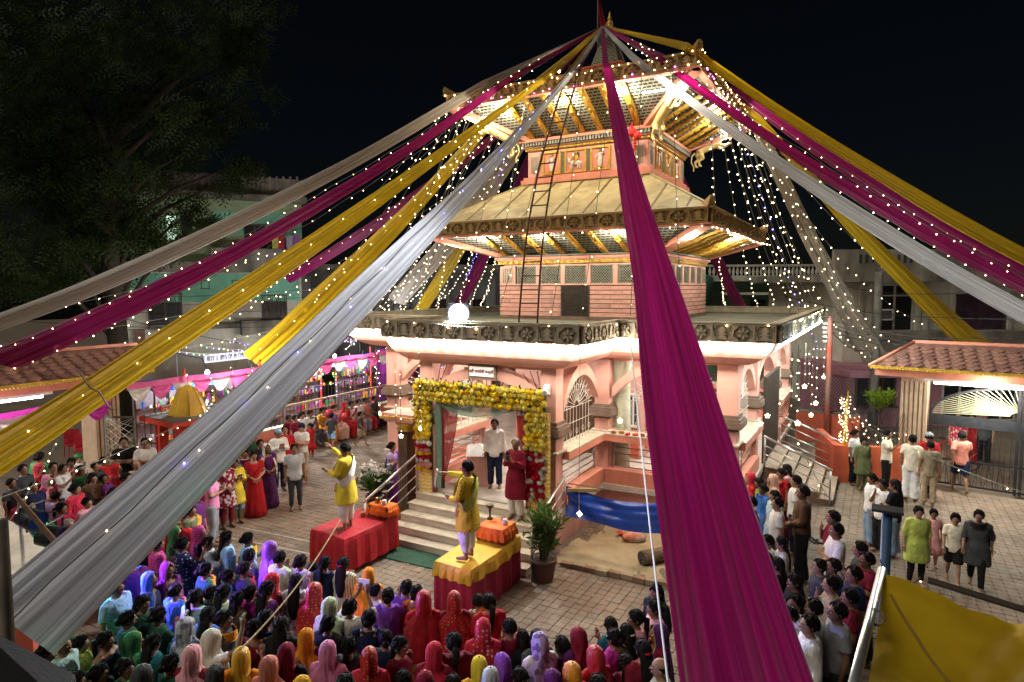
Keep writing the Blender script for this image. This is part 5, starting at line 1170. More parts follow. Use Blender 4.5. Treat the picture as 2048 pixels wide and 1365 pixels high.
# yellow wrapped pole and wall of lights by the planter
p = V((6.62, .95, 1.02)); b = MB(); b.tube([p, p+V((0,0,.9)), p+V((.03, 0, 1.5))], [.06, .05, .01], 8); tag(b.build('wrapped_pole', DYEL), 'short pole wrapped in yellow cloth on the planter wall', 'pole')
for i in range(4): lstring([(6.55+.02*i+.12*cos(t*1.3+i), .82+.1*sin(t*1.3+i), 1.1+t*.1) for t in range(14)], 'string of bulbs coiled round the yellow wrapped pole', .12, .024, BULBW, group='coiled bulbs on the yellow pole', jitter=.03)
for i in range(3): lstring(sagline((6.6, .85, 2.3-.2*i), (8.1, 1.2, 1.5-.15*i), .35), 'bulb string drooping over the planter lattice', .2, .024, BULBW, group='bulbs over the planter lattice')
# fence lights on the left, mixed colours
for i in range(22):
    y = -7.5+i*.72; z = 3.0; lstring([(WX+.05, y, z), (WX+.06, y+.03, z-1.2-.7*random.random())], 'vertical bulb string hanging on the iron fence', .2, .028, None, mats=random.choice([[BULBC], [BULBC, BULBW], [BULBB, BULBP, BULBC]]), group='vertical strings on the iron fence', jitter=.03)
for i in range(8):
    lstring(sagline((WX-1.2, -7+i*.9, 3.5+.1*(i % 3)), (WX-1.4, -4+i*.9, 3.3), .12), 'string of coloured bulbs over the street stalls', .2, .026, None, mats=[BULBB, BULBP, BULBC, BULBG, BULBB], group='coloured strings over the stalls')

# ================================================================== LAMPS of the place, with added fill lights under the eaves
bm2 = MB(); bm2.ell((0,0,0), .036, .036, .045, 8, 6); bm2.box(-.014, .014, -.014, .014, .04, .075); CBM = bm2.mesh('cove_bulb', COVEB, True)
ob = outline(.99); li = 0
for i in range(8):
    a, b = V(ob[i]), V(ob[(i+1) % 8]); L = (b-a).length; n = max(2, round(L/.36))
    if i in (0, 7): n = 0
    if i == 6: n = 0
    for j in range(n):
        p = a.lerp(b, (j+.5)/n); put('cove_bulb', CBM, temple, (p.x, p.y, PB-.085))
        lamp('cove lamp', (p.x, p.y, PB-.15), 7, (1, .91, .78), .05); li += 1
tb_ = MB(); tb_.tube([(5.64, -4.7, PB-.06), (5.64, 5.0, PB-.06)], .035, 8); tag(tb_.build('tube_lamp', EM('cool_tube', (.82, 1, 1), 16)), 'long white tube lamp along the right side of the parapet', 'lamp')
for y in (-3.6, -1.4, 1, 3.4): lamp('side tube lamp', (5.68, y, PB-.14), 55, (.86, 1, .98), .2)
# tube lamps under the eave corners
for h, z, w in ((3.35, 6.66, 60), (2.9, 10.15, 80)):
    for sx, sy in ((-1,-1), (1,-1), (1,1)):
        p = V((sx*h, sy*h, z)); d_ = V((-sx, 0, 0)) if (sx, sy) != (1, 1) else V((0,-1,0))
        q = MB(); q.tube([p, p+d_*.9], .025, 6); tag(q.build('eave_tube_lamp', TUBEM), '%s tube lamp under the %s eave at its %s corner' % ('white', 'lower' if z < 8 else 'upper', {(-1,-1): 'left', (1,-1): 'near', (1,1): 'far'}[(sx, sy)]), 'lamp', 'tube lamps under the eaves')
        lamp('eave lamp', p+V((0,0,-.12)), w, (1, .97, .8), .15)
for x in (-2.2, -.4, 1.6): lamp('eave fill', (x, -3.68, 6.62), 42, (1, .9, .72), .08)  # bare point lights added under the lower eave to light the tower wall
for x in (-1.8, 0, 1.6): lamp('upper eave fill', (x, -3.15, 10.15), 45, (1, .9, .68), .08)  # added the same way under the upper eave, to light the lower roof
lamp('upper eave fill', (3.2, 0, 10.15), 60, (1, .95, .8), .1); lamp('eave fill', (3.7, 0.2, 6.62), 55, (1, .95, .8), .1); lamp('spire bulb', (-.9, -1.6, 11.5), 12, (1, .93, .8), .05); lamp('spire bulb', (1.3, -1.2, 11.5), 12, (1, .93, .8), .05)  # the two right-side eave lights are added fill too, without a fixture
for q in ((-.9, -1.6, 11.5), (1.3, -1.2, 11.5)): b = MB(); b.ell(q, .04, .04, .05, 8, 5); tag(b.build('roof_bulb', BULBC), 'small bulb on the upper roof, %s of the spire' % ('left' if q[0] < 0 else 'right'), 'bulb')
# floodlight standing on the porch parapet
fp = aty(917, 628, -7.45)
fo = empty('floodlight', fp, rad(36), 'dazzling blue white floodlight standing on the porch parapet', 'floodlight')
b = MB(); b.box(-.23, .23, -.02, .08, -.2, .22); b.build('lamp_body', BLACKP, fo)
b = MB(); b.tube([(0, -.021, 0), (0, -.045, 0)], .2, 20); b.build('lamp_face', EM('flood_face', (.72, .86, 1), 60), fo)
b = MB(); b.tube([(-.18, .03, 0), (-.18, .03, -.2), (.18, .03, -.2), (.18, .03, 0)], .015, 6); b.tube([(0, .03, -.2), (0, .03, -.36)], .02, 6); b.build('bracket', BLACKP, fo)
lamp('floodlight lamp', fp+V((0, -.12, 0)), 1250, (.84, .91, 1), .15, 'SPOT', fp+V((.5, -6, -3.6)), 150, .6)
# hall ceiling lamps
for x, y in ((-3.3, -3.4), (3.3, -3.4), (0, -5.6), (3.3, .5), (3.3, 3.2)):
    q = MB(); q.tube([(x-.5, y, 3.80), (x+.5, y, 3.80)], .025, 6); o = q.build('ceiling_tube', TUBEM); tag(o, {(-3.3,-3.4): 'ceiling tube lamp in the left of the hall', (3.3,-3.4): 'ceiling tube lamp behind the right front arch', (0,-5.6): 'ceiling tube lamp inside the porch', (3.3,.5): 'ceiling tube lamp behind the side gate', (3.3,3.2): 'ceiling tube lamp at the back of the hall'}[(x, y)], 'lamp', 'hall ceiling lamps')
    lamp('hall lamp', (x, y, 3.68), 46, (1, .97, .9), .25)
# stage cans throwing coloured light on the crowd at the left
# ================================================================== OBJECTS
# ---- ladder leaning from the deck to the upper eave
la = at(1056, 648, DK+.01); lt = aty(1152, 128, -(E2+.24)); ld = empty('ladder', (0,0,0), 0, 'long rusty brown ladder leaning against the tower', 'ladder')
ls = V((1, 0, 0)); 
def lpt(t): return la.lerp(lt, t)+V((0, -.55*sin(pi*t), 0))
RUST = M('rusty_paint', (.13, .05, .025, 1), (.09, .03, .018, 1), 6, .7)
for s, w in ((-1, 1), (1, 1)):
    b = MB(); b.tube([lpt(t/20)+ls*s*(.26-.10*t/20) for t in range(21)], .024, 6); b.build('ladder_rail', RUST, ld, smooth=True)
for i in range(19):
    t = (i+.5)/19; p = lpt(t); w = .26-.10*t; b = MB(); b.tube([p-ls*w, p+ls*w], .016, 6); b.build('rung', RUST, ld)
# ---- spire extras: loudspeakers, flag, black cabinet, hanging red ornament
def horn(loc, yaw, pitch, label, s=1):
    o = empty('loudspeaker', loc, 0, label, 'loudspeaker', 'horn loudspeakers on the spire'); o.rotation_euler = (pitch, 0, yaw)
    b = MB(); b.lathe([(.04, 0), (.05, .12), (.09, .25), (.16, .36), (.24, .42), (.245, .44), (.22, .42), (.15, .37)], (0,0,0), 18); b.build('horn_bell', M('grey_horn', (.4, .42, .42, 1), None, 4, .35, metal=.4), o, smooth=True)
    b = MB(); b.lathe([(.01, -.16), (.08, -.15), (.085, -.02), (.03, 0)], (0,0,0), 12); b.build('driver', BLACKP, o, smooth=True)
horn((-.45, -.1, 12.75), rad(60), rad(100), 'horn loudspeaker at the left of the spire top'); horn((.35, .2, 12.9), rad(-50), rad(80), 'horn loudspeaker at the right of the spire top')
b = MB(); b.tube([(-.42, .1, 12.4), (-.42, .1, 14.4)], .02, 6); fo_ = empty('flag', (0,0,0), 0, 'dark red pennant on a pole beside the spire', 'flag'); b.build('flag_pole', STEEL, fo_)
b = MB(); rows = [[(-.42+.32*i/8*(1-t)+.02, .1+.05*sin(i*.9+t*4), 12.85+1.35*t) for i in range(9)] for t in [k/8 for k in range(9)]]; b.loft(rows, closed=False); b.build('flag_cloth', M('dark_red_cloth', (.3, .01, .02, 1), None, 4, .8, trans=.3), fo_, smooth=True)
b = MB(); b.box(.1, .5, -.95, -.7, 11.35, 11.62); bo_ = b.build('speaker_cabinet', BLACKP); tag(bo_, 'small black speaker box on the upper roof before the red railing', 'speaker'); b = MB(); b.box(.13, .47, -.965, -.951, 11.38, 11.59); b.build('speaker_mesh', M('dark_mesh', (.05, .05, .055, 1), None, 20, .8), bo_)
p = V((1.5, -2.15, 9.32)); oo = empty('red_ornament', p, 0, 'red bulbous paper ornament with a beaded tail on the upper cornice', 'ornament'); RPAP = M('red_paper', (.65, .03, .03, 1), None, 5, .6)
b = MB(); b.ell((-.04, 0, .1), .13, .12, .13); b.ell((.14, -.02, -.02), .11, .1, .11); b.tube([(-.04, 0, .2), (-.02, 0, .34)], [.05, .01], 8); b.build('ornament_body', RPAP, oo, smooth=True)
b = MB()
for i in range(9): b.ell((.05+.02*sin(i), -.02, -.12-.075*i), .045, .045, .045, 8, 5)
tag(b.build('bead_tail', RPAP, oo, smooth=True), kind='stuff')
b = MB(); b.tube([(-.04, 0, .3), (-.04, .12, .32)], .01, 5); b.build('hook', IRON, oo)
# purple tinted poster leaning on the roof
b = MB(); b.add([V((1.35, -2.4, 7.75)), V((1.85, -2.4, 7.75)), V((1.95, -2.15, 8.35)), V((1.45, -2.15, 8.35))], [(0,1,2,3)]); 
# ---- brown carved column with gilded capital left of the porch
cp = V((-2.16, -7.15, 0)); cc = empty('carved_column', cp, 0, 'dark brown column with a gilded lotus capital left of the porch', 'column')
b = MB(); b.box(-.14, .14, -.14, .14, .06, 2.05); b.build('shaft', WOODB, cc)
for i in range(5): b = MB(); b.box(-.12+i*.052, -.09+i*.052, -.155, -.141, .1, 2.0); b.build('flute', MBROWN, cc)
b = MB(); b.box(-.2, .2, -.2, .2, 0, .059); b.build('base', REDW, cc)
b = MB(); b.lathe([(.16, 2.05), (.24, 2.1), (.18, 2.16), (.26, 2.24), (.22, 2.3)], (0,0,0), 12); b.build('capital', GOLDY, cc, smooth=True); b = MB(); b.box(-.42, .42, -.3, .3, 2.3, 2.36); b.box(-.5, .5, -.36, .36, 2.361, 2.44); b.box(-.46, .46, -.33, .33, 2.441, 2.5); b.build('bracket_block', ROSE, cc)
b = MB()
for i in range(14): b.ell((-.46+i*.0707, -.37, 2.42), .03, .02, .035, 6, 4)
tag(b.build('bead_row', GOLD, cc), kind='stuff')

# ---- flower frame round the porch door
FY = -PQ-.22
ff = empty('flower_frame', (0, FY, FL), 0, 'door frame of yellow marigolds and roses round the porch entrance', 'flower frame'); ff.location = (0,0,0)
GREENL = M('dark_garland_green', (.03, .07, .02, 1), (.02, .045, .015, 1), 12, .8, bump=.6)
b = MB(); b.box(-1.66, -1.28, FY+.03, FY+.1, 1.3, 3.3); b.build('frame_board', GREENL, ff); b = MB(); b.box(1.14, 1.55, FY+.03, FY+.1, .98, 3.3); b.build('frame_board', GREENL, ff); b = MB(); b.box(-1.279, 1.139, FY+.03, FY+.1, 2.88, 3.3); b.build('frame_board', GREENL, ff)
def flower(mat, kind=0):
    b = MB(); r = random.Random(kind); 
    for ring, (rr, z, n) in enumerate(((.064, .0, 11), (.050, .016, 9), (.034, .028, 7), (.018, .036, 5))):
        for i in range(n):
            a = 2*pi*i/n+ring*.4; w = rr*.55; d = V((cos(a), 0, sin(a))); s = V((-sin(a), 0, cos(a))); c0 = V((0, -z, 0)); 
            b.add([c0+d*rr*.2, c0+d*rr*.7-s*w*.6+V((0,-.012,0)), c0+d*rr+V((0,-.002+.004*ring,0)), c0+d*rr*.7+s*w*.6+V((0,-.012,0))], [(0,1,2,3)])
    b.ell((0, -.02, 0), .016, .014, .016, 5, 3); return b.mesh('blossom', mat)
FM = {k: flower(M('petal_'+k, c, c2, 20, .9, trans=.3, spec=.05)) for k, c, c2 in (('yellow', (.88, .70, .05, 1), (.78, .55, .03, 1)), ('orange', (.85, .3, .02, 1), (.75, .22, .02, 1)), ('red', (.6, .02, .05, 1), (.4, .01, .03, 1)), ('white', (.82, .8, .74, 1), (.7, .66, .6, 1)), ('rose', (.8, .4, .38, 1), (.7, .3, .3, 1)), ('lemon', (.88, .80, .22, 1), (.82, .70, .14, 1)))}
NM = {'yellow': 'marigold_blossom', 'orange': 'marigold_blossom', 'red': 'rose_blossom', 'white': 'white_blossom', 'rose': 'rose_blossom', 'lemon': 'marigold_blossom'}
def blossoms(x0, x1, z0, z1, nx, nz, pick):
    for j in range(nz):
        for i in range(nx):
            x = x0+(x1-x0)*(i+.5+.5*(j % 2)-.25)/nx+random.uniform(-.018, .018); z = z0+(z1-z0)*(j+.5)/nz+random.uniform(-.018, .018); k = pick(j/nz)
            o = put(NM[k], FM[k], ff, (x, FY-random.uniform(0, .04), z)); o.rotation_euler = (random.uniform(-.4, .4), random.uniform(0, 6), random.uniform(-.4, .4)); s = random.uniform(1.0, 1.45); o.scale = (s, s*1.3, s)
Y = lambda t: random.choice(['yellow']*5+['lemon']*8)
blossoms(-1.68, 1.57, 2.87, 3.33, 28, 4, Y); blossoms(-1.68, -1.26, 1.98, 2.86, 4, 9, Y); blossoms(1.13, 1.57, 2.05, 2.86, 4, 8, Y)
bands = ['yellow', 'rose', 'white', 'red', 'yellow', 'rose', 'red', 'white']
blossoms(-1.64, -1.28, 1.3, 1.97, 4, 8, lambda t: bands[int(t*8) % 8]); blossoms(1.15, 1.55, 1.02, 2.04, 4, 11, lambda t: random.choice(['red', 'red', 'white', 'red', 'white']))
lv = MB()
for _ in range(420):
    side = random.random()
    if side < .5: x, z = random.uniform(-1.7, 1.6), random.uniform(2.85, 3.36)
    elif side < .75: x, z = random.uniform(-1.7, -1.24), random.uniform(1.3, 2.9)
    else: x, z = random.uniform(1.1, 1.6), random.uniform(1.0, 2.9)
    a = random.uniform(0, 6.28); d = V((cos(a), -.5, sin(a))).normalized()*.08; s = V((-sin(a), 0, cos(a)))*.022; p = V((x, FY-.02, z)); lv.add([p, p+d*.5-s, p+d, p+d*.5+s], [(0,1,2,3)])
tag(lv.build('garland_leaves', GREENL, ff), kind='stuff')
def chev():
    m = M('chevron_cloth', (.78, .55, .08, 1), (.72, .5, .06, 1), 5, .7); n = m.node_tree; N = n.nodes; L = n.links; t = N.new('ShaderNodeTexWave'); t.bands_direction = 'Z'; t.inputs['Scale'].default_value = 4; t.inputs['Distortion'].default_value = 6; t.inputs['Detail Scale'].default_value = 1.5
    tc = N.new('ShaderNodeTexCoord'); L.new(tc.outputs['Object'], t.inputs['Vector']); r = N.new('ShaderNodeValToRGB'); r.color_ramp.elements[0].color = (.8, .52, .05, 1); r.color_ramp.elements[1].color = (.78, .7, .5, 1); r.color_ramp.elements[0].position = .6; r.color_ramp.elements[1].position = .7; L.new(t.outputs['Fac'], r.inputs[0]); L.new(r.outputs[0], N['Principled BSDF'].inputs['Base Color']); return m
CHEV = chev()
for x0, x1, z1 in ((-1.62, -1.26, 1.29), (1.44, 1.68, 2.86)):
    b = MB(); n = 10; b.loft([[(x0+(x1-x0)*i/n, FY+.015+.02*sin(i*2.2), z) for i in range(n+1)] for z in (FL-.55 if x0 > 0 else FL-.1, (FL+z1)/2, z1)], closed=False); b.build('chevron_cloth', CHEV, ff, smooth=True)
b = MB(); n = 10; b.loft([[(1.16+.3*i/n, FY+.02+.02*sin(i*2.2), z) for i in range(n+1)] for z in (FL-.55, 1.02)], closed=False); b.build('chevron_cloth', CHEV, ff, smooth=True)
# curtains
def NET(name, c, a):
    m = M(name, c, None, 10, .7); n = m.node_tree; N = n.nodes; L = n.links; o = N['Material Output']; tr = N.new('ShaderNodeBsdfTransparent'); mx = N.new('ShaderNodeMixShader'); mx.inputs[0].default_value = a; L.new(tr.outputs[0], mx.inputs[1]); L.new(N['Principled BSDF'].outputs[0], mx.inputs[2]); L.new(mx.outputs[0], o.inputs[0]); return m
MINTC = NET('mint_net', (.30, .62, .50, 1), .72); REDC = NET('red_net', (.45, .03, .05, 1), .82)
cu = empty('mint_curtain', (0,0,0), 0, 'mint green net swag and side strips inside the flower frame', 'curtain'); b = MB(); n = 30; rows = []
for j in range(12):
    t = j/11; rows.append([(-1.22+2.34*i/n, FY+.14-.03*sin(t*20)-.05*t, 2.9-.02*t-(.04+.30*t)*(1-(2*i/n-1)**2)*(1.35-.9*i/n)*(1-.12*sin(t*14))) for i in range(n+1)])
b.loft(rows, closed=False); b.build('swag', MINTC, cu, smooth=True)
for x, lean in ((-1.22, -.06), (1.10, .03)):
    b = MB(); n = 10; b.loft([[(x+lean*(1-z/2.9)+(.16*i/n)*(.7+.5*sin(z)), FY+.12+.03*sin(i*1.8+z), z) for i in range(n+1)] for z in (.7, 1.2, 1.8, 2.4, 2.9)], closed=False); b.build('side_strip', MINTC, cu, smooth=True)
cu = empty('red_curtain', (0,0,0), 0, 'dark red net curtains gathered to both sides of the porch door', 'curtain')
for prof in ([(-1.08, -.62, 2.85), (-1.1, -.72, 2.2), (-1.14, -.86, 1.6), (-1.2, -1.02, 1.15), (-1.32, -1.2, .72), (-1.42, -1.22, .56)], [(.78, 1.08, 2.85), (.86, 1.09, 2.2), (.95, 1.1, 1.6), (1.02, 1.12, 1.1), (1.08, 1.2, .6), (1.1, 1.28, .42)]):
    b = MB(); n = 14; b.loft([[(a+(c-a)*i/n, FY+.2-.03*sin(i*2.0)-(.12 if z < .8 else 0), z) for i in range(n+1)] for a, c, z in prof], closed=False); b.build('curtain_panel', REDC, cu, smooth=True)
# donation box
b = MB(); b.loft([[(-.26,-.2,0),(.26,-.2,0),(.26,.2,0),(-.26,.2,0)], [(-.26,-.2,.72),(.26,-.2,.72),(.26,.2,.85),(-.26,.2,.85)]]); o = b.build('donation_box', ROSE); o.location = (-.68, -6.35, FL); o.rotation_euler.z = .5; tag(o, 'rose pink donation box with sloping white top inside the porch', 'box')
b = MB(); b.loft([[(-.29,-.23,.721),(.29,-.23,.721),(.29,.23,.865),(-.29,.23,.865)], [(0,0,.98)]*4]); b.build('box_top', WHITEP, o)
# ---- draped tables with the small orange altars
def cloth_table(name, label, A, B, C, D_, h, mat, skirt=None, skirt_to=0.0, parent=None):
    """corners A,B,C,D anticlockwise on the ground; a cloth over a box with hanging folds"""
    o = empty(name, (0,0,0), 0, label, 'table'); P = [V(p) for p in (A, B, C, D_)]; cen_ = sum(P, V((0,0,0)))/4
    def ringpts(off, z, fold, ph, n=14):
        out = []
        for i in range(4):
            a, b_ = P[i], P[(i+1) % 4]; d = (b_-a); nn = V((d.y, -d.x, 0)).normalized()
            for k in range(n):
                t = k/n; p = a.lerp(b_, t); q = (p-cen_); q = q.normalized()*off; out.append((p.x+q.x+nn.x*fold*sin(k*1.9+i*2+ph), p.y+q.y+nn.y*fold*sin(k*1.9+i*2+ph), z))
        return out
    b = MB(); b.loft([ringpts(.06, skirt_to, .028, 0), ringpts(.05, (skirt_to+h)/2, .018, .3), ringpts(.03, h-.08, .010, .5), ringpts(.012, h-.012, .002, 0), ringpts(-.01, h, 0, 0), ringpts(-.2, h+.004, .004, 1)]); b.build('table_cloth', mat, o, smooth=False)
    for p in P:
        q = p+(cen_-p)*.08; l = MB(); l.box(q.x-.03, q.x+.03, q.y-.03, q.y+.03, 0, h-.03); l.build('leg', WOODB, o)
    if skirt:
        b = MB(); b.loft([ringpts(.075, h-.22, .03, 1), ringpts(.05, h-.06, .012, 1.5), ringpts(.025, h+.012, .002, 0), ringpts(-.02, h+.018, 0, 0), ringpts(-.3, h+.02, .004, 1)]); b.build('top_cloth', skirt, o)
    return o
REDCL = M('red_tablecloth', (.40, .012, .02, 1), (.30, .008, .014, 1), 3, .65, bump=.5, bscale=9); YCL = M('yellow_tablecloth', (.72, .44, .03, 1), (.58, .33, .02, 1), 3, .6, bump=.5, bscale=9); ORCL = M('orange_cloth', (.75, .17, .02, 1), (.62, .12, .015, 1), 4, .65, bump=.4, bscale=12); MAROON = M('maroon_tablecloth', (.34, .012, .05, 1), (.26, .01, .035, 1), 3, .6, bump=.5, bscale=9)
t1 = cloth_table('ritual_table', 'long table under a bright red cloth left of the steps', (-2.05, -10.2, 0), (-1.12, -10.3, 0), (-1.08, -8.85, 0), (-2.0, -8.8, 0), .75, REDCL, None, .12)
t2 = cloth_table('ritual_table', 'long table in maroon cloth with a yellow top cloth', (1.0, -10.35, 0), (1.72, -10.4, 0), (1.70, -8.75, 0), (.98, -8.7, 0), .8, MAROON, YCL, .02)
def altar(label, x0, x1, y0, y1, z, h):
    o = cloth_table('altar_stand', label, (x0, y0, z), (x1, y0, z), (x1, y1, z), (x0, y1, z), z+h, ORCL, None, z+.06); 
    for c in o.children:
        if c.name.startswith('leg'): c.location.z = 0
    for c in list(o.children):
        if c.name.startswith('leg'):
            for v in c.data.vertices:
                if v.co.z < .01: v.co.z = z+.01
    return o
a1 = altar('small orange draped altar stand on the red table', -1.55, -1.05+.0, -9.15, -8.87, .757, .26); a2 = altar('small orange draped altar stand on the yellow topped table', 1.15, 1.66, -9.3, -8.83, .825, .28)
BRASS = M('brass', (.45, .28, .08, 1), (.3, .17, .05, 1), 6, .3, metal=.9); BRONZE = M('dark_bronze', (.08, .06, .05, 1), None, 6, .4, metal=.7)
def vessel(prof, loc, name, label, mat, cat, tall=1):
    b = MB(); b.lathe([(r, z*tall) for r, z in prof], (0,0,0), 14); o = b.build(name, mat, smooth=True); o.location = loc; return tag(o, label, cat)
LAMPP = [(.001, 0), (.06, .0), (.055, .02), (.018, .04), (.015, .12), (.03, .14), (.012, .16), (.06, .2), (.075, .235), (.06, .235), (.01, .22)]
POT = [(.001, 0), (.04, 0), (.055, .04), (.04, .08), (.045, .1), (.035, .1), (.03, .06), (.001, .05)]
vessel(LAMPP, (-1.26, -8.97, 1.02), 'oil_lamp', 'dark tiered oil lamp standing on the left altar', BRONZE, 'lamp'); vessel(POT, (-1.2, -9.08, 1.02), 'conch', 'white conch on the left altar', WHITEP, 'conch'); vessel(POT, (-1.42, -9.03, 1.02), 'brass_pot', 'small brass pot on the left altar', BRASS, 'pot'); vessel(POT, (-1.62, -9.25, .757), 'brass_bowl', 'brass bowl on the red cloth beside the altar', BRASS, 'bowl')
vessel(LAMPP, (1.2, -8.95, 1.11), 'oil_lamp', 'dark tiered oil lamp on the right altar behind the priest', BRONZE, 'lamp', 1.15); vessel(POT, (1.5, -8.95, 1.11), 'brass_pot', 'small brass pot on the right altar', BRASS, 'pot'); vessel(POT, (1.58, -9.05, 1.11), 'conch', 'white conch on the right altar', WHITEP, 'conch'); vessel(POT, (1.02, -9.4, .825), 'red_bowl', 'dark red bowl by the right priest feet', MAROON, 'bowl')
b = MB(); b.tube([(-1.5, -9.0, 1.06), (-1.18, -8.95, 1.10)], .02, 6); tag(b.build('incense_bundle', WOODB), 'brown incense bundle lying across the left altar', 'incense')
# green doormat, slippers
b = MB(); c0 = at(838, 1118); b.box(-.62, .62, -.3, .3, .004, .022)
for i in range(24): b.box(-.6+i*.05, -.575+i*.05, -.29, .29, .0225, .027)
o = b.build('doormat', M('green_mat', (.05, .12, .075, 1), (.035, .085, .055, 1), 12, .95, bump=.6)); o.location = (c0.x-.12, c0.y, 0); o.rotation_euler.z = .04; tag(o, 'green doormat on the paving before the steps', 'mat')
for i, (px, py) in enumerate(((1625, 1083), (1637, 1086), (1478, 1165))):
    q = at(px, py); o = empty('slipper', q, .6+i*.9, ['dark slipper lying behind the brown shirted man', 'dark slipper beside its pair behind the brown shirted man', 'stray dark slipper near the silent crowd'][i], 'slipper', 'slippers on the paving'); b = MB(); b.loft([[(-.05,-.13,0),(.05,-.13,0),(.055,.02,0),(.04,.13,0),(-.04,.13,0),(-.055,.02,0)], [(-.05,-.13,.03),(.05,-.13,.03),(.055,.02,.03),(.04,.13,.03),(-.04,.13,.03),(-.055,.02,.03)]]); b.build('sole', BLACKP, o); b = MB(); b.tube([(-.05, 0, .03), (-.02, .05, .07), (.02, .05, .07), (.05, 0, .03)], .012, 5); b.build('strap', BLACKP, o)
# ---- blue tarpaulin hung across the yard, with post
BT = M('blue_tarp', (.012, .085, .50, 1), (.008, .05, .36, 1), 2, .25, spec=.6, bump=.4, bscale=7); b = MB(); n, k = 40, 16; rows = []
pa, pb = V((1.86, -7.0, 1.32)), V((4.0, -6.9, 1.3))
for j in range(k+1):
    t = j/k; row = []
    for i in range(n+1):
        s = i/n; p = pa.lerp(pb, s); sag_ = .16*4*s*(1-s); crease = .05*sin(9*(s*1.2-t*.9))*max(0, 1-s*1.1)+.02*sin(t*22+s*3)*(1-t)
        row.append((p.x+.02*sin(t*5), p.y-.05+crease+.04*sin(s*4+t*3), p.z-sag_*(1-.55*t)-.62*t*(1-.04*sin(s*6))))
    rows.append(row)
b.loft(rows, closed=False); o = b.build('blue_tarpaulin', BT, smooth=True); tag(o, 'shiny blue tarpaulin strung across the sand yard', 'tarpaulin')
b = MB(); b.tube([pa+V((0, .05, .02)), pb+V((0, .05, .02))], .012, 5); b.build('tarp_rope', WIRE, o)
b = MB(); b.tube([(4.03, -6.9, 0), (4.03, -6.9, 1.35)], .05, 8); tag(b.build('wooden_post', REDW), 'short red brown post holding the blue tarpaulin', 'post')
b = MB(); b.bar((1.9, -7.05, 1.24), (2.5, -6.9, 1.28), .09, .07); tag(b.build('timber_offcut', M('pale_timber', (.45, .33, .16, 1), None, 5, .7)), 'pale timber offcut holding down the tarp corner', 'timber')
b = MB(); c0 = at(1268, 1085); b.ell((0,0,.11), .26, .15, .11, 14, 8); o = b.build('cement_sack', M('printed_sack', (.6, .55, .45, 1), (.55, .12, .06, 1), 4, .8), smooth=True); o.location = (c0.x, c0.y, 0); o.rotation_euler.z = .5; tag(o, 'lumpy red and white sack lying on the sand', 'sack')
c0 = at(1284, 1130); lg = empty('log', (c0.x, c0.y, .13), .9, 'thick charred log lying on the sand', 'log'); b = MB(); b.tube([(0,0,0), (.35,0,.01), (.8,0,.0)], [.14, .135, .13], 14); b.build('bark', M('log_bark', (.2, .14, .08, 1), (.12, .08, .05, 1), 6, .9, bump=.8), lg, smooth=True); b = MB(); b.tube([(-.004,0,0), (-.02,0,0)], .13, 14); b.build('charred_end', M('char', (.03, .03, .028, 1), (.10, .09, .08, 1), 18, .9, bump=1), lg)
b = MB(); b.loft([[(x, y, .02+.05*abs(sin(x*9+y*7))) for x in [-.2+.04*i for i in range(11)]] for y in (-.1, -.05, 0, .05, .1)], closed=False); o = b.build('red_cloth', REDP); o.location = (2.75, -5.9, .04); tag(o, 'crumpled red cloth behind the blue tarpaulin', 'cloth')
# offerings on the sills
rr = random.Random(4)
for i in range(10):
    x = 2.05+i*.17; b = MB(); b.lathe([(.001, 0), (.05, 0), (.075, .03), (.07, .035), (.045, .01)], (0,0,0), 10); o = b.build('offering_plate', rr.choice([BRASS, REDP, WHITEP]), smooth=True); o.location = (x, -MH-.07+rr.uniform(-.03, .05), SILLZ+.032)
    tag(o, 'offering plate number %s from the porch corner along the sill' % ['one','two','three','four','five','six','seven','eight','nine','ten'][i], 'plate', 'offering plates on the sill')
    b = MB()
    for k in range(5): b.ell((rr.uniform(-.04, .04), rr.uniform(-.04, .04), .04), .02, .02, .02, 6, 4)
    tag(b.build('flower_heap', FM['orange'].materials[0] if i % 2 else FM['red'].materials[0], o), kind='stuff')
# ---- red shrine with yellow pointed roof
c0 = at(383, 962); sr = empty('shrine', (c0.x, c0.y, 0), rad(-6), 'small red shrine with a faceted yellow roof', 'shrine')
b = MB(); b.box(-.62, .62, -.62, .62, 0, .5); b.build('shrine_base', REDP, sr)
for x in (-.5, .5):
    for y in (-.5, .5): b = MB(); b.box(x-.12, x+.12, y-.12, y+.12, .5, 1.75); b.build('shrine_pillar', REDP, sr)
b = MB(); b.box(-.45, .45, -.1, .5, .5, 1.75); b.build('shrine_niche', DARKB, sr); b = MB(); b.box(-.25, .25, -.13, -.101, .62, 1.4); b.build('niche_panel', M('bronze_panel', (.25, .12, .05, 1), (.1, .12, .04, 1), 12, .5), sr)
b = MB(); b.box(-.9, .9, -.9, .9, 1.75, 1.88); b.build('roof_slab', REDP, sr); b = MB(); b.box(-.86, .86, -.86, .86, 1.881, 1.90); b.build('slab_top', CONC, sr)
b = MB(); n = 8; b.loft([[(r*cos(2*pi*(i+.5)/n), r*sin(2*pi*(i+.5)/n), z) for i in range(n)] for r, z in ((.50, 1.9), (.43, 2.1), (.31, 2.42), (.18, 2.64), (.06, 2.7))]); ro = b.build('pointed_roof', YELP, sr)
for i in range(8):
    a = 2*pi*(i+.5)/8; b = MB(); b.tube([(r*cos(a), r*sin(a), z) for r, z in ((.505, 1.91), (.435, 2.1), (.315, 2.42), (.185, 2.64))], .018, 5); b.build('roof_rib', YELP, ro)
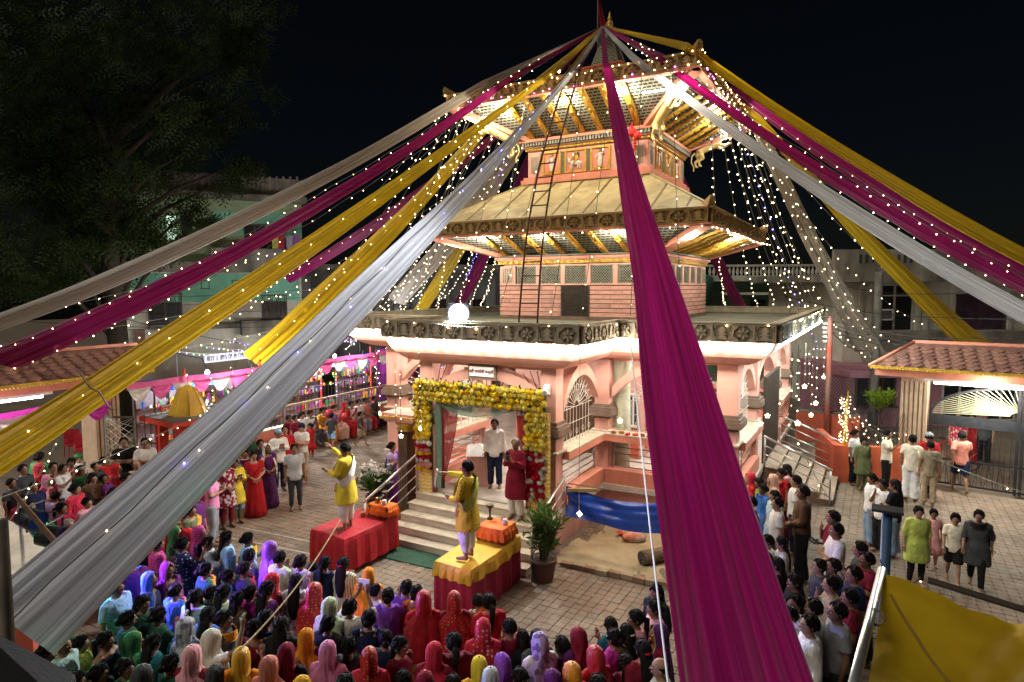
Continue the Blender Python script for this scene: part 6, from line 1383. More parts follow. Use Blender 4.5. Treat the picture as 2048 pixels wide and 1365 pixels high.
# ---- street stalls behind the fence
def stall(x, y, rz, label, seed, canopy):
    r = random.Random(seed); o = empty('market_stall', (x, y, 0), rz, label, 'stall', 'stalls in the street')
    for px in (-1, 1):
        for py in (-.5, .5): b = MB(); b.tube([(px, py, 0), (px, py, 2.5)], .03, 6); b.build('stall_post', WOODB, o)
    b = MB(); b.loft([[(-1.2+.3*i, yy, zz+.04*sin(i*1.4)) for i in range(9)] for yy, zz in ((-.9, 2.35), (0, 2.6), (.7, 2.45))], closed=False); b.build('canopy', canopy, o, smooth=True)
    b = MB(); b.box(-1, 1, -.5, .1, .75, .82); b.build('counter', WOODB, o); b = MB(); b.box(-1.05, 1.05, .5, .55, .3, 2.3); b.build('back_panel', M('stall_back', (.25, .2, .2, 1), None, 5, .8), o)
    for z in (1.25, 1.7): b = MB(); b.box(-1, 1, .25, .5, z, z+.03); b.build('shelf', WOODB, o)
    cols = [M('goods_%d' % i, c, None, 8, .5) for i, c in enumerate(((.6, .05, .05, 1), (.7, .5, .05, 1), (.05, .3, .1, 1), (.05, .15, .5, 1), (.6, .1, .35, 1), (.7, .68, .62, 1), (.7, .25, .03, 1), (.3, .06, .4, 1)))]
    g = MB()
    for i in range(70):
        g.cur = r.randrange(8); w = r.uniform(.04, .1); h = r.uniform(.08, .25)
        if r.random() < .4: X, Yy, Z = r.uniform(-.95, .9), .3, r.choice((1.28, 1.73))
        elif r.random() < .6: X, Yy, Z = r.uniform(-.95, .9), r.uniform(-.45, 0), .82
        else: X, Yy, Z = r.uniform(-.95, .9), -.6, r.uniform(1.6, 2.1)
        g.box(X, X+w, Yy, Yy+.06, Z, Z+h)
    tag(g.build('goods', cols, o), kind='stuff')
    b = MB(); b.tube([(-.2, -.3, 2.32), (.2, -.3, 2.32)], .035, 6); b.build('stall_lamp', EM('stall_tube', (.9, 1, 1), 14), o); b = MB(); b.ell((.4, -1.0, 2.78), .06, .06, .08, 8, 6); b.build('bare_bulb', EM('stall_bulb', (.9, .97, 1), 30), o); b = MB(); b.tube([(.4, -1.0, 2.85), (.4, -.8, 3.2), (.4, .5, 3.3), (.4, .5, 2.3)], .015, 5); b.build('bulb_bracket', IRON, o); lamp('stall lamp', (.4, -1.0, 2.66), 150, (.95, 1, 1), .1, parent=o); lamp('stall inner lamp', (0, -.35, 2.2), 30, (.95, 1, 1), .15, parent=o)
for i, (y, lb) in enumerate(((-6.6, 'brightly lit stall behind the red shrine'), (-3.9, 'stall of packets behind the yellow drape end'), (-1.2, 'lit stall behind the boundary fence, third along'), (1.8, 'farthest lit stall behind the purple cloth'))):
    stall(WX-1.9, y, HP, lb, i, [BT, M('red_canopy', (.35, .05, .05, 1), None, 4, .8), M('white_canopy', (.6, .6, .58, 1), None, 4, .8), BT][i])
# shop sign board over the street
sgn = empty('shop_sign', (WX-2.6, -3.5, 3.0), HP, 'long lettered shop sign over the street stalls', 'sign'); b = MB(); b.box(-1.6, 1.6, -.03, .03, -.14, .14); b.build('sign_board', M('faded_sign', (.3, .31, .36, 1), (.2, .2, .26, 1), 3, .6, dirt=.3), sgn); b = MB(); r7 = random.Random(2); x = -1.5
while x < 1.5:
    w = r7.uniform(.03, .07); b.box(x, x+w*.35, -.04, -.031, -.08, .08); b.box(x+w*.35, x+w, -.04, -.031, r7.choice((-.08, 0, .05)), r7.choice((.02, .08)) if r7.random() < .5 else .08); x += w+r7.choice((.015, .015, .08))
tag(b.build('worn_lettering', BLACKP, sgn), kind='stuff')
# ---- left terrace with stage cans, near post, dark roof corner
tz = 1.3
te = empty('terrace', (0,0,0), 0, 'low red edged stage terrace at the left edge', 'terrace')
q0, q1, q2, q3 = at(-60, 1010, tz), at(118, 1085, tz), at(60, 1200, tz), at(-160, 1180, tz)
b = MB(); b.add([q0, q1, q2, q3]+[V((p.x, p.y, 0)) for p in (q0, q1, q2, q3)], [(0,1,2,3),(0,4,5,1),(1,5,6,2),(2,6,7,3),(3,7,4,0)]); b.build('terrace_body', REDW, te, fixn=True)
b = MB(); b.add([p+V((0,0,.012)) for p in (q0, q1, q2, q3)], [(0,1,2,3)]); b.build('terrace_floor', SILL, te)
def parcan(loc, aim, label, col, watts):
    o = empty('stage_light', loc, 0, label, 'stage light', 'stage lights on the rail'); d = (V(aim)-V(loc)).normalized(); b = MB(); p = V((0,0,0)); b.tube([p-d*.22, p-d*.18, p, p+d*.1], [.06, .14, .15, .16], 14, cap=False); b.build('can_body', BLACKP, o, smooth=True)
    b = MB(); b.tube([p-d*.15, p-d*.14], .115, 14); b.build('lens', EM('lens_'+label[:6], col, 1.2), o)
    b = MB(); s = d.cross(V((0,0,1))).normalized()*.19; b.tube([p+s, p+s+V((0,0,.22)), p-s+V((0,0,.22)), p-s], .014, 5); b.build('yoke', BLACKP, o)
    lamp('stage beam', V(loc)+d*.16, watts, col, .1, 'SPOT', aim, 62, .7)
ra, rb = at(30, 990, 2.3), at(132, 1110, 2.3)
b = MB(); b.tube([ra, rb], .035, 8); rl_ = empty('lighting_rail', (0,0,0), 0, 'brown rail carrying stage lights at the left', 'rail'); b.build('rail_bar', WOODB, rl_)
for t in (.1, .9): p = ra.lerp(rb, t); b = MB(); b.tube([p, V((p.x, p.y, 0))], .025, 6); b.build('rail_stand', STEEL, rl_)
tgt = at(560, 1230, 1.3)
parcan(at(66, 1040, 2.05), at(420, 1190, 1.2), 'upper stage light can on the left rail', (.12, .25, 1), 420); parcan(at(108, 1075, 2.0), at(600, 1180, 1.2), 'lower stage light can beside the silver drape', (.42, .1, 1), 420); parcan(at(84, 1058, 1.75), at(330, 1290, 1.2), 'green stage light can between two others', (.1, 1, .35), 260)
b = MB(); p = atd(2, 1040, 4.9); q = atd(0, 1320, 4.9); b.tube([p, V((p.x-.02, p.y, q.z)), V((p.x-.02, p.y, 0))], .045, 10); tag(b.build('near_post', M('weathered_post', (.2, .17, .13, 1), (.12, .1, .08, 1), 4, .8), smooth=True), 'weathered post at the left edge holding the silver drape', 'post')
b = MB(); A_, B_, C_ = atd(-60, 1240, 4.2), atd(150, 1350, 4.2), atd(170, 1450, 3.6); D2 = atd(-60, 1450, 3.6); b.add([A_, B_, C_, D2]+[p-V((0,0,.12)) for p in (A_, B_, C_, D2)], [(0,1,2,3),(7,6,5,4),(0,4,5,1),(1,5,6,2),(2,6,7,3),(3,7,4,0)]); nr = b.build('near_roof_edge', M('dark_felt', (.012, .012, .012, 1), None, 4, .95, bump=.6)); tag(nr, 'black roof edge in the lower left corner', 'roof edge')
# ---- yellow tarp, pipe rail, bamboo and blue pole at the lower right
YT = M('yellow_tarp', (.46, .30, .010, 1), (.37, .23, .008, 1), 2, .5, trans=.25, bump=.35, bscale=5)
def bil(s, t):
    a = V((1768, 1150, 5.6)); b_ = V((2110, 1262, 5.0)); c = V((2110, 1440, 3.9)); d = V((1725, 1440, 3.9)); p = (a*(1-s)+b_*s)*(1-t)+(d*(1-s)+c*s)*t; q = atd(p.x, p.y+22*sin(pi*s)*(1-t), p.z); return q+V((0,0,.025*sin(s*7+t*3)+.035*sin(s*3-t*6)-.12*sin(pi*t)+.010*abs(sin(s*13-t*9))+.006*sin(s*23+t*14)+.014*abs(sin((s+t)*8))*(1-t)))
b = MB(); b.loft([[bil(i/36, j/24) for i in range(37)] for j in range(25)], closed=False); o = b.build('yellow_tarp', YT, smooth=True); tag(o, 'slack yellow tarpaulin in the lower right corner', 'tarpaulin')
b = MB(); b.loft([[bil(.05+.8*j/20, .1+.8*j/20)+V((0,0,.012))+d_ for d_ in (V((-.011,-.011,0)), V((.011,.011,0)))] for j in range(21)], closed=False); b.build('tarp_seam', M('seam_brown', (.26, .165, .03, 1), None, 5, .7), o)
b = MB(); b.tube([atd(1764, 1140, 5.7), atd(1690, 1440, 3.7)], .035, 10); pr_ = b.build('pipe_rail', STEEL, smooth=True); tag(pr_, 'steel pipe rail beside the yellow tarpaulin', 'rail')
b = MB(); b.tube([atd(1752, 1235, 4.9)+V((.05*cos(a), .05*sin(a)*.5, .05*sin(a))) for a in [i*.7 for i in range(20)]], .012, 5); b.build('rope_lashing', WIRE, pr_)
b = MB(); b.tube([atd(1855, 1160, 5.75), atd(2120, 1242, 5.3)], .03, 8); tag(b.build('bamboo_pole', M('dark_bamboo', (.06, .045, .03, 1), None, 5, .6)), 'dark bamboo along the top of the yellow tarpaulin', 'pole')
p = atd(1775, 1022, 6.6); bpz = empty('blue_pole', (p.x, p.y, 0), 0, 'dark blue pole with a black cap plate before the jeans wearers', 'pole'); b = MB(); b.tube([(0,0,0), (0,0,p.z)], .05, 10); b.build('pole_shaft', M('blue_paint', (.03, .07, .13, 1), None, 5, .5), bpz, smooth=True); b = MB(); b.box(-.14, .14, -.1, .1, p.z, p.z+.025); b.build('cap_plate', BLACKP, bpz)
# white rope hanging in front of the magenta drape, plumb lines with lamps
for i, (a, c_, lb, rr_) in enumerate(((((1262, 690, 12)), (1340, 1400, 6.0), 'white rope running down beside the magenta drape', .012), ((1160, 700, 11.5), (1158, 1040, 11), 'thin cord with a small lamp before the blue tarpaulin', .005), ((480, 1300, 6.5), (680, 1040, 9.5), 'tan rope slanting over the crowd of women', .01))):
    b = MB(); b.tube(sagline(atd(*a), atd(*c_), .12 if i != 1 else 0), rr_, 5); o = b.build('long_rope', WHITEP if i == 0 else M('tan_rope', (.45, .33, .15, 1), None, 5, .8)); tag(o, lb, 'rope')
p = atd(1159, 1028, 11); b = MB(); b.oct(p, .05); tag(b.build('hanging_bulb', BULBW), 'small lit bulb hanging before the blue tarpaulin', 'bulb')
# plastic chairs at the left gate
def chair(loc, rz, label):
    o = empty('plastic_chair', loc, rz, label, 'chair', 'red plastic chairs'); PC = M('red_plastic', (.55, .03, .05, 1), None, 4, .35)
    b = MB(); b.box(-.22, .22, -.22, .22, .40, .44); b.build('seat', PC, o); b = MB(); b.loft([[(-.22+.044*i, .2+.06*z+.03*sin(pi*i/10), .44+z) for i in range(11)] for z in (0, .2, .42)], closed=False); b.build('backrest', PC, o, smooth=True)
    for x in (-.2, .2):
        for y in (-.2, .2): b = MB(); b.tube([(x, y, .4), (x*1.15, y*1.15, 0)], .018, 5); b.build('leg', PC, o)
        b = MB(); b.tube([(x*1.1, .2, .62), (x*1.15, -.15, .62), (x*1.1, -.2, .42)], .016, 5); b.build('armrest', PC, o)
chair(at(168, 925), 1.2, 'red plastic chair by the fluted left pillar'); chair(at(150, 915), 1.4, 'second red plastic chair farther into the left gate')
# motorbike shape and bicycle behind the arched gate
bk_ = empty('bicycle', (9.2, 3.6, 0), .2, 'dark bicycle parked behind the arched iron gate', 'bicycle')
for x in (-.52, .52):
    b = MB(); b.tube([(x+.33*cos(t*pi/12), 0, .34+.33*sin(t*pi/12)) for t in range(24)], .018, 5, closed=True); w = b.build('wheel', BLACKP, bk_)
    b = MB()
    for t in range(8): b.tube([(x, 0, .34), (x+.32*cos(t*pi/4), 0, .34+.32*sin(t*pi/4))], .004, 3)
    b.build('spokes', STEEL, w)
b = MB(); b.tube([(-.52,0,.34), (-.15,0,.85), (.38,0,.85), (.52,0,.34)], .017, 6); b.tube([(-.15,0,.85), (-.05,0,.3), (.38,0,.82)], .017, 6); b.tube([(-.52,0,.34), (-.05,0,.3)], .014, 6); b.build('frame', REDP, bk_); b = MB(); b.ell((-.18,0,.93), .13, .07, .035); b.build('saddle', BLACKP, bk_); b = MB(); b.tube([(.4,-.25,1.0), (.36,0,.98), (.4,.25,1.0)], .014, 5); b.build('handlebar', STEEL, bk_)
# ================================================================== PEOPLE
SKINM = CLOTH('skin', 'plain'); SKINM.node_tree.nodes['Principled BSDF'].inputs['Roughness'].default_value = .5
for n_ in SKINM.node_tree.nodes:
    if n_.type == 'BUMP': n_.inputs['Strength'].default_value = .05
HAIRM = M('black_hair', (.009, .0075, .007, 1), (.014, .011, .010, 1), 30, .72, spec=.12, bump=.5, bscale=60, stretch=(1, 1, .15)); GREYH = M('grey_hair', (.38, .36, .34, 1), (.25, .24, .22, 1), 30, .6)
EYEW = M('eye_white', (.7, .68, .64, 1), None, 3, .3); EYED = M('eye_dark', (.012, .008, .006, 1), None, 3, .2); LIPM = M('lips', (.26, .09, .07, 1), None, 3, .5)
PAT = {k: CLOTH('cloth_'+k, k) for k in ('plain', 'silk', 'dots', 'gold', 'stripes', 'vstripes', 'print', 'floral', 'sprig')}
def pose(p):
    J = {}
    for s, k in ((-1, 'R'), (1, 'L')):
        J['sh'+k] = V((s*.17, .01, 1.395)); J['el'+k] = V((s*.225, .03, 1.13)); J['wr'+k] = V((s*.235, -.03, .885)); J['hd'+k] = V((0, -.15, -1))
        J['hip'+k] = V((s*.09, 0, .90)); J['kn'+k] = V((s*.10, -.015, .49)); J['an'+k] = V((s*.105, .02, .075)); J['to'+k] = V((s*.125, -.16, .03))
        if p == 'fold': J['el'+k] = V((s*.235, -.03, 1.15)); J['wr'+k] = V((s*.045, -.24, 1.22)); J['hd'+k] = V((-s*.15, -.25, .95))
        elif p == 'front': J['el'+k] = V((s*.235, .0, 1.13)); J['wr'+k] = V((s*.05, -.20, 1.02)); J['hd'+k] = V((-s*.8, -.2, -.2))
        elif p == 'cross': J['el'+k] = V((s*.24, -.07, 1.14)); J['wr'+k] = V((-s*.06, -.20, 1.165+.03*s)); J['hd'+k] = V((-s, .05, .15))
        elif p == 'film': J['el'+k] = V((s*.24, -.22, 1.42)); J['wr'+k] = V((s*.07, -.33, 1.66)); J['hd'+k] = V((-s*.1, -.1, 1))
        elif p == 'read': J['el'+k] = V((s*.235, -.04, 1.14)); J['wr'+k] = V((s*.06, -.30, 1.30)); J['hd'+k] = V((-s*.2, -.3, .9))
    if p == 'phone': J['elR'] = V((-.25, -.16, 1.2)); J['wrR'] = V((-.12, -.34, 1.42)); J['hdR'] = V((.1, -.15, 1))
    if p == 'mouth': J['elR'] = V((-.22, -.12, 1.14)); J['wrR'] = V((-.06, -.17, 1.36)); J['hdR'] = V((.3, .1, 1))
    if p == 'raise': J['elR'] = V((-.3, -.15, 1.5)); J['wrR'] = V((-.18, -.3, 1.72)); J['hdR'] = V((.2, -.2, 1))
    if p == 'priest1': J['elR'] = V((-.24, -.22, 1.36)); J['wrR'] = V((-.2, -.44, 1.55)); J['hdR'] = V((0, -.7, .6)); J['elL'] = V((.25, -.05, 1.14)); J['wrL'] = V((.12, -.30, 1.16)); J['hdL'] = V((-.2, -.9, .3))
    if p == 'priest2': J['elR'] = V((-.22, -.25, 1.38)); J['wrR'] = V((-.16, -.50, 1.40)); J['hdR'] = V((0, -1, -.1)); J['elL'] = V((.25, -.05, 1.12)); J['wrL'] = V((.12, -.28, 1.05)); J['hdL'] = V((-.2, -.8, .6))
    if p in ('walk', 'walk2'):
        a = .24
        J['knL'] = V((.095, -.16, .50)); J['anL'] = V((.10, -.24, .08)); J['toL'] = V((.115, -.42, .04)); J['knR'] = V((-.095, .05, .49)); J['anR'] = V((-.10, .28, .13)); J['toR'] = V((-.11, .14, .03))
        J['elL'] = V((.23, .13, 1.14)); J['wrL'] = V((.23, .14, .90)); J['elR'] = V((-.23, -.05, 1.13)); J['wrR'] = V((-.22, -.2, .93))
    if p == 'sit':
        for k in ('R', 'L'):
            s = -1 if k == 'R' else 1
            for j in ('sh', 'el', 'wr', 'hip'): J[j+k].z -= .42
            J['kn'+k] = V((s*.12, -.42, .50)); J['an'+k] = V((s*.12, -.40, .08)); J['to'+k] = V((s*.13, -.58, .03)); J['el'+k] = V((s*.235, -.06, .74)); J['wr'+k] = V((s*.10, -.26, .62)); J['hd'+k] = V((-s*.5, -.8, -.1))
    J['dz'] = -.42 if p == 'sit' else 0
    return J
def ering(c, rx, ry, n=14): return [(c[0]+rx*cos(2*pi*i/n), c[1]+ry*sin(2*pi*i/n), c[2]) for i in range(n)]
def torso(b, dz, z0, z1, g, extra=()):
    prof = [(.80, .155, .115, 0), (.88, .16, .118, 0), (.98, .150, .108, 0), (1.08, .135, .10, 0), (1.2, .152, .112, -.005), (1.32, .168, .112, 0), (1.39, .155, .095, .01), (1.445, .075, .065, .015)]
    R = [(z, rx+g, ry+g, yo) for z, rx, ry, yo in prof if z0-.001 <= z <= z1+.001]
    b.loft([ering((0, yo, z+dz), rx, ry) for z, rx, ry, yo in R])
CACHE = {}
def hand(b, w, d, s):
    d = d.normalized(); side = d.cross(V((0, -1, .2)))
    side = side.normalized() if side.length > .1 else V((1,0,0)); nrm = side.cross(d).normalized()
    for i, (o, L) in enumerate(((-.028, .070), (-.010, .082), (.010, .078), (.027, .060))):
        p0 = w+d*.075+side*o; p1 = p0+d*L*.5+nrm*.006; p2 = p0+d*L+nrm*.022; b.tube([p0, p1, p2], [.0095, .0085, .0065], 5)
    t0 = w+d*.03+side*.03*(-s); b.tube([t0, t0+side*.03*(-s)+d*.025, t0+side*.04*(-s)+d*.058], [.012, .010, .007], 5)
def bodymesh(p, child):
    key = ('body', p, child)
    if key in CACHE: return CACHE[key]
    J = pose(p); dz = J['dz']; hs = 1.22 if child else 1.0; b = MB(); torso(b, dz, .80, 1.45, 0)
    b.tube([(0, .015, 1.38+dz), (0, .005, 1.52+dz)], [.058, .05], 10); hc = V((0, -.012, 1.585+dz+(.02 if child else 0)))
    b.ell(hc+V((0, .005, .012)), .076*hs, .096*hs, .105*hs, 16, 12); b.ell(hc+V((0, -.03*hs, -.055*hs)), .052*hs, .055*hs, .062*hs, 12, 8)
    for k, s in (('R', -1), ('L', 1)):
        b.tube([J['sh'+k]+V((-s*.05, 0, .0)), J['sh'+k], J['el'+k]], [.06, .055, .04], 10); b.tube([J['el'+k], J['el'+k].lerp(J['wr'+k], .35), J['wr'+k]], [.04, .038, .026], 10)
        d = J['hd'+k].normalized(); b.tube([J['wr'+k]-d*.01, J['wr'+k]+d*.05, J['wr'+k]+d*.09], [.026, .036, .03], 8)
        b.tube([J['hip'+k], J['hip'+k].lerp(J['kn'+k], .5), J['kn'+k]], [.098, .082, .058], 12); b.tube([J['kn'+k], J['kn'+k].lerp(J['an'+k], .35), J['an'+k]], [.056, .055, .034], 10)
        b.tube([J['an'+k]+V((0,.03,-.03)), J['an'+k]+V((0,-.03,-.025)), J['to'+k]], [.036, .042, .03], 8)
    me = remesh(b, 'body', SKINM, .019, 2)
    x = MB()
    for k, s in (('R', -1), ('L', 1)): hand(x, J['wr'+k], J['hd'+k], s); x.ell(hc+V((s*.078*hs, .012, 0)), .012, .024, .034, 6, 5)
    x.add([hc+V((0, -.088*hs, .03)), hc+V((.017, -.09*hs, -.022)), hc+V((-.017, -.09*hs, -.022)), hc+V((0, -.118*hs, -.018)), hc+V((0, -.095*hs, -.032))], [(0,1,3),(0,3,2),(1,4,3),(2,3,4)])
    bm = bmesh.new(); bm.from_mesh(me); xm = x.mesh('x', SKINM, True); bm.from_mesh(xm); bm.to_mesh(me); bm.free(); bpy.data.meshes.remove(xm)
    me.polygons.foreach_set('use_smooth', [True]*len(me.polygons))
    f = MB()
    for s in (-1, 1):
        f.cur = 0; f.ell(hc+V((s*.032*hs, -.077*hs, .012)), .016, .012, .009, 8, 5); f.cur = 1; f.ell(hc+V((s*.032*hs, -.0865*hs, .012)), .0072, .006, .0072, 6, 5)
        f.cur = 3; f.tube([hc+V((s*.012*hs, -.094*hs, .033)), hc+V((s*.034*hs, -.092*hs, .04)), hc+V((s*.056*hs, -.075*hs, .032))], .0036, 4)
    f.cur = 2; f.ell(hc+V((0, -.086*hs, -.056*hs)), .026, .010, .009, 8, 5)
    fm = f.mesh('face', [EYEW, EYED, LIPM, HAIRM], True)
    CACHE[key] = (me, fm, hc, hs, J); return CACHE[key]
def garment(g, p):
    key = (g, p)
    if key in CACHE: return CACHE[key]
    J = pose(p); dz = J['dz']; b = MB(); vox = .021
    def sleeves(frac, r0, r1, fore=None):
        for k, s in (('R', -1), ('L', 1)):
            e = J['sh'+k].lerp(J['el'+k], min(1, frac)); b.tube([J['sh'+k]+V((-s*.06, 0, .01)), J['sh'+k]+V((0,0,.005)), e], [r0+.012, r0, r1], 10)
            if fore: w = J['el'+k].lerp(J['wr'+k], fore); b.tube([J['el'+k], w], [r1, r1*.85], 10)
    def legs(to, r0, r1, r2, puff=0):
        torso(b, dz, .80, 1.0, .014)
        for k, s in (('R', -1), ('L', 1)):
            if to <= 1: e = J['hip'+k].lerp(J['kn'+k], to); b.tube([J['hip'+k], e], [r0, r1], 12)
            else: e = J['kn'+k].lerp(J['an'+k], to-1); b.tube([J['hip'+k], J['hip'+k].lerp(J['kn'+k], .5), J['kn'+k]], [r0, (r0+r1)/2+puff, r1+puff], 12); b.tube([J['kn'+k], J['kn'+k].lerp(e, .5), e], [r1+puff, (r1+r2)/2+puff*.7, r2], 12)
    loft_only = False
    if g == 'tee': torso(b, dz, .80, 1.45, .026); sleeves(.72, .066, .068)
    elif g == 'shirt': torso(b, dz, .80, 1.45, .028); sleeves(1, .066, .056, .9)
    elif g == 'vest': torso(b, dz, .88, 1.40, .024)
    elif g == 'blouse': torso(b, dz, .98, 1.40, .022); sleeves(.55, .062, .06)
    elif g in ('kurta', 'kameez', 'pkurta'):
        torso(b, dz, .88, 1.45, .03); sleeves(1, .066, .055, .3 if g == 'kameez' else .85)
        zz = {'kurta': .46, 'pkurta': .54}.get(g, .55)
        if p == 'sit':
            for k in ('R', 'L'): b.tube([J['hip'+k], J['kn'+k]], [.13, .11], 12)
        else: b.loft([ering((0, 0, z), rx, ry) for z, rx, ry in ((zz, .25, .205), (.68, .24, .195), (.8, .228, .182), (.92, .21, .168), (1.05, .175, .138))])
    elif g == 'trousers': legs(1.93, .115, .082, .072)
    elif g == 'jeans': legs(1.96, .118, .095, .105)
    elif g == 'slim': legs(1.9, .108, .07, .05)
    elif g == 'dhoti': legs(1.8, .108, .085, .056, .03)
    elif g == 'shorts': legs(.9, .12, .108, .1)
    elif g in ('skirt', 'sariskirt', 'dress'):
        loft_only = True; n = 44; rnd = random.Random(len(g)); ph = [rnd.uniform(0, 6.3) for _ in range(3)]
        if p == 'sit':
            loft_only = False; torso(b, dz, .80, 1.0, .03)
            for k in ('R', 'L'): b.tube([J['hip'+k], J['kn'+k]], [.14, .13], 12); b.tube([J['kn'+k], J['an'+k]+V((0,0,-.02))], [.13, .12], 12)
            b.tube([(0, -.1, .47), (0, -.4, .46), (0, -.42, .1)], [.14, .13, .11], 10)
        else:
            prof = [(.02, .27, .225), (.25, .245, .205), (.5, .222, .185), (.7, .20, .165), (.86, .19, .148), (.96, .172, .13), (1.06, .15, .115)] if g != 'dress' else [(.42, .30, .25), (.6, .26, .21), (.8, .20, .16), (.98, .165, .13), (1.08, .15, .118), (1.22, .172, .128), (1.34, .185, .128), (1.42, .12, .09), (1.445, .09, .075)]
            R = []
            for z, rx, ry in prof:
                f = max(0, (1.0-z))*.09; R.append([((rx*(1+f*(sin(i*2*pi*9/n+ph[0])*.6+sin(i*2*pi*15/n+ph[1]+z*2)*.5)))*cos(2*pi*i/n), (ry*(1+f*(sin(i*2*pi*9/n+ph[0])*.6+sin(i*2*pi*15/n+ph[1]+z*2)*.5)))*sin(2*pi*i/n), z) for i in range(n)])
            b.loft(R)
            if g == 'dress': sleeves(.6, .064, .062)
    elif g.startswith('veil'):
        loft_only = True; rnd = random.Random(int(g[4:])); ph = [rnd.uniform(0, 6.3) for _ in range(6)]; n = 46; hc = V((0, -.012, 1.585+dz))
        # rows: angle a=0 at the back; opening at the front widens/narrows with height
        rows = []; spec = [(1.745, .012, .015, .02, 178, 0), (1.735, .05, .065, .018, 176, 0), (1.705, .083, .107, .014, 158, .12), (1.655, .10, .127, .012, 138, .3), (1.58, .104, .132, .016, 130, .5), (1.51, .098, .122, .024, 132, .65), (1.46, .118, .118, .024, 142, .7), (1.42, .18, .128, .018, 150, .7), (1.36, .225, .145, .012, 152, .75), (1.25, .245, .165, .015, 146, .6), (1.1, .255, .18, .02, 136, .8), (.95, .255, .185, .025, 122, .95), (.82, .25, .19, .03, 106, 1.05), (.72, .24, .19, .035, 92, 1.1)]
        for z, rx, ry, yo, op, f in spec:
            row = []
            for i in range(n+1):
                a = rad(op)*(2*i/n-1); q = 1+.075*f*(sin(a*5+ph[0])+.6*sin(a*11+ph[1]+z*2)+.35*sin(a*19+ph[2]))+.012*sin(a*7+z*40+ph[3]); row.append((rx*q*sin(a), yo+ry*q*cos(a), z+dz-.035*f*(1+sin(a*2.0+ph[4]))))
            rows.append(row)
        for r_ in range(len(rows)-1):
            b.cur = 0
        b.loft(rows, closed=False); W_ = n+1
        for fi in range(len(b.mi)):
            r_, c_ = divmod(fi, n); b.mi[fi] = 1 if (c_ < 1 or c_ >= n-1 or r_ == len(rows)-2) else 0
        trim = True
    elif g == 'dupatta':
        loft_only = True; rows = []; n = 9
        for k in range(31):
            t = k/30; a = (t-.5)*2    # from left back tail over front of neck to right back tail
            ang = a*pi*1.02; y0 = -cos(ang*.5)*.10 if abs(a) < .8 else .12; z = 1.40-.05*cos(ang*.5)-max(0, abs(a)-.62)*1.35; x = .165*sin(ang*.55)*1.1; y = (-.125*cos(a*pi*.75)) if abs(a) < .75 else .115+.05*(abs(a)-.75)
            row = []
            for i in range(n+1):
                q = i/n-.5; row.append((x+q*.10*(1 if a > 0 else -1)*(abs(a)), y+.014*sin(i*2.3+k*.2)-(.02 if abs(a) < .7 else -.02), z+dz+.04-q*.13*(1-abs(a)*.3)))
            rows.append(row)
        b.loft(rows, closed=False)
    elif g == 'pallu':
        loft_only = True; rows = []
        path = [(-.15, -.08, .98, .10), (-.07, -.155, 1.1, .12), (.02, -.165, 1.24, .12), (.09, -.13, 1.36, .10), (.12, -.02, 1.45, .09), (.12, .10, 1.40, .10), (.10, .15, 1.2, .13), (.07, .175, 1.0, .16), (.05, .20, .8, .18), (.04, .22, .6, .19), (.04, .22, .48, .2)]
        for k, (x, y, z, w) in enumerate(path):
            rows.append([(x+(i/8-.5)*2*w*(1 if k < 4 else .9), y+.016*sin(i*1.9+k*.4)+(.03*abs(i/8-.5) if k > 4 else .05*abs(i/8-.5)), z+dz+(i/8-.5)*(.12 if k < 4 else 0)) for i in range(9)])
        b.loft(rows, closed=False)
    elif g == 'sash':
        loft_only = True; path = [(.15, .02, .95), (.12, -.125, 1.06), (.02, -.155, 1.2), (-.1, -.125, 1.34), (-.145, .0, 1.45), (-.11, .12, 1.36), (.0, .15, 1.2), (.12, .13, 1.05), (.165, .03, .95)]
        b.loft([[(x*1.22+i*.012, y*1.26+.008*sin(i*2+k), z+(i-3)*.03) for i in range(7)] for k, (x, y, z) in enumerate(path)], closed=False)
    elif g == 'belt':
        loft_only = True; b.loft([ering((0, 0, z), .198, .160, 20) for z in (1.0, 1.045)], cap=False); b.tube([(.17, -.09, 1.02), (.21, -.11, .9), (.22, -.10, .8)], .016, 5)
    me = b.mesh(g, [PAT['plain'], M('gold_braid', (.55, .36, .08, 1), (.4, .22, .05, 1), 30, .45)] if g.startswith('veil') else PAT['plain'], True) if loft_only else remesh(b, g, PAT['plain'], vox, 3)
    if not loft_only:
        me.polygons.foreach_set('use_smooth', [True]*len(me.polygons))
        from mathutils import noise as NZ
        am = .011 if g in ('kurta', 'kameez', 'shirt', 'jeans', 'dhoti') else .009
        nn = [v.normal.copy() for v in me.vertices]
        for v, n_ in zip(me.vertices, nn):
            c = v.co; k = NZ.noise(V((c.x*9+c.z*5, c.y*9, c.z*4.5+7)))+.6*NZ.noise(V((c.x*20, c.y*20+c.z*8, c.z*11))); v.co = c+n_*(am*k+.004)
    CACHE[key] = me; return me
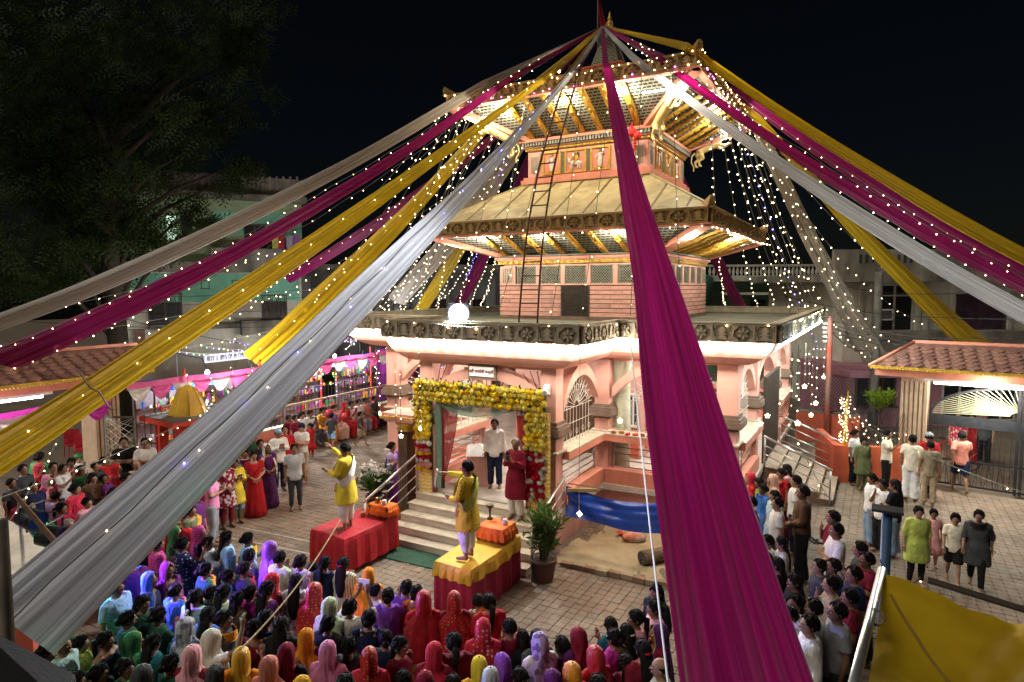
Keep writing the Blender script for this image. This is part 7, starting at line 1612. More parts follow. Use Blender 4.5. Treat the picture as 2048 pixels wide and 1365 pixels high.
def hairmesh(kind, p, child, grey=False):
    key = ('hair', kind, p == 'sit', child, grey)
    if key in CACHE: return CACHE[key]
    dz = -.42 if p == 'sit' else 0; hs = 1.22 if child else 1.0; hc = V((0, -.012, 1.585+dz+(.02 if child else 0))); b = MB(); rnd = random.Random(5)
    n, k = 22, 14; C = hc+V((0, .012, .016)); rx, ry, rz = .089*hs, .108*hs, .118*hs; low = {'short': -.045, 'bald': -.02}.get(kind, -.075)
    rows = []
    for i in range(k+1):
        th = pi*.5-(pi*.5+.75)*i/k; row = []
        for j in range(n):
            a = 2*pi*j/n; fr = max(0, -sin(a)); zmin = low+fr*(.145 if kind != 'bald' else .16)+.012*sin(j*2.7)+.008*sin(j*5.1)
            zz = max(rz*sin(th), zmin*hs); rr = math.sqrt(max(0, 1-(zz/rz)**2)); wob = 1+.02*sin(a*9+i)+.015*sin(a*5-i*2)
            row.append(C+V((rx*rr*cos(a)*wob, ry*rr*sin(a)*wob, zz)))
        rows.append(row)
    if kind != 'bald': b.loft(rows)
    else: b.loft([r for r in rows if r[5].z < C.z+.03] or rows[-3:], cap=False)
    if kind == 'pony': b.tube([C+V((0, .09, .0)), C+V((0, .15, -.03)), C+V((0, .145, -.16)), C+V((.01, .135, -.32)), C+V((.01, .13, -.44))], [.03, .042, .04, .03, .008], 8)
    elif kind == 'long': b.loft([[C+V((x*w*cos(t)*1.0, .075+yy+.035*sin(t), -z)) for t in [2*pi*i/12 for i in range(12)] for x in (1,)] for w, yy, z in ((.085, .0, -.02), (.092, .005, .08), (.10, .03, .18), (.095, .055, .30), (.08, .06, .42), (.04, .055, .52))])
    elif kind == 'bun': b.ell(C+V((0, .115, -.02)), .052, .045, .052, 12, 8)
    elif kind == 'braid':
        for i in range(9): b.ell(C+V((.008*sin(i*2), .105+.02*min(i, 2)-.002*i, -.02-.055*i)), .03-.001*i, .028, .036, 8, 5)
    if kind != 'bald':
        for q in range(110):
            a = rnd.uniform(0, 2*pi); th = rnd.uniform(-.15, 1.35); da = rnd.uniform(-.25, .25); pts = []
            for e in range(4):
                t2 = th-e*.16; a2 = a+da*e*.5; zz = rz*sin(t2); fr = max(0, -sin(a2))
                if zz < (low+fr*.15)*hs-.02: break
                k2 = 1.03+.02*(e == 3)+rnd.uniform(0, .03); pts.append(C+V((rx*cos(t2)*cos(a2)*k2, ry*cos(t2)*sin(a2)*k2, zz*k2)))
            if len(pts) > 2: b.tube(pts, [.010, .009, .006, .002][:len(pts)], 3)
    me = b.mesh('hair', GREYH if grey else HAIRM, True); CACHE[key] = me; return me
CAPM = {}
def capmesh(p, col):
    b = MB(); C = V((0, 0, 1.60)); b.loft([ering((0, .0, 1.605+z), .093*r, .112*r, 18) for z, r in ((0, 1), (.04, 1.0), (.08, .85), (.11, .5), (.12, .1))]); b.loft([[(x, -.10-.07*cos(x*14), 1.607+z) for x in [-.07+.014*i for i in range(11)]] for z in (0, .006)], closed=False); return b.mesh('cap', PAT['plain'], True)
SKIN = [(.29, .155, .092, 1), (.36, .20, .125, 1), (.23, .12, .07, 1), (.40, .235, .15, 1)]
CC = dict(red=(.45,.018,.025), maroon=(.2,.012,.03), crim=(.55,.03,.06), pink=(.72,.25,.42), rose=(.75,.35,.38), salm=(.72,.27,.2), orange=(.75,.27,.02), amber=(.78,.42,.03), yellow=(.72,.55,.05), lime=(.45,.55,.12), pgreen=(.5,.6,.38), green=(.05,.2,.07), dgreen=(.02,.07,.04), mint=(.38,.55,.48), teal=(.02,.14,.16), blue=(.05,.16,.5), sky=(.3,.5,.72), navy=(.015,.022,.06), denim=(.10,.16,.28), ldenim=(.22,.32,.45), violet=(.25,.07,.5), lilac=(.48,.36,.68), purple=(.11,.02,.13), magenta=(.5,.03,.3), white=(.78,.77,.74), cream=(.72,.66,.52), grey=(.3,.31,.33), dgrey=(.06,.065,.07), black=(.014,.014,.016), brown=(.10,.055,.03), beige=(.42,.33,.22), olive=(.14,.16,.07), khaki=(.3,.25,.16), lgrey=(.5,.53,.56), peach=(.75,.45,.35))
def c4(n): return tuple(CC[n])+(1,)
NPEOPLE = 0
OUT = {  # top, bottom garments
 'tt': ('tee', 'trousers'), 'tj': ('tee', 'jeans'), 'ts': ('tee', 'shorts'), 'st': ('shirt', 'trousers'), 'sj': ('shirt', 'jeans'), 'kp': ('kurta', 'trousers'), 'ku': ('kameez', 'slim'), 'kd': ('kameez', 'slim'), 'sv': ('blouse', 'sariskirt'), 'sa': ('blouse', 'sariskirt'), 'dr': ('dress', 'slim'), 'vt': ('vest', 'trousers'), 'pr': ('pkurta', 'dhoti'), 'tsl': ('tee', 'slim')}
PEOPLE = []
def person(hx, hy, h, face, fit, cols, hair, ps, label, pat='plain', base=0.0, child=None, jit=True, grey=False, feet=None, skin=None, cap=None, dx=0):
    """hx,hy: where the top of the head shows; h: height in metres; face: a(way to the rite) c(amera) l r or degrees from the camera direction"""
    global NPEOPLE
    i = NPEOPLE; NPEOPLE += 1; rnd = random.Random(i*13+5)
    p = at(feet[0], feet[1], base) if feet else at(hx, hy, base+h*1.005-(.42*h/1.7 if ps == 'sit' else 0))
    p = V((p.x, p.y, base)); child = (h < 1.32) if child is None else child
    tc = V((CAMP.x-p.x, CAMP.y-p.y, 0)); ca = math.atan2(tc.y, tc.x)
    if face == 'a': t = V((.0, -9.3, 0))-p; ang = math.atan2(t.y, t.x)
    elif face == 'c': ang = ca
    elif face == 'l': ang = ca-HP
    elif face == 'r': ang = ca+HP
    else: ang = ca+rad(face)
    if jit: ang += rnd.uniform(-.34, .34)
    s = h/1.70; o = empty('person', p, ang+HP, label, 'person'); o.scale = (s*rnd.uniform(.97, 1.06), s*rnd.uniform(.97, 1.06), s)
    sk = SKIN[skin if skin is not None else rnd.randrange(4)]
    veil = fit == 'sv'
    if ps == 'down' and 'edge' not in label and 'drape' not in label and h > 1.3 and fit in ('sv', 'ku', 'kd', 'sa') and face == 'a': ps = ('down', 'fold', 'front', 'fold', 'phone')[i % 5]
    me, fm, hc, hs, J = bodymesh(ps, child); put('body', me, o, col=sk); put('face', fm, o)
    if not cap: put('hair', hairmesh(hair if not veil else 'short', ps, child, grey), o)
    else: put('hair', hairmesh('short', ps, child, grey), o); k = ('cap',); CACHE.setdefault(k, capmesh(ps, cap)); put('cap', CACHE[k], o, col=c4(cap))
    top, bot = OUT[fit]; cs = list(cols)+[cols[-1]]*3
    def wear(nm, g, col, pt):
        ob = put(nm, garment(g, ps), o, col=c4(col))
        if pt != 'plain': ob.material_slots[0].link = 'OBJECT'; ob.material_slots[0].material = PAT[pt]
        return ob
    names = {'tee': 'tee_shirt', 'shirt': 'shirt', 'vest': 'sleeveless_vest', 'blouse': 'blouse', 'kurta': 'kurta', 'pkurta': 'kurta', 'kameez': 'kameez', 'dress': 'dress', 'trousers': 'trousers', 'jeans': 'jeans', 'slim': 'trousers', 'shorts': 'shorts', 'sariskirt': 'sari_skirt', 'dhoti': 'dhoti'}
    if veil:
        wear('veil', 'veil%d' % (i % 4), cs[0], pat); wear('blouse', top, cs[1], 'plain'); wear('sari_skirt', bot, cs[1], 'plain' if pat in ('plain', 'silk') else pat if i % 2 else 'plain')
    elif fit == 'sa':
        wear('blouse', top, cs[1], 'plain'); wear('sari_skirt', bot, cs[0], pat); wear('pallu', 'pallu', cs[0], pat)
    else:
        wear(names[top], top, cs[0], pat); wear(names[bot], bot, cs[1], 'plain')
        if fit == 'kd': wear('dupatta', 'dupatta', cs[2], 'plain')
        if fit == 'pr': wear('sash', 'sash', cs[2], 'plain'); wear('belt', 'belt', 'peach', 'plain')
    if hair in ('pony', 'bun', 'long') and not veil and i % 3 == 0 and 'clip' not in CACHE:
        b = MB(); b.ell((0, .125, 0), .03, .014, .016, 8, 5); b.ell((.03, .12, .004), .016, .012, .012, 6, 4); b.ell((-.03, .12, .004), .016, .012, .012, 6, 4); CACHE['clip'] = b.mesh('hair_clip', PAT['plain'], True)
    if hair in ('pony', 'bun', 'long') and not veil and i % 3 == 0: put('hair_clip', CACHE['clip'], o, (0, -.01, hc.z+.02), col=c4(('pink', 'white', 'red', 'amber')[i % 4]))
    PEOPLE.append((o, label)); return o
P = person
# ---- the two priests, the men in the porch
pr1 = P(690, 886, 1.66, -122, 'pr', ('yellow', 'white', 'white'), 'short', 'priest1', 'priest in yellow kurta raising one arm, on the red table', base=.757, jit=False, feet=(694, 1058), skin=0)
pr2 = P(943, 942, 1.66, -118, 'pr', ('yellow', 'white', 'lime'), 'short', 'priest2', 'priest in dotted yellow kurta stretching an arm, on the yellow topped table', pat='sprig', base=.83, jit=False, feet=(936, 1118), skin=0)
P(1022, 870, 1.67, -28, 'kp', ('maroon', 'white'), 'short', 'read', 'grey haired man in maroon kurta filming from the steps', base=.626, jit=False, feet=(1032, 1038), grey=True, skin=1)
P(996, 838, 1.58, -10, 'st', ('white', 'navy'), 'short', 'down', 'bearded man in white shirt and dark trousers in the porch', base=FL, jit=False, feet=(990, 976), skin=2)
P(788, 891, 1.55, 70, 'sa', ('violet', 'lilac'), 'bun', 'fold', 'woman in violet sari beside the brown column', feet=(786, 1008), jit=False)
P(1418, 812, 1.65, -20, 'st', ('black', 'dgrey'), 'short', 'down', 'man in black standing behind the right front arch', base=FL, feet=None)
# hand-held things
def held(o, loc, name, label, mat, cat, shape):
    q = o.matrix_world
    bpy.context.view_layer.update(); w = o.matrix_world @ V(loc); b = MB(); shape(b); ob = b.build(name, mat); ob.location = w; ob.rotation_euler.z = o.rotation_euler.z; return tag(ob, label, cat)
held(PEOPLE[2][0], (0, -.36, 1.42), 'phone', 'phone held up by the man in maroon kurta', BLACKP, 'phone', lambda b: b.box(-.04, .04, -.006, .006, -.08, .08))
held(pr1, (-.2, -.60, 1.62), 'incense_stick', 'incense stick held up by the priest on the red table', WOODB, 'incense', lambda b: b.tube([(0, 0, -.05), (0, -.16, .06)], .008, 5))
held(pr2, (-.16, -.66, 1.40), 'incense_bundle', 'smoking incense bundle held out by the right priest', WHITEP, 'incense', lambda b: b.tube([(0, 0, .05), (0, -.05, -.18), (0, -.04, -.28)], [.02, .018, .006], 6))
# ---- group left of the red table
P(596, 896, 1.60, 8, 'tsl', ('lgrey', 'dgrey'), 'short', 'down', 'young man in pale grey tee shirt and dark trousers, alone on the paving', feet=(592, 1020), jit=False)
P(512, 912, 1.55, 10, 'sa', ('red', 'red'), 'bun', 'front', 'woman in plain red sari with clasped hands', feet=(512, 1032), jit=False)
P(448, 935, 1.55, 40, 'ku', ('maroon', 'maroon'), 'bun', 'front', 'woman in maroon patterned kameez', pat='floral', feet=(456, 1056))
P(476, 958, 1.05, 5, 'ts', ('black', 'ldenim'), 'short', 'down', 'toddler in black tee and denim shorts', feet=(478, 1046))
P(426, 963, 1.62, 70, 'tt', ('pink', 'grey'), 'short', 'fold', 'man in pale pink shirt with folded hands', feet=(428, 1090))
P(468, 918, 1.50, 30, 'kd', ('yellow', 'olive', 'yellow'), 'bun', 'fold', 'woman in yellow behind the maroon kameez')
P(489, 899, 1.56, 10, 'kd', ('beige', 'dgrey', 'purple'), 'bun', 'down', 'woman in dark purple shawl over beige')
P(533, 894, 1.55, 10, 'sv', ('white', 'purple'), 'bun', 'front', 'woman with white printed scarf over dark purple dress', pat='print', feet=(538, 1014))
P(549, 865, 1.66, 25, 'st', ('white', 'navy'), 'short', 'fold', 'man in white shirt and pale blue cap with folded hands', feet=(560, 982), cap='sky')
P(567, 859, 1.66, 15, 'ts', ('red', 'khaki'), 'short', 'down', 'man in red polo and khaki shorts', feet=(574, 974))
P(606, 858, 1.66, -20, 'tt', ('white', 'beige'), 'short', 'cross', 'man in white shirt and dark cap holding a child', feet=(606, 966), cap='navy')
P(622, 856, 1.05, -30, 'dr', ('red', 'red'), 'pony', 'down', 'small girl in red dress behind the capped man', feet=(622, 914))
P(656, 844, 1.2, 180, 'ts', ('dgrey', 'sky'), 'short', 'walk', 'boy running in pale floral shorts near the benches', feet=(664, 900))
P(723, 836, 1.15, 60, 'ts', ('dgrey', 'beige'), 'short', 'walk', 'boy in dark tee striding past the benches', feet=(722, 893))
P(577, 833, 1.3, 30, 'tt', ('maroon', 'dgrey'), 'short', 'down', 'child in maroon behind the red polo man'); P(590, 831, 1.45, 40, 'tt', ('maroon', 'black'), 'short', 'down', 'teenager in dark maroon near the wall')
for i, (x, y, f, cs, hr, lb) in enumerate(((621, 815, 'sa', ('dgrey', 'white'), 'bun', 'seated woman in black and white print at the near end of the bench'), (604, 826, 'ku', ('white', 'dgrey'), 'pony', 'seated girl in white near the maroon children'), (646, 818, 'sa', ('orange', 'amber'), 'bun', 'seated woman in orange on the bench'), (669, 809, 'sa', ('peach', 'salm'), 'bun', 'seated woman in peach on the bench'), (691, 801, 'sv', ('red', 'red'), 'bun', 'seated woman in bright red veil on the bench'), (703, 807, 'sa', ('crim', 'white'), 'bun', 'seated woman in crimson on the bench'), (717, 808, 'tt', ('white', 'grey'), 'short', 'seated person in white on the bench'), (731, 797, 'tt', ('salm', 'crim'), 'short', 'seated person in salmon on the bench'), (748, 795, 'tt', ('dgrey', 'black'), 'short', 'seated man in dark clothes at the far end of the bench'))):
    q = at(x, y, 1.24); yy = max(-5.2, min(4.2, -4.6+i*1.05)); o = P(x, y, 1.62, -60, f, cs, hr, 'sit', lb, pat='print' if i == 0 else 'plain', jit=True); pp = atx(x, y+45, WX+.30); o.location = (WX+.32, pp.y, .0); o.rotation_euler.z = rad(90)+random.uniform(-.3, .3)
# balloon held by the seated row
for px, py, cl, lb in ((659, 829, 'crim', 'shiny red balloon in front of the seated row'), (667, 838, 'violet', 'violet balloon just below the red balloon'), (690, 836, 'red', 'smaller red balloon before the bench')):
    w = atx(px, py, WX+.9); b = MB(); b.lathe([(.005, -.17), (.03, -.15), (.12, -.06), (.15, .04), (.12, .13), (.04, .18), (.002, .185)], (0,0,0), 14); o = b.build('balloon', M('balloon_'+cl, c4(cl), None, 3, .2, spec=.7), smooth=True); o.location = w; tag(o, lb, 'balloon', 'balloons')
# ---- left crowd near the gate
for a in ((80, 928, 1.5, 60, 'sv', ('crim', 'red'), 'bun', 'down', 'woman in bright pinkish red veil at the far left', 'silk'), (106, 926, 1.5, 20, 'tt', ('brown', 'dgrey'), 'short', 'mouth', 'boy in brown shirt next to the bright red veil'), (142, 917, 1.52, 0, 'ku', ('red', 'red'), 'bun', 'front', 'woman in red dress printed with pale flowers', 'floral'), (206, 915, 1.45, 60, 'tt', ('red', 'black'), 'short', 'cross', 'boy in plain red shirt below the mesh gate'),
 (247, 876, 1.72, 10, 'tt', ('black', 'dgrey'), 'short', 'cross', 'man in black tee with crossed arms by the fluted pillar'), (289, 877, 1.72, 10, 'tt', ('white', 'grey'), 'short', 'cross', 'man in white tee with crossed arms by the fluted pillar'), (185, 947, 1.5, 40, 'ku', ('brown', 'brown'), 'pony', 'down', 'young woman in brown dress in the left crowd'), (161, 935, 1.3, 60, 'tt', ('green', 'dgrey'), 'short', 'down', 'child in dark green sweater in the left crowd'), (174, 995, 1.45, 60, 'ku', ('rose', 'maroon'), 'bun', 'down', 'woman in dusty pink near the stage rail'), (252, 946, 1.5, 40, 'sa', ('crim', 'red'), 'bun', 'front', 'woman in crimson sari holding a child'), (272, 921, 1.55, 30, 'tt', ('beige', 'grey'), 'bald', 'down', 'older balding man behind the crimson sari'), (288, 944, 1.4, 40, 'kd', ('red', 'maroon', 'purple'), 'bun', 'down', 'girl in red half hidden by the silver drape'), (227, 976, 1.4, 50, 'ku', ('dgrey', 'black'), 'bun', 'down', 'woman in charcoal beside the silver drape'), (213, 996, 1.35, 60, 'tt', ('brown', 'black'), 'short', 'down', 'boy in dark brown under the silver drape'), (137, 1040, 1.4, 60, 'tt', ('dgrey', 'dgrey'), 'short', 'down', 'grey haired man by the stage lights'), (67, 965, 1.45, 40, 'tt', ('navy', 'black'), 'short', 'down', 'boy in navy under the bulb strings'), (110, 984, 1.4, 180, 'tt', ('lilac', 'lilac'), 'short', 'down', 'person in dim lilac behind the stage rail'), (78, 905, 1.6, 150, 'ku', ('green', 'white'), 'bun', 'down', 'woman in white with a green shawl at the far left'), (156, 908, 1.5, 30, 'tt', ('white', 'dgrey'), 'short', 'phone', 'man in green cap and white shirt in the left crowd'), (125, 930, 1.5, 40, 'tt', ('white', 'dgrey'), 'short', 'phone', 'boy in white shirt lifting his hands in the left crowd'), (45, 930, 1.6, 40, 'tt', ('dgrey', 'black'), 'short', 'down', 'man in dark clothes at the left edge'), (190, 925, 1.45, 40, 'tt', ('dgrey', 'black'), 'short', 'down', 'boy in charcoal behind the red shirted boy'), (333, 915, 1.5, 20, 'sv', ('maroon', 'maroon'), 'bun', 'down', 'woman in maroon veil by the shrine'), (355, 905, 1.55, 20, 'sv', ('orange', 'red'), 'bun', 'down', 'woman in orange veil before the red shrine'), (310, 935, 1.5, 30, 'sv', ('purple', 'maroon'), 'bun', 'down', 'woman in dark purple veil near the shrine'), (390, 985, 1.5, 50, 'ku', ('purple', 'dgrey'), 'bun', 'down', 'woman in dim purple under the silver drape'), (380, 1010, 1.5, 60, 'sa', ('amber', 'olive'), 'bun', 'down', 'woman in dull amber under the silver drape')):
    P(*a[:9], pat=a[9] if len(a) > 9 else 'plain', grey='grey haired' in a[8], cap='green' if 'green cap' in a[8] else None)
# ---- the women standing before the rite
CROWD = [
 (400, 1055, 1.5, 'a', 'sv', ('magenta', 'purple'), 'bun', 'fold', 'woman in striped magenta and purple veil near the silver drape', 'stripes'),
 (416, 1074, 1.42, 'a', 'ku', ('lgrey', 'denim'), 'pony', 'down', 'girl with pink hair tie and pale blue shirt'),
 (452, 1063, 1.5, 'a', 'ku', ('sky', 'sky'), 'long', 'down', 'woman in light blue kurta with long black hair'),
 (495, 1066, 1.46, 'a', 'kd', ('sky', 'sky', 'amber'), 'bun', 'fold', 'woman in blue with amber scarf and white hair band'),
 (542, 1086, 1.5, 'a', 'sv', ('violet', 'violet'), 'bun', 'fold', 'woman in glowing violet veil', 'silk'),
 (559, 1104, 1.5, 'a', 'ku', ('pgreen', 'lilac'), 'short', 'fold', 'woman in pale green top next to the violet veil'),
 (600, 1111, 1.46, 'a', 'ku', ('lilac', 'lilac'), 'bun', 'fold', 'woman in lilac top with pinned up hair'),
 (649, 1114, 1.45, 'a', 'ku', ('navy', 'dgreen'), 'pony', 'down', 'girl in navy and dark green with a ponytail'),
 (686, 1116, 1.45, 'a', 'ku', ('cream', 'violet'), 'long', 'down', 'girl in striped cream shirt with long hair and pink clip', 'vstripes'),
 (737, 1139, 1.38, 'a', 'sv', ('orange', 'orange'), 'bun', 'fold', 'woman in deep orange veil near the red table'),
 (626, 1131, 1.2, 'a', 'tt', ('purple', 'black'), 'short', 'down', 'small child in dark purple before the red table'),
 (498, 1104, 1.3, 'a', 'tt', ('dgrey', 'black'), 'short', 'down', 'dark haired child behind the amber scarf'),
 (487, 1126, 1.48, 'a', 'kd', ('navy', 'navy', 'crim'), 'short', 'down', 'woman with red printed scarf round her shoulders', 'plain'),
 (409, 1127, 1.48, 'a', 'kd', ('teal', 'blue', 'amber'), 'bun', 'down', 'woman in teal with amber scarf, lit blue'),
 (544, 1150, 1.48, 'a', 'sv', ('crim', 'maroon'), 'bun', 'down', 'woman in crimson dotted veil behind the lilac top', 'dots'),
 (533, 1164, 1.5, 'a', 'sa', ('dgreen', 'purple'), 'long', 'down', 'woman in green and purple blouse with long hair', 'gold'),
 (591, 1150, 1.5, 'a', 'ku', ('white', 'lilac'), 'long', 'down', 'woman in white shirt with dark dots and long ponytail', 'print'),
 (629, 1170, 1.52, 'a', 'sv', ('red', 'maroon'), 'bun', 'down', 'woman in deep red veil with gold dots', 'gold'),
 (497, 1172, 1.42, 'a', 'kd', ('magenta', 'purple', 'lime'), 'bun', 'down', 'girl with lime scarf over magenta'),
 (474, 1185, 1.42, 'a', 'ku', ('brown', 'brown'), 'long', 'down', 'girl in dark brown dress with loose hair'),
 (420, 1174, 1.38, 'a', 'ku', ('dgreen', 'black'), 'pony', 'down', 'girl in dark green among the women'),
 (446, 1171, 1.45, 'a', 'ku', ('pgreen', 'white'), 'long', 'down', 'girl in pale top with long dark hair, lit green'),
 (390, 1180, 1.42, 'a', 'ku', ('mint', 'mint'), 'pony', 'down', 'girl in mint top in the middle of the women'),
 (659, 1200, 1.5, 'a', 'sv', ('pgreen', 'pgreen'), 'bun', 'down', 'woman in pale green veil', 'plain'),
 (699, 1200, 1.48, 'a', 'ku', ('cream', 'cream'), 'bun', 'film', 'woman in pale floral dress lifting a phone', 'floral'),
 (750, 1174, 1.2, 100, 'tt', ('lgrey', 'dgrey'), 'short', 'down', 'small child in pale shirt turned to the side'),
 (776, 1178, 1.46, 'a', 'ku', ('violet', 'purple'), 'bun', 'down', 'woman in violet top with a low bun'),
 (737, 1222, 1.5, 'a', 'dr', ('navy', 'black'), 'bun', 'down', 'young woman in navy dress with open back'),
 (813, 1162, 1.42, 'a', 'ku', ('violet', 'purple'), 'bun', 'down', 'woman in purple beside the maroon table'),
 (833, 1172, 1.44, 'a', 'sa', ('red', 'orange'), 'bun', 'down', 'woman in red and orange sari behind the purple top', 'gold'),
 (847, 1186, 1.55, 'a', 'sv', ('red', 'red'), 'bun', 'down', 'woman in plain red veil and red dress, large in front', 'silk'),
 (908, 1187, 1.52, 'a', 'sv', ('red', 'maroon'), 'bun', 'fold', 'woman in red sequined veil beside the maroon table', 'gold'),
 (957, 1190, 1.35, 200, 'tt', ('beige', 'brown'), 'short', 'down', 'child peering round the maroon table'),
 (978, 1190, 1.48, 'a', 'kd', ('red', 'red', 'yellow'), 'pony', 'down', 'woman in red with a striped yellow scarf'),
 (966, 1242, 1.52, 'a', 'sv', ('crim', 'crim'), 'bun', 'down', 'woman in crimson veil with pale spots', 'dots'),
 (1019, 1240, 1.45, 'a', 'tt', ('maroon', 'maroon'), 'short', 'down', 'boy in maroon tee seen from behind'),
 (1046, 1262, 1.32, 'a', 'ku', ('black', 'black'), 'long', 'down', 'girl in black between the maroon boy and lavender scarf'),
 (1074, 1262, 1.42, 'a', 'ku', ('dgrey', 'black'), 'bun', 'down', 'woman hidden behind the lavender scarf'),
 (1079, 1270, 1.5, 'a', 'sv', ('lilac', 'white'), 'bun', 'down', 'woman in white and lavender printed scarf', 'print'),
 (1124, 1281, 1.3, 'a', 'tt', ('purple', 'black'), 'short', 'down', 'boy with cropped hair beside the dark maroon veil'),
 (1156, 1260, 1.46, 'a', 'sv', ('maroon', 'purple'), 'bun', 'down', 'woman in dark maroon veil'),
 (958, 1318, 1.45, 'a', 'sv', ('yellow', 'amber'), 'bun', 'down', 'woman in bright yellow veil at the bottom edge'),
 (981, 1340, 1.45, 'a', 'sv', ('lgrey', 'grey'), 'bun', 'down', 'person in pale grey head cloth at the bottom edge'),
 (1143, 1330, 1.48, 'a', 'sv', ('orange', 'crim'), 'bun', 'down', 'woman in orange red veil at the bottom edge', 'gold'),
 (1190, 1297, 1.5, 'a', 'sv', ('red', 'red'), 'bun', 'down', 'woman in scarlet veil near the bottom middle', 'silk'),
 (1222, 1237, 1.38, 'a', 'ku', ('teal', 'black'), 'bun', 'down', 'girl in teal near the magenta drape'),
 (1228, 1260, 1.42, 'a', 'ku', ('magenta', 'magenta'), 'bun', 'down', 'girl in magenta with a red hair clip'),
 (1254, 1250, 1.45, 'a', 'ku', ('brown', 'black'), 'long', 'down', 'woman with long hair in rust beside the magenta girl'),
 (1272, 1222, 1.46, -60, 'ku', ('rose', 'maroon'), 'pony', 'down', 'woman in rose pink facing left'),
 (1252, 1311, 1.35, 'a', 'ku', ('maroon', 'black'), 'long', 'down', 'girl in maroon at the bottom by the drape'),
 (1322, 1316, 1.55, -70, 'tt', ('white', 'grey'), 'bald', 'down', 'bald man in white beside the magenta drape'),
 (1309, 1202, 1.45, -60, 'ku', ('rose', 'rose'), 'bun', 'down', 'woman in faded rose half hidden by the magenta drape'),
 (1313, 1170, 1.45, -60, 'ku', ('black', 'black'), 'long', 'down', 'woman in black half hidden by the magenta drape'),
 (1316, 1252, 1.45, -70, 'sv', ('purple', 'maroon'), 'bun', 'down', 'woman in dark printed purple veil by the drape', 'print'),
 (447, 1223, 1.52, 80, 'kd', ('dgrey', 'dgrey', 'orange'), 'bun', 'down', 'woman in profile with an orange scarf'),
 (424, 1264, 1.52, 'a', 'sv', ('cream', 'white'), 'bun', 'raise', 'woman in cream printed veil raising her arm', 'floral'),
 (482, 1300, 1.5, 'a', 'sv', ('amber', 'orange'), 'bun', 'down', 'woman in bright orange veil at the bottom', 'silk'),
 (538, 1318, 1.48, 'a', 'sv', ('salm', 'salm'), 'bun', 'down', 'woman in salmon pink veil at the bottom'),
 (655, 1287, 1.5, 'a', 'sv', ('pink', 'pink'), 'bun', 'down', 'woman in candy pink veil at the bottom'),
 (738, 1300, 1.5, 'a', 'sv', ('red', 'crim'), 'bun', 'down', 'woman in red veil with gold lines at the bottom', 'gold'),
 (800, 1275, 1.48, 70, 'dr', ('maroon', 'black'), 'long', 'down', 'woman in dark maroon turning to the right'),
 (603, 1358, 1.45, 'a', 'sv', ('amber', 'amber'), 'bun', 'down', 'woman in mustard veil cut by the bottom edge'),
 (806, 1343, 1.4, 'a', 'ku', ('black', 'black'), 'bun', 'down', 'dark haired girl cut by the bottom edge'),
 (906, 1352, 1.42, 'a', 'ku', ('dgrey', 'black'), 'bun', 'down', 'woman in charcoal cut by the bottom edge'),
 (313, 1075, 1.52, 'a', 'ku', ('magenta', 'magenta'), 'bun', 'fold', 'woman in red and purple striped dress beside the silver drape', 'stripes'),
 (352, 1056, 1.48, 'a', 'sv', ('green', 'dgreen'), 'bun', 'down', 'woman in green lit veil behind the striped dress'),
 (364, 1075, 1.5, 'a', 'ku', ('navy', 'navy'), 'bun', 'down', 'woman in navy dress with pale dots', 'dots'),
 (350, 1034, 1.45, 'a', 'sv', ('maroon', 'maroon'), 'bun', 'down', 'woman in dark red veil just under the silver drape'),
 (376, 1060, 1.42, 'a', 'sv', ('red', 'maroon'), 'bun', 'down', 'woman in brick red veil beside the dotted navy dress'),
 (231, 1159, 1.6, 30, 'tt', ('sky', 'navy'), 'bun', 'down', 'person in bright sky blue tee with tied hair, lit blue'),
 (350, 1170, 1.4, 'a', 'kd', ('blue', 'navy', 'salm'), 'short', 'down', 'girl with a bright pink and orange scarf'),
 (316, 1216, 1.42, 'a', 'ku', ('dgreen', 'black'), 'bun', 'down', 'girl in dark top with a white hair clip'),
 (254, 1223, 1.45, 'a', 'ku', ('dgreen', 'black'), 'bun', 'down', 'girl in dark green behind the sky blue tee'),
 (210, 1265, 1.45, 60, 'vt', ('navy', 'black'), 'pony', 'down', 'young woman in dark sleeveless top at lower left'),
 (160, 1272, 1.35, 60, 'ku', ('lime', 'dgreen'), 'bun', 'down', 'girl in lime green top at lower left'),
 (268, 1268, 1.35, 'a', 'sv', ('green', 'green'), 'bun', 'down', 'child in bright green lit head cloth'),
 (304, 1270, 1.42, 'a', 'ku', ('teal', 'teal'), 'long', 'down', 'woman in dark teal at lower left'),
 (372, 1240, 1.52, 'a', 'sv', ('lgrey', 'denim'), 'bun', 'down', 'woman in blue and white printed shawl', 'print'),
 (197, 1330, 1.45, 60, 'ku', ('black', 'black'), 'bun', 'down', 'dark haired woman at the bottom left'),
 (95, 1284, 1.45, 70, 'ku', ('dgrey', 'black'), 'bun', 'down', 'woman in grey beside the black roof edge'),
 (124, 1274, 1.5, 60, 'tt', ('mint', 'navy'), 'short', 'down', 'boy in pale cyan shirt beside the black roof edge'),
 (262, 1108, 1.6, 20, 'tt', ('purple', 'black'), 'short', 'down', 'man in dark purple in the shade of the silver drape'),
 (285, 1040, 1.5, 30, 'tt', ('navy', 'black'), 'short', 'down', 'man in dark navy hidden behind the silver drape'),
 (340, 1310, 1.45, 'a', 'ku', ('dgreen', 'black'), 'bun', 'down', 'woman in deep green at the lower left'),
 (285, 1335, 1.45, 'a', 'sv', ('dgrey', 'black'), 'bun', 'down', 'woman in charcoal veil at the lower left'),
 (455, 1140, 1.38, 'a', 'ku', ('blue', 'navy'), 'pony', 'down', 'girl in blue behind the red printed scarf')]
for a in CROWD:
    P(*a[:9], pat=a[9] if len(a) > 9 else 'plain')
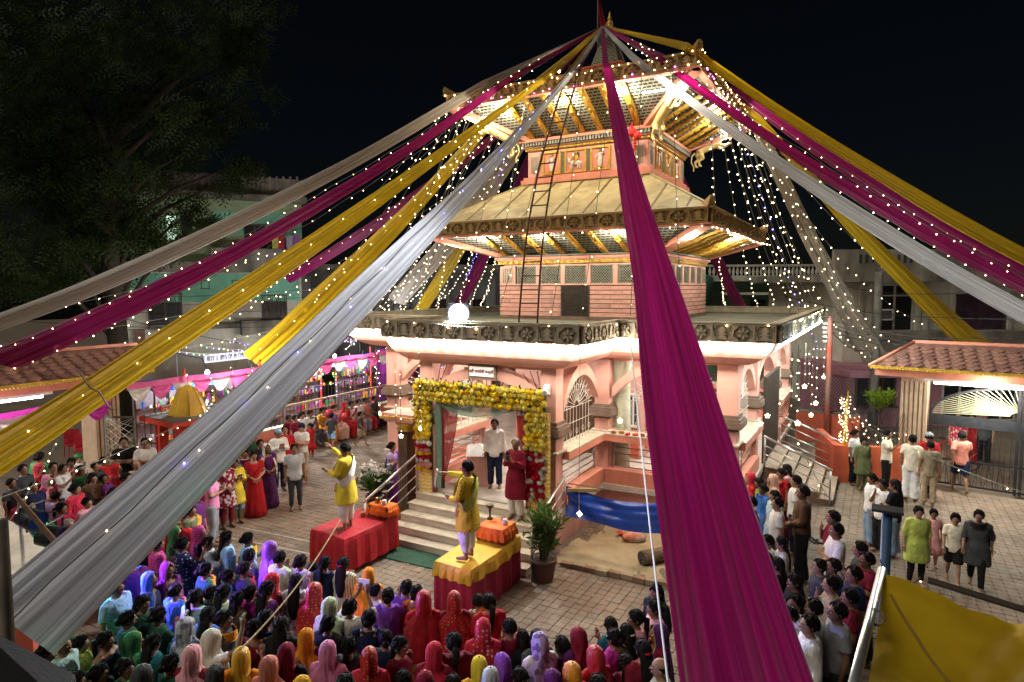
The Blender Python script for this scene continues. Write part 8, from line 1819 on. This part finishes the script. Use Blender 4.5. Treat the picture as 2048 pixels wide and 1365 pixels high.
# ---- men and women along the right
RIGHT = [
 (1594, 967, 1.76, -70, 'sj', ('brown', 'black'), 'short', 'front', 'tall man in dark brown sweatshirt and black trousers', 'plain', (1600, 1162)),
 (1555, 996, 1.6, -75, 'tt', ('white', 'dgrey'), 'short', 'down', 'man in white polo beside the brown sweatshirt'), (1503, 994, 1.65, -70, 'vt', ('white', 'grey'), 'short', 'down', 'man in white sleeveless vest'), (1501, 1019, 1.6, -75, 'tt', ('dgrey', 'dgrey'), 'short', 'down', 'man in dark grey tee by the magenta drape'),
 (1526, 969, 1.45, -75, 'kd', ('blue', 'teal', 'blue'), 'bun', 'down', 'girl with bright blue scarf'), (1550, 982, 1.5, -70, 'ku', ('mint', 'mint'), 'bun', 'down', 'woman in mint green beside the blue scarf'), (1544, 951, 1.5, -80, 'sv', ('peach', 'peach'), 'bun', 'down', 'woman in pale peach veil by the hall wall'), (1563, 938, 1.5, -60, 'sa', ('maroon', 'red'), 'bun', 'down', 'woman in maroon sari by the side stair'), (1574, 930, 1.5, -80, 'ku', ('rose', 'dgrey'), 'long', 'down', 'dark haired woman nearest the side stair'), (1519, 957, 1.45, -70, 'kd', ('lime', 'green', 'lime'), 'bun', 'down', 'woman with lime green shawl by the wall'), (1592, 952, 1.6, -80, 'tt', ('white', 'navy'), 'short', 'down', 'man in white behind the brown sweatshirt'), (1464, 967, 1.6, -70, 'tt', ('white', 'grey'), 'short', 'down', 'man in white half hidden behind the magenta drape'), (1500, 948, 1.5, -70, 'sv', ('crim', 'red'), 'bun', 'down', 'woman in crimson veil at the hall corner'),
 (1536, 1071, 1.45, -80, 'ku', ('white', 'dgrey'), 'short', 'down', 'girl in white with cropped hair in profile'), (1564, 1075, 1.45, -80, 'ku', ('white', 'dgrey'), 'long', 'down', 'girl in white top with long hair'), (1532, 1105, 1.45, 'a', 'ku', ('teal', 'navy'), 'long', 'down', 'girl in dark teal with long hair'), (1556, 1117, 1.45, 'a', 'ku', ('black', 'grey'), 'long', 'down', 'woman in black with very long hair'),
 (1667, 1023, 1.65, -70, 'tt', ('maroon', 'dgrey'), 'short', 'mouth', 'man in maroon shirt behind the white tee'), (1673, 1047, 1.68, -65, 'tt', ('white', 'lgrey'), 'short', 'cross', 'man in loose white tee in the right row'), (1721, 1085, 1.6, -70, 'tt', ('dgrey', 'black'), 'short', 'fold', 'man in charcoal clapping behind the maroon tee'), (1735, 1106, 1.6, -70, 'tt', ('maroon', 'dgrey'), 'short', 'fold', 'man in maroon tee near the blue pole'), (1668, 1119, 1.55, -65, 'tt', ('navy', 'dgrey'), 'short', 'down', 'boy in navy tee with cropped hair'), (1709, 1134, 1.65, -70, 'tt', ('navy', 'navy'), 'short', 'down', 'man in dark navy shirt with curly hair'), (1662, 1153, 1.6, -70, 'st', ('beige', 'brown'), 'short', 'mouth', 'man in beige shirt resting chin on hand'),
 (1590, 1192, 1.62, -20, 'st', ('white', 'grey'), 'short', 'down', 'young man in open white shirt looking back'), (1628, 1200, 1.62, -70, 'tt', ('white', 'grey'), 'short', 'down', 'man in white tee behind the hooded man'), (1620, 1232, 1.62, -60, 'st', ('white', 'black'), 'short', 'down', 'man in white hooded top at the bottom right'), (1676, 1206, 1.66, -60, 'tt', ('grey', 'dgrey'), 'short', 'down', 'man in grey tee beside the pipe rail'), (1580, 1215, 1.5, -60, 'tt', ('lgrey', 'dgrey'), 'short', 'down', 'boy in light grey beside the magenta drape'),
 (1734, 952, 1.5, -60, 'tj', ('white', 'ldenim'), 'bun', 'down', 'girl in white puff sleeved top and pale jeans', 'plain', (1738, 1090)), (1774, 961, 1.5, -50, 'tj', ('white', 'black'), 'bun', 'mouth', 'girl in white and black with a hand to her mouth', 'plain', (1760, 1106)), (1789, 967, 1.55, -120, 'tj', ('black', 'ldenim'), 'long', 'cross', 'girl in black top and jeans with long hair', 'plain', (1784, 1114)),
 (1832, 1023, 1.45, 15, 'ku', ('lime', 'black'), 'bun', 'down', 'girl in lime green top and black skirt walking', 'plain', (1830, 1172)), (1858, 1030, 1.1, 10, 'dr', ('rose', 'rose'), 'bun', 'down', 'small child in dusty rose behind the lime top', 'plain', (1862, 1134)), (1909, 1038, 1.25, 20, 'ts', ('cream', 'black'), 'bun', 'walk', 'child in cream printed vest and black shorts', 'floral', (1904, 1166)), (1946, 1032, 1.42, 10, 'kd', ('dgrey', 'black', 'black'), 'pony', 'walk', 'girl in black embroidered jacket walking', 'plain', (1950, 1178)),
 (1709, 871, 1.5, 60, 'tt', ('white', 'black'), 'bun', 'down', 'woman in white tee and black trousers by the planter wall', 'plain', (1706, 970)), (1727, 876, 1.4, 20, 'ku', ('olive', 'olive'), 'bun', 'down', 'woman in olive behind the white dressed child'), (1733, 901, 1.15, 30, 'dr', ('cream', 'cream'), 'bun', 'down', 'small girl in a cream white dress', 'plain', (1730, 978)), (1779, 866, 1.6, 80, 'tt', ('cream', 'black'), 'short', 'phone', 'man in cream tee reaching towards the pillar', 'plain', (1770, 982)), (1820, 872, 1.66, 180, 'tj', ('cream', 'white'), 'short', 'down', 'man in cream tee and white trousers seen from behind', 'plain', (1820, 1002)), (1847, 869, 1.66, 190, 'tj', ('red', 'navy'), 'short', 'down', 'man in red tee and grey cap by the gate', 'plain', (1852, 994)), (1862, 883, 1.6, 180, 'tt', ('khaki', 'beige'), 'short', 'down', 'man in khaki behind the red tee'), (1918, 872, 1.6, 185, 'ts', ('salm', 'navy'), 'short', 'walk', 'man in orange tee and navy shorts walking to the gate', 'plain', (1918, 986)),
 (1913, 846, 1.55, 0, 'ku', ('crim', 'crim'), 'bun', 'down', 'woman in red flowered dress beyond the iron gate', 'floral', (1913, 925)), (1940, 850, 1.5, 0, 'sa', ('red', 'red'), 'bun', 'down', 'woman in red sari beyond the iron gate', 'plain', (1940, 925)), (1965, 848, 1.6, 0, 'tt', ('dgrey', 'black'), 'short', 'down', 'man in dark clothes beyond the iron gate', 'plain', (1966, 930))]
for a in RIGHT:
    P(*a[:9], pat=a[9] if len(a) > 9 else 'plain', feet=a[10] if len(a) > 10 else None, cap='grey' if 'grey cap' in a[8] else None)

MORE = [(300, 1148, 'sv', ('blue', 'navy'), 'bun', 'woman in dim blue veil under the silver drape edge'), (335, 1128, 'sv', ('purple', 'purple'), 'bun', 'woman in dim purple veil behind the pink scarf'), (285, 1192, 'ku', ('dgreen', 'black'), 'pony', 'girl in bottle green near the sky blue tee'), (415, 1216, 'ku', ('blue', 'navy'), 'long', 'girl in blue before the orange scarf woman'), (384, 1296, 'sv', ('rose', 'maroon'), 'bun', 'woman in rose veil beside the cream printed veil'), (430, 1335, 'sv', ('dgrey', 'dgrey'), 'bun', 'woman in charcoal veil beside the bright orange veil'), (250, 1318, 'ku', ('green', 'dgreen'), 'pony', 'girl in leaf green at the lower left'), (150, 1345, 'ku', ('black', 'black'), 'long', 'long haired girl cut by the bottom left edge'), (508, 1240, 'sa', ('purple', 'maroon'), 'bun', 'woman in plum sari behind the green and purple blouse'), (562, 1236, 'ku', ('black', 'black'), 'long', 'girl in black in the middle of the women'), (612, 1262, 'sv', ('orange', 'maroon'), 'bun', 'woman in burnt orange veil behind the candy pink veil'), (696, 1275, 'ku', ('dgrey', 'black'), 'pony', 'girl in charcoal between pink and red veils'), (572, 1292, 'sv', ('maroon', 'black'), 'bun', 'woman in dark maroon veil behind the salmon veil'), (868, 1290, 'sv', ('crim', 'maroon'), 'bun', 'woman in carmine veil behind the plain red veil'), (908, 1268, 'ku', ('maroon', 'black'), 'pony', 'girl in maroon between two red veils'), (1004, 1312, 'sv', ('violet', 'purple'), 'bun', 'woman in dark violet veil by the bright yellow veil'), (1040, 1338, 'ku', ('black', 'black'), 'bun', 'dark haired woman below the lavender scarf'), (1105, 1345, 'sv', ('purple', 'purple'), 'bun', 'woman in dusky purple veil at the bottom'), (1196, 1352, 'ku', ('dgreen', 'black'), 'bun', 'woman in dark green cut by the bottom edge'), (1286, 1282, 'ku', ('maroon', 'black'), 'long', 'girl in dark maroon close to the magenta drape'), (770, 1262, 'ku', ('navy', 'black'), 'bun', 'woman in navy left of the dark maroon one'), (655, 1232, 'ku', ('black', 'black'), 'bun', 'girl in black behind the pale green veil'), (850, 1348, 'sv', ('maroon', 'maroon'), 'bun', 'woman in wine red veil cut by the bottom edge'), (690, 1350, 'ku', ('purple', 'black'), 'bun', 'girl in plum cut by the bottom edge'), (530, 1222, 'ku', ('navy', 'navy'), 'pony', 'girl in dark navy beside the plum sari'),
 (22, 958, 'tt', ('dgrey', 'black'), 'short', 'boy in charcoal at the left edge'), (42, 990, 'ku', ('maroon', 'maroon'), 'bun', 'woman in maroon at the left edge'), (96, 952, 'sv', ('pink', 'maroon'), 'bun', 'woman in pink veil near the bulb strings'), (60, 1003, 'tt', ('navy', 'black'), 'short', 'boy in dim navy behind the stage rail'), (150, 968, 'ku', ('crim', 'maroon'), 'bun', 'girl in crimson beside the brown dress'), (206, 950, 'tt', ('purple', 'black'), 'short', 'boy in dark violet by the brown dress'), (234, 930, 'sv', ('red', 'maroon'), 'bun', 'woman in red veil below the black tee man'), (122, 1006, 'ku', ('maroon', 'black'), 'pony', 'girl in maroon behind the stage rail'), (302, 962, 'sv', ('crim', 'red'), 'bun', 'woman in crimson veil beside the silver drape top'), (268, 988, 'tt', ('dgrey', 'black'), 'short', 'boy in dark grey against the silver drape'), (346, 958, 'sv', ('red', 'red'), 'bun', 'woman in red veil in front of the shrine steps'), (405, 935, 'sa', ('maroon', 'red'), 'bun', 'woman in maroon sari right of the shrine'), (432, 915, 'tt', ('dgrey', 'black'), 'short', 'man in charcoal right of the shrine'), (520, 880, 'tt', ('black', 'black'), 'short', 'man in black behind the red sari'), (508, 868, 'tt', ('dgreen', 'black'), 'short', 'man in dark green at the back of the left group'), (470, 890, 'sv', ('maroon', 'purple'), 'bun', 'woman in maroon veil at the back of the left group'), (1480, 1050, 'tt', ('dgrey', 'black'), 'short', 'man in dark clothes against the magenta drape'), (1590, 1150, 'ku', ('black', 'black'), 'long', 'woman in black behind the open white shirt'), (1640, 1120, 'tt', ('dgrey', 'black'), 'short', 'boy in charcoal behind the beige shirt'), (1700, 1180, 'tt', ('maroon', 'dgrey'), 'short', 'man in dark maroon by the pipe rail')]
for k, (x, y, f, cs, hr, lb) in enumerate(MORE):
    P(x, y, 1.42+.03*(k % 5), 'a' if x > 380 and x < 1300 else (50 if x < 380 else -70), f, cs, hr, 'down' if k % 3 else 'fold', lb)
# phones held up in the crowd
for o, lb in PEOPLE:
    if 'lifting a phone' in lb: held(o, (0, -.36, 1.80), 'phone', 'white phone lifted by the woman in pale floral dress', WHITEP, 'phone', lambda b: b.box(-.08, .08, -.006, .006, -.045, .045))
    if 'cap holding a child' in lb:
        pass
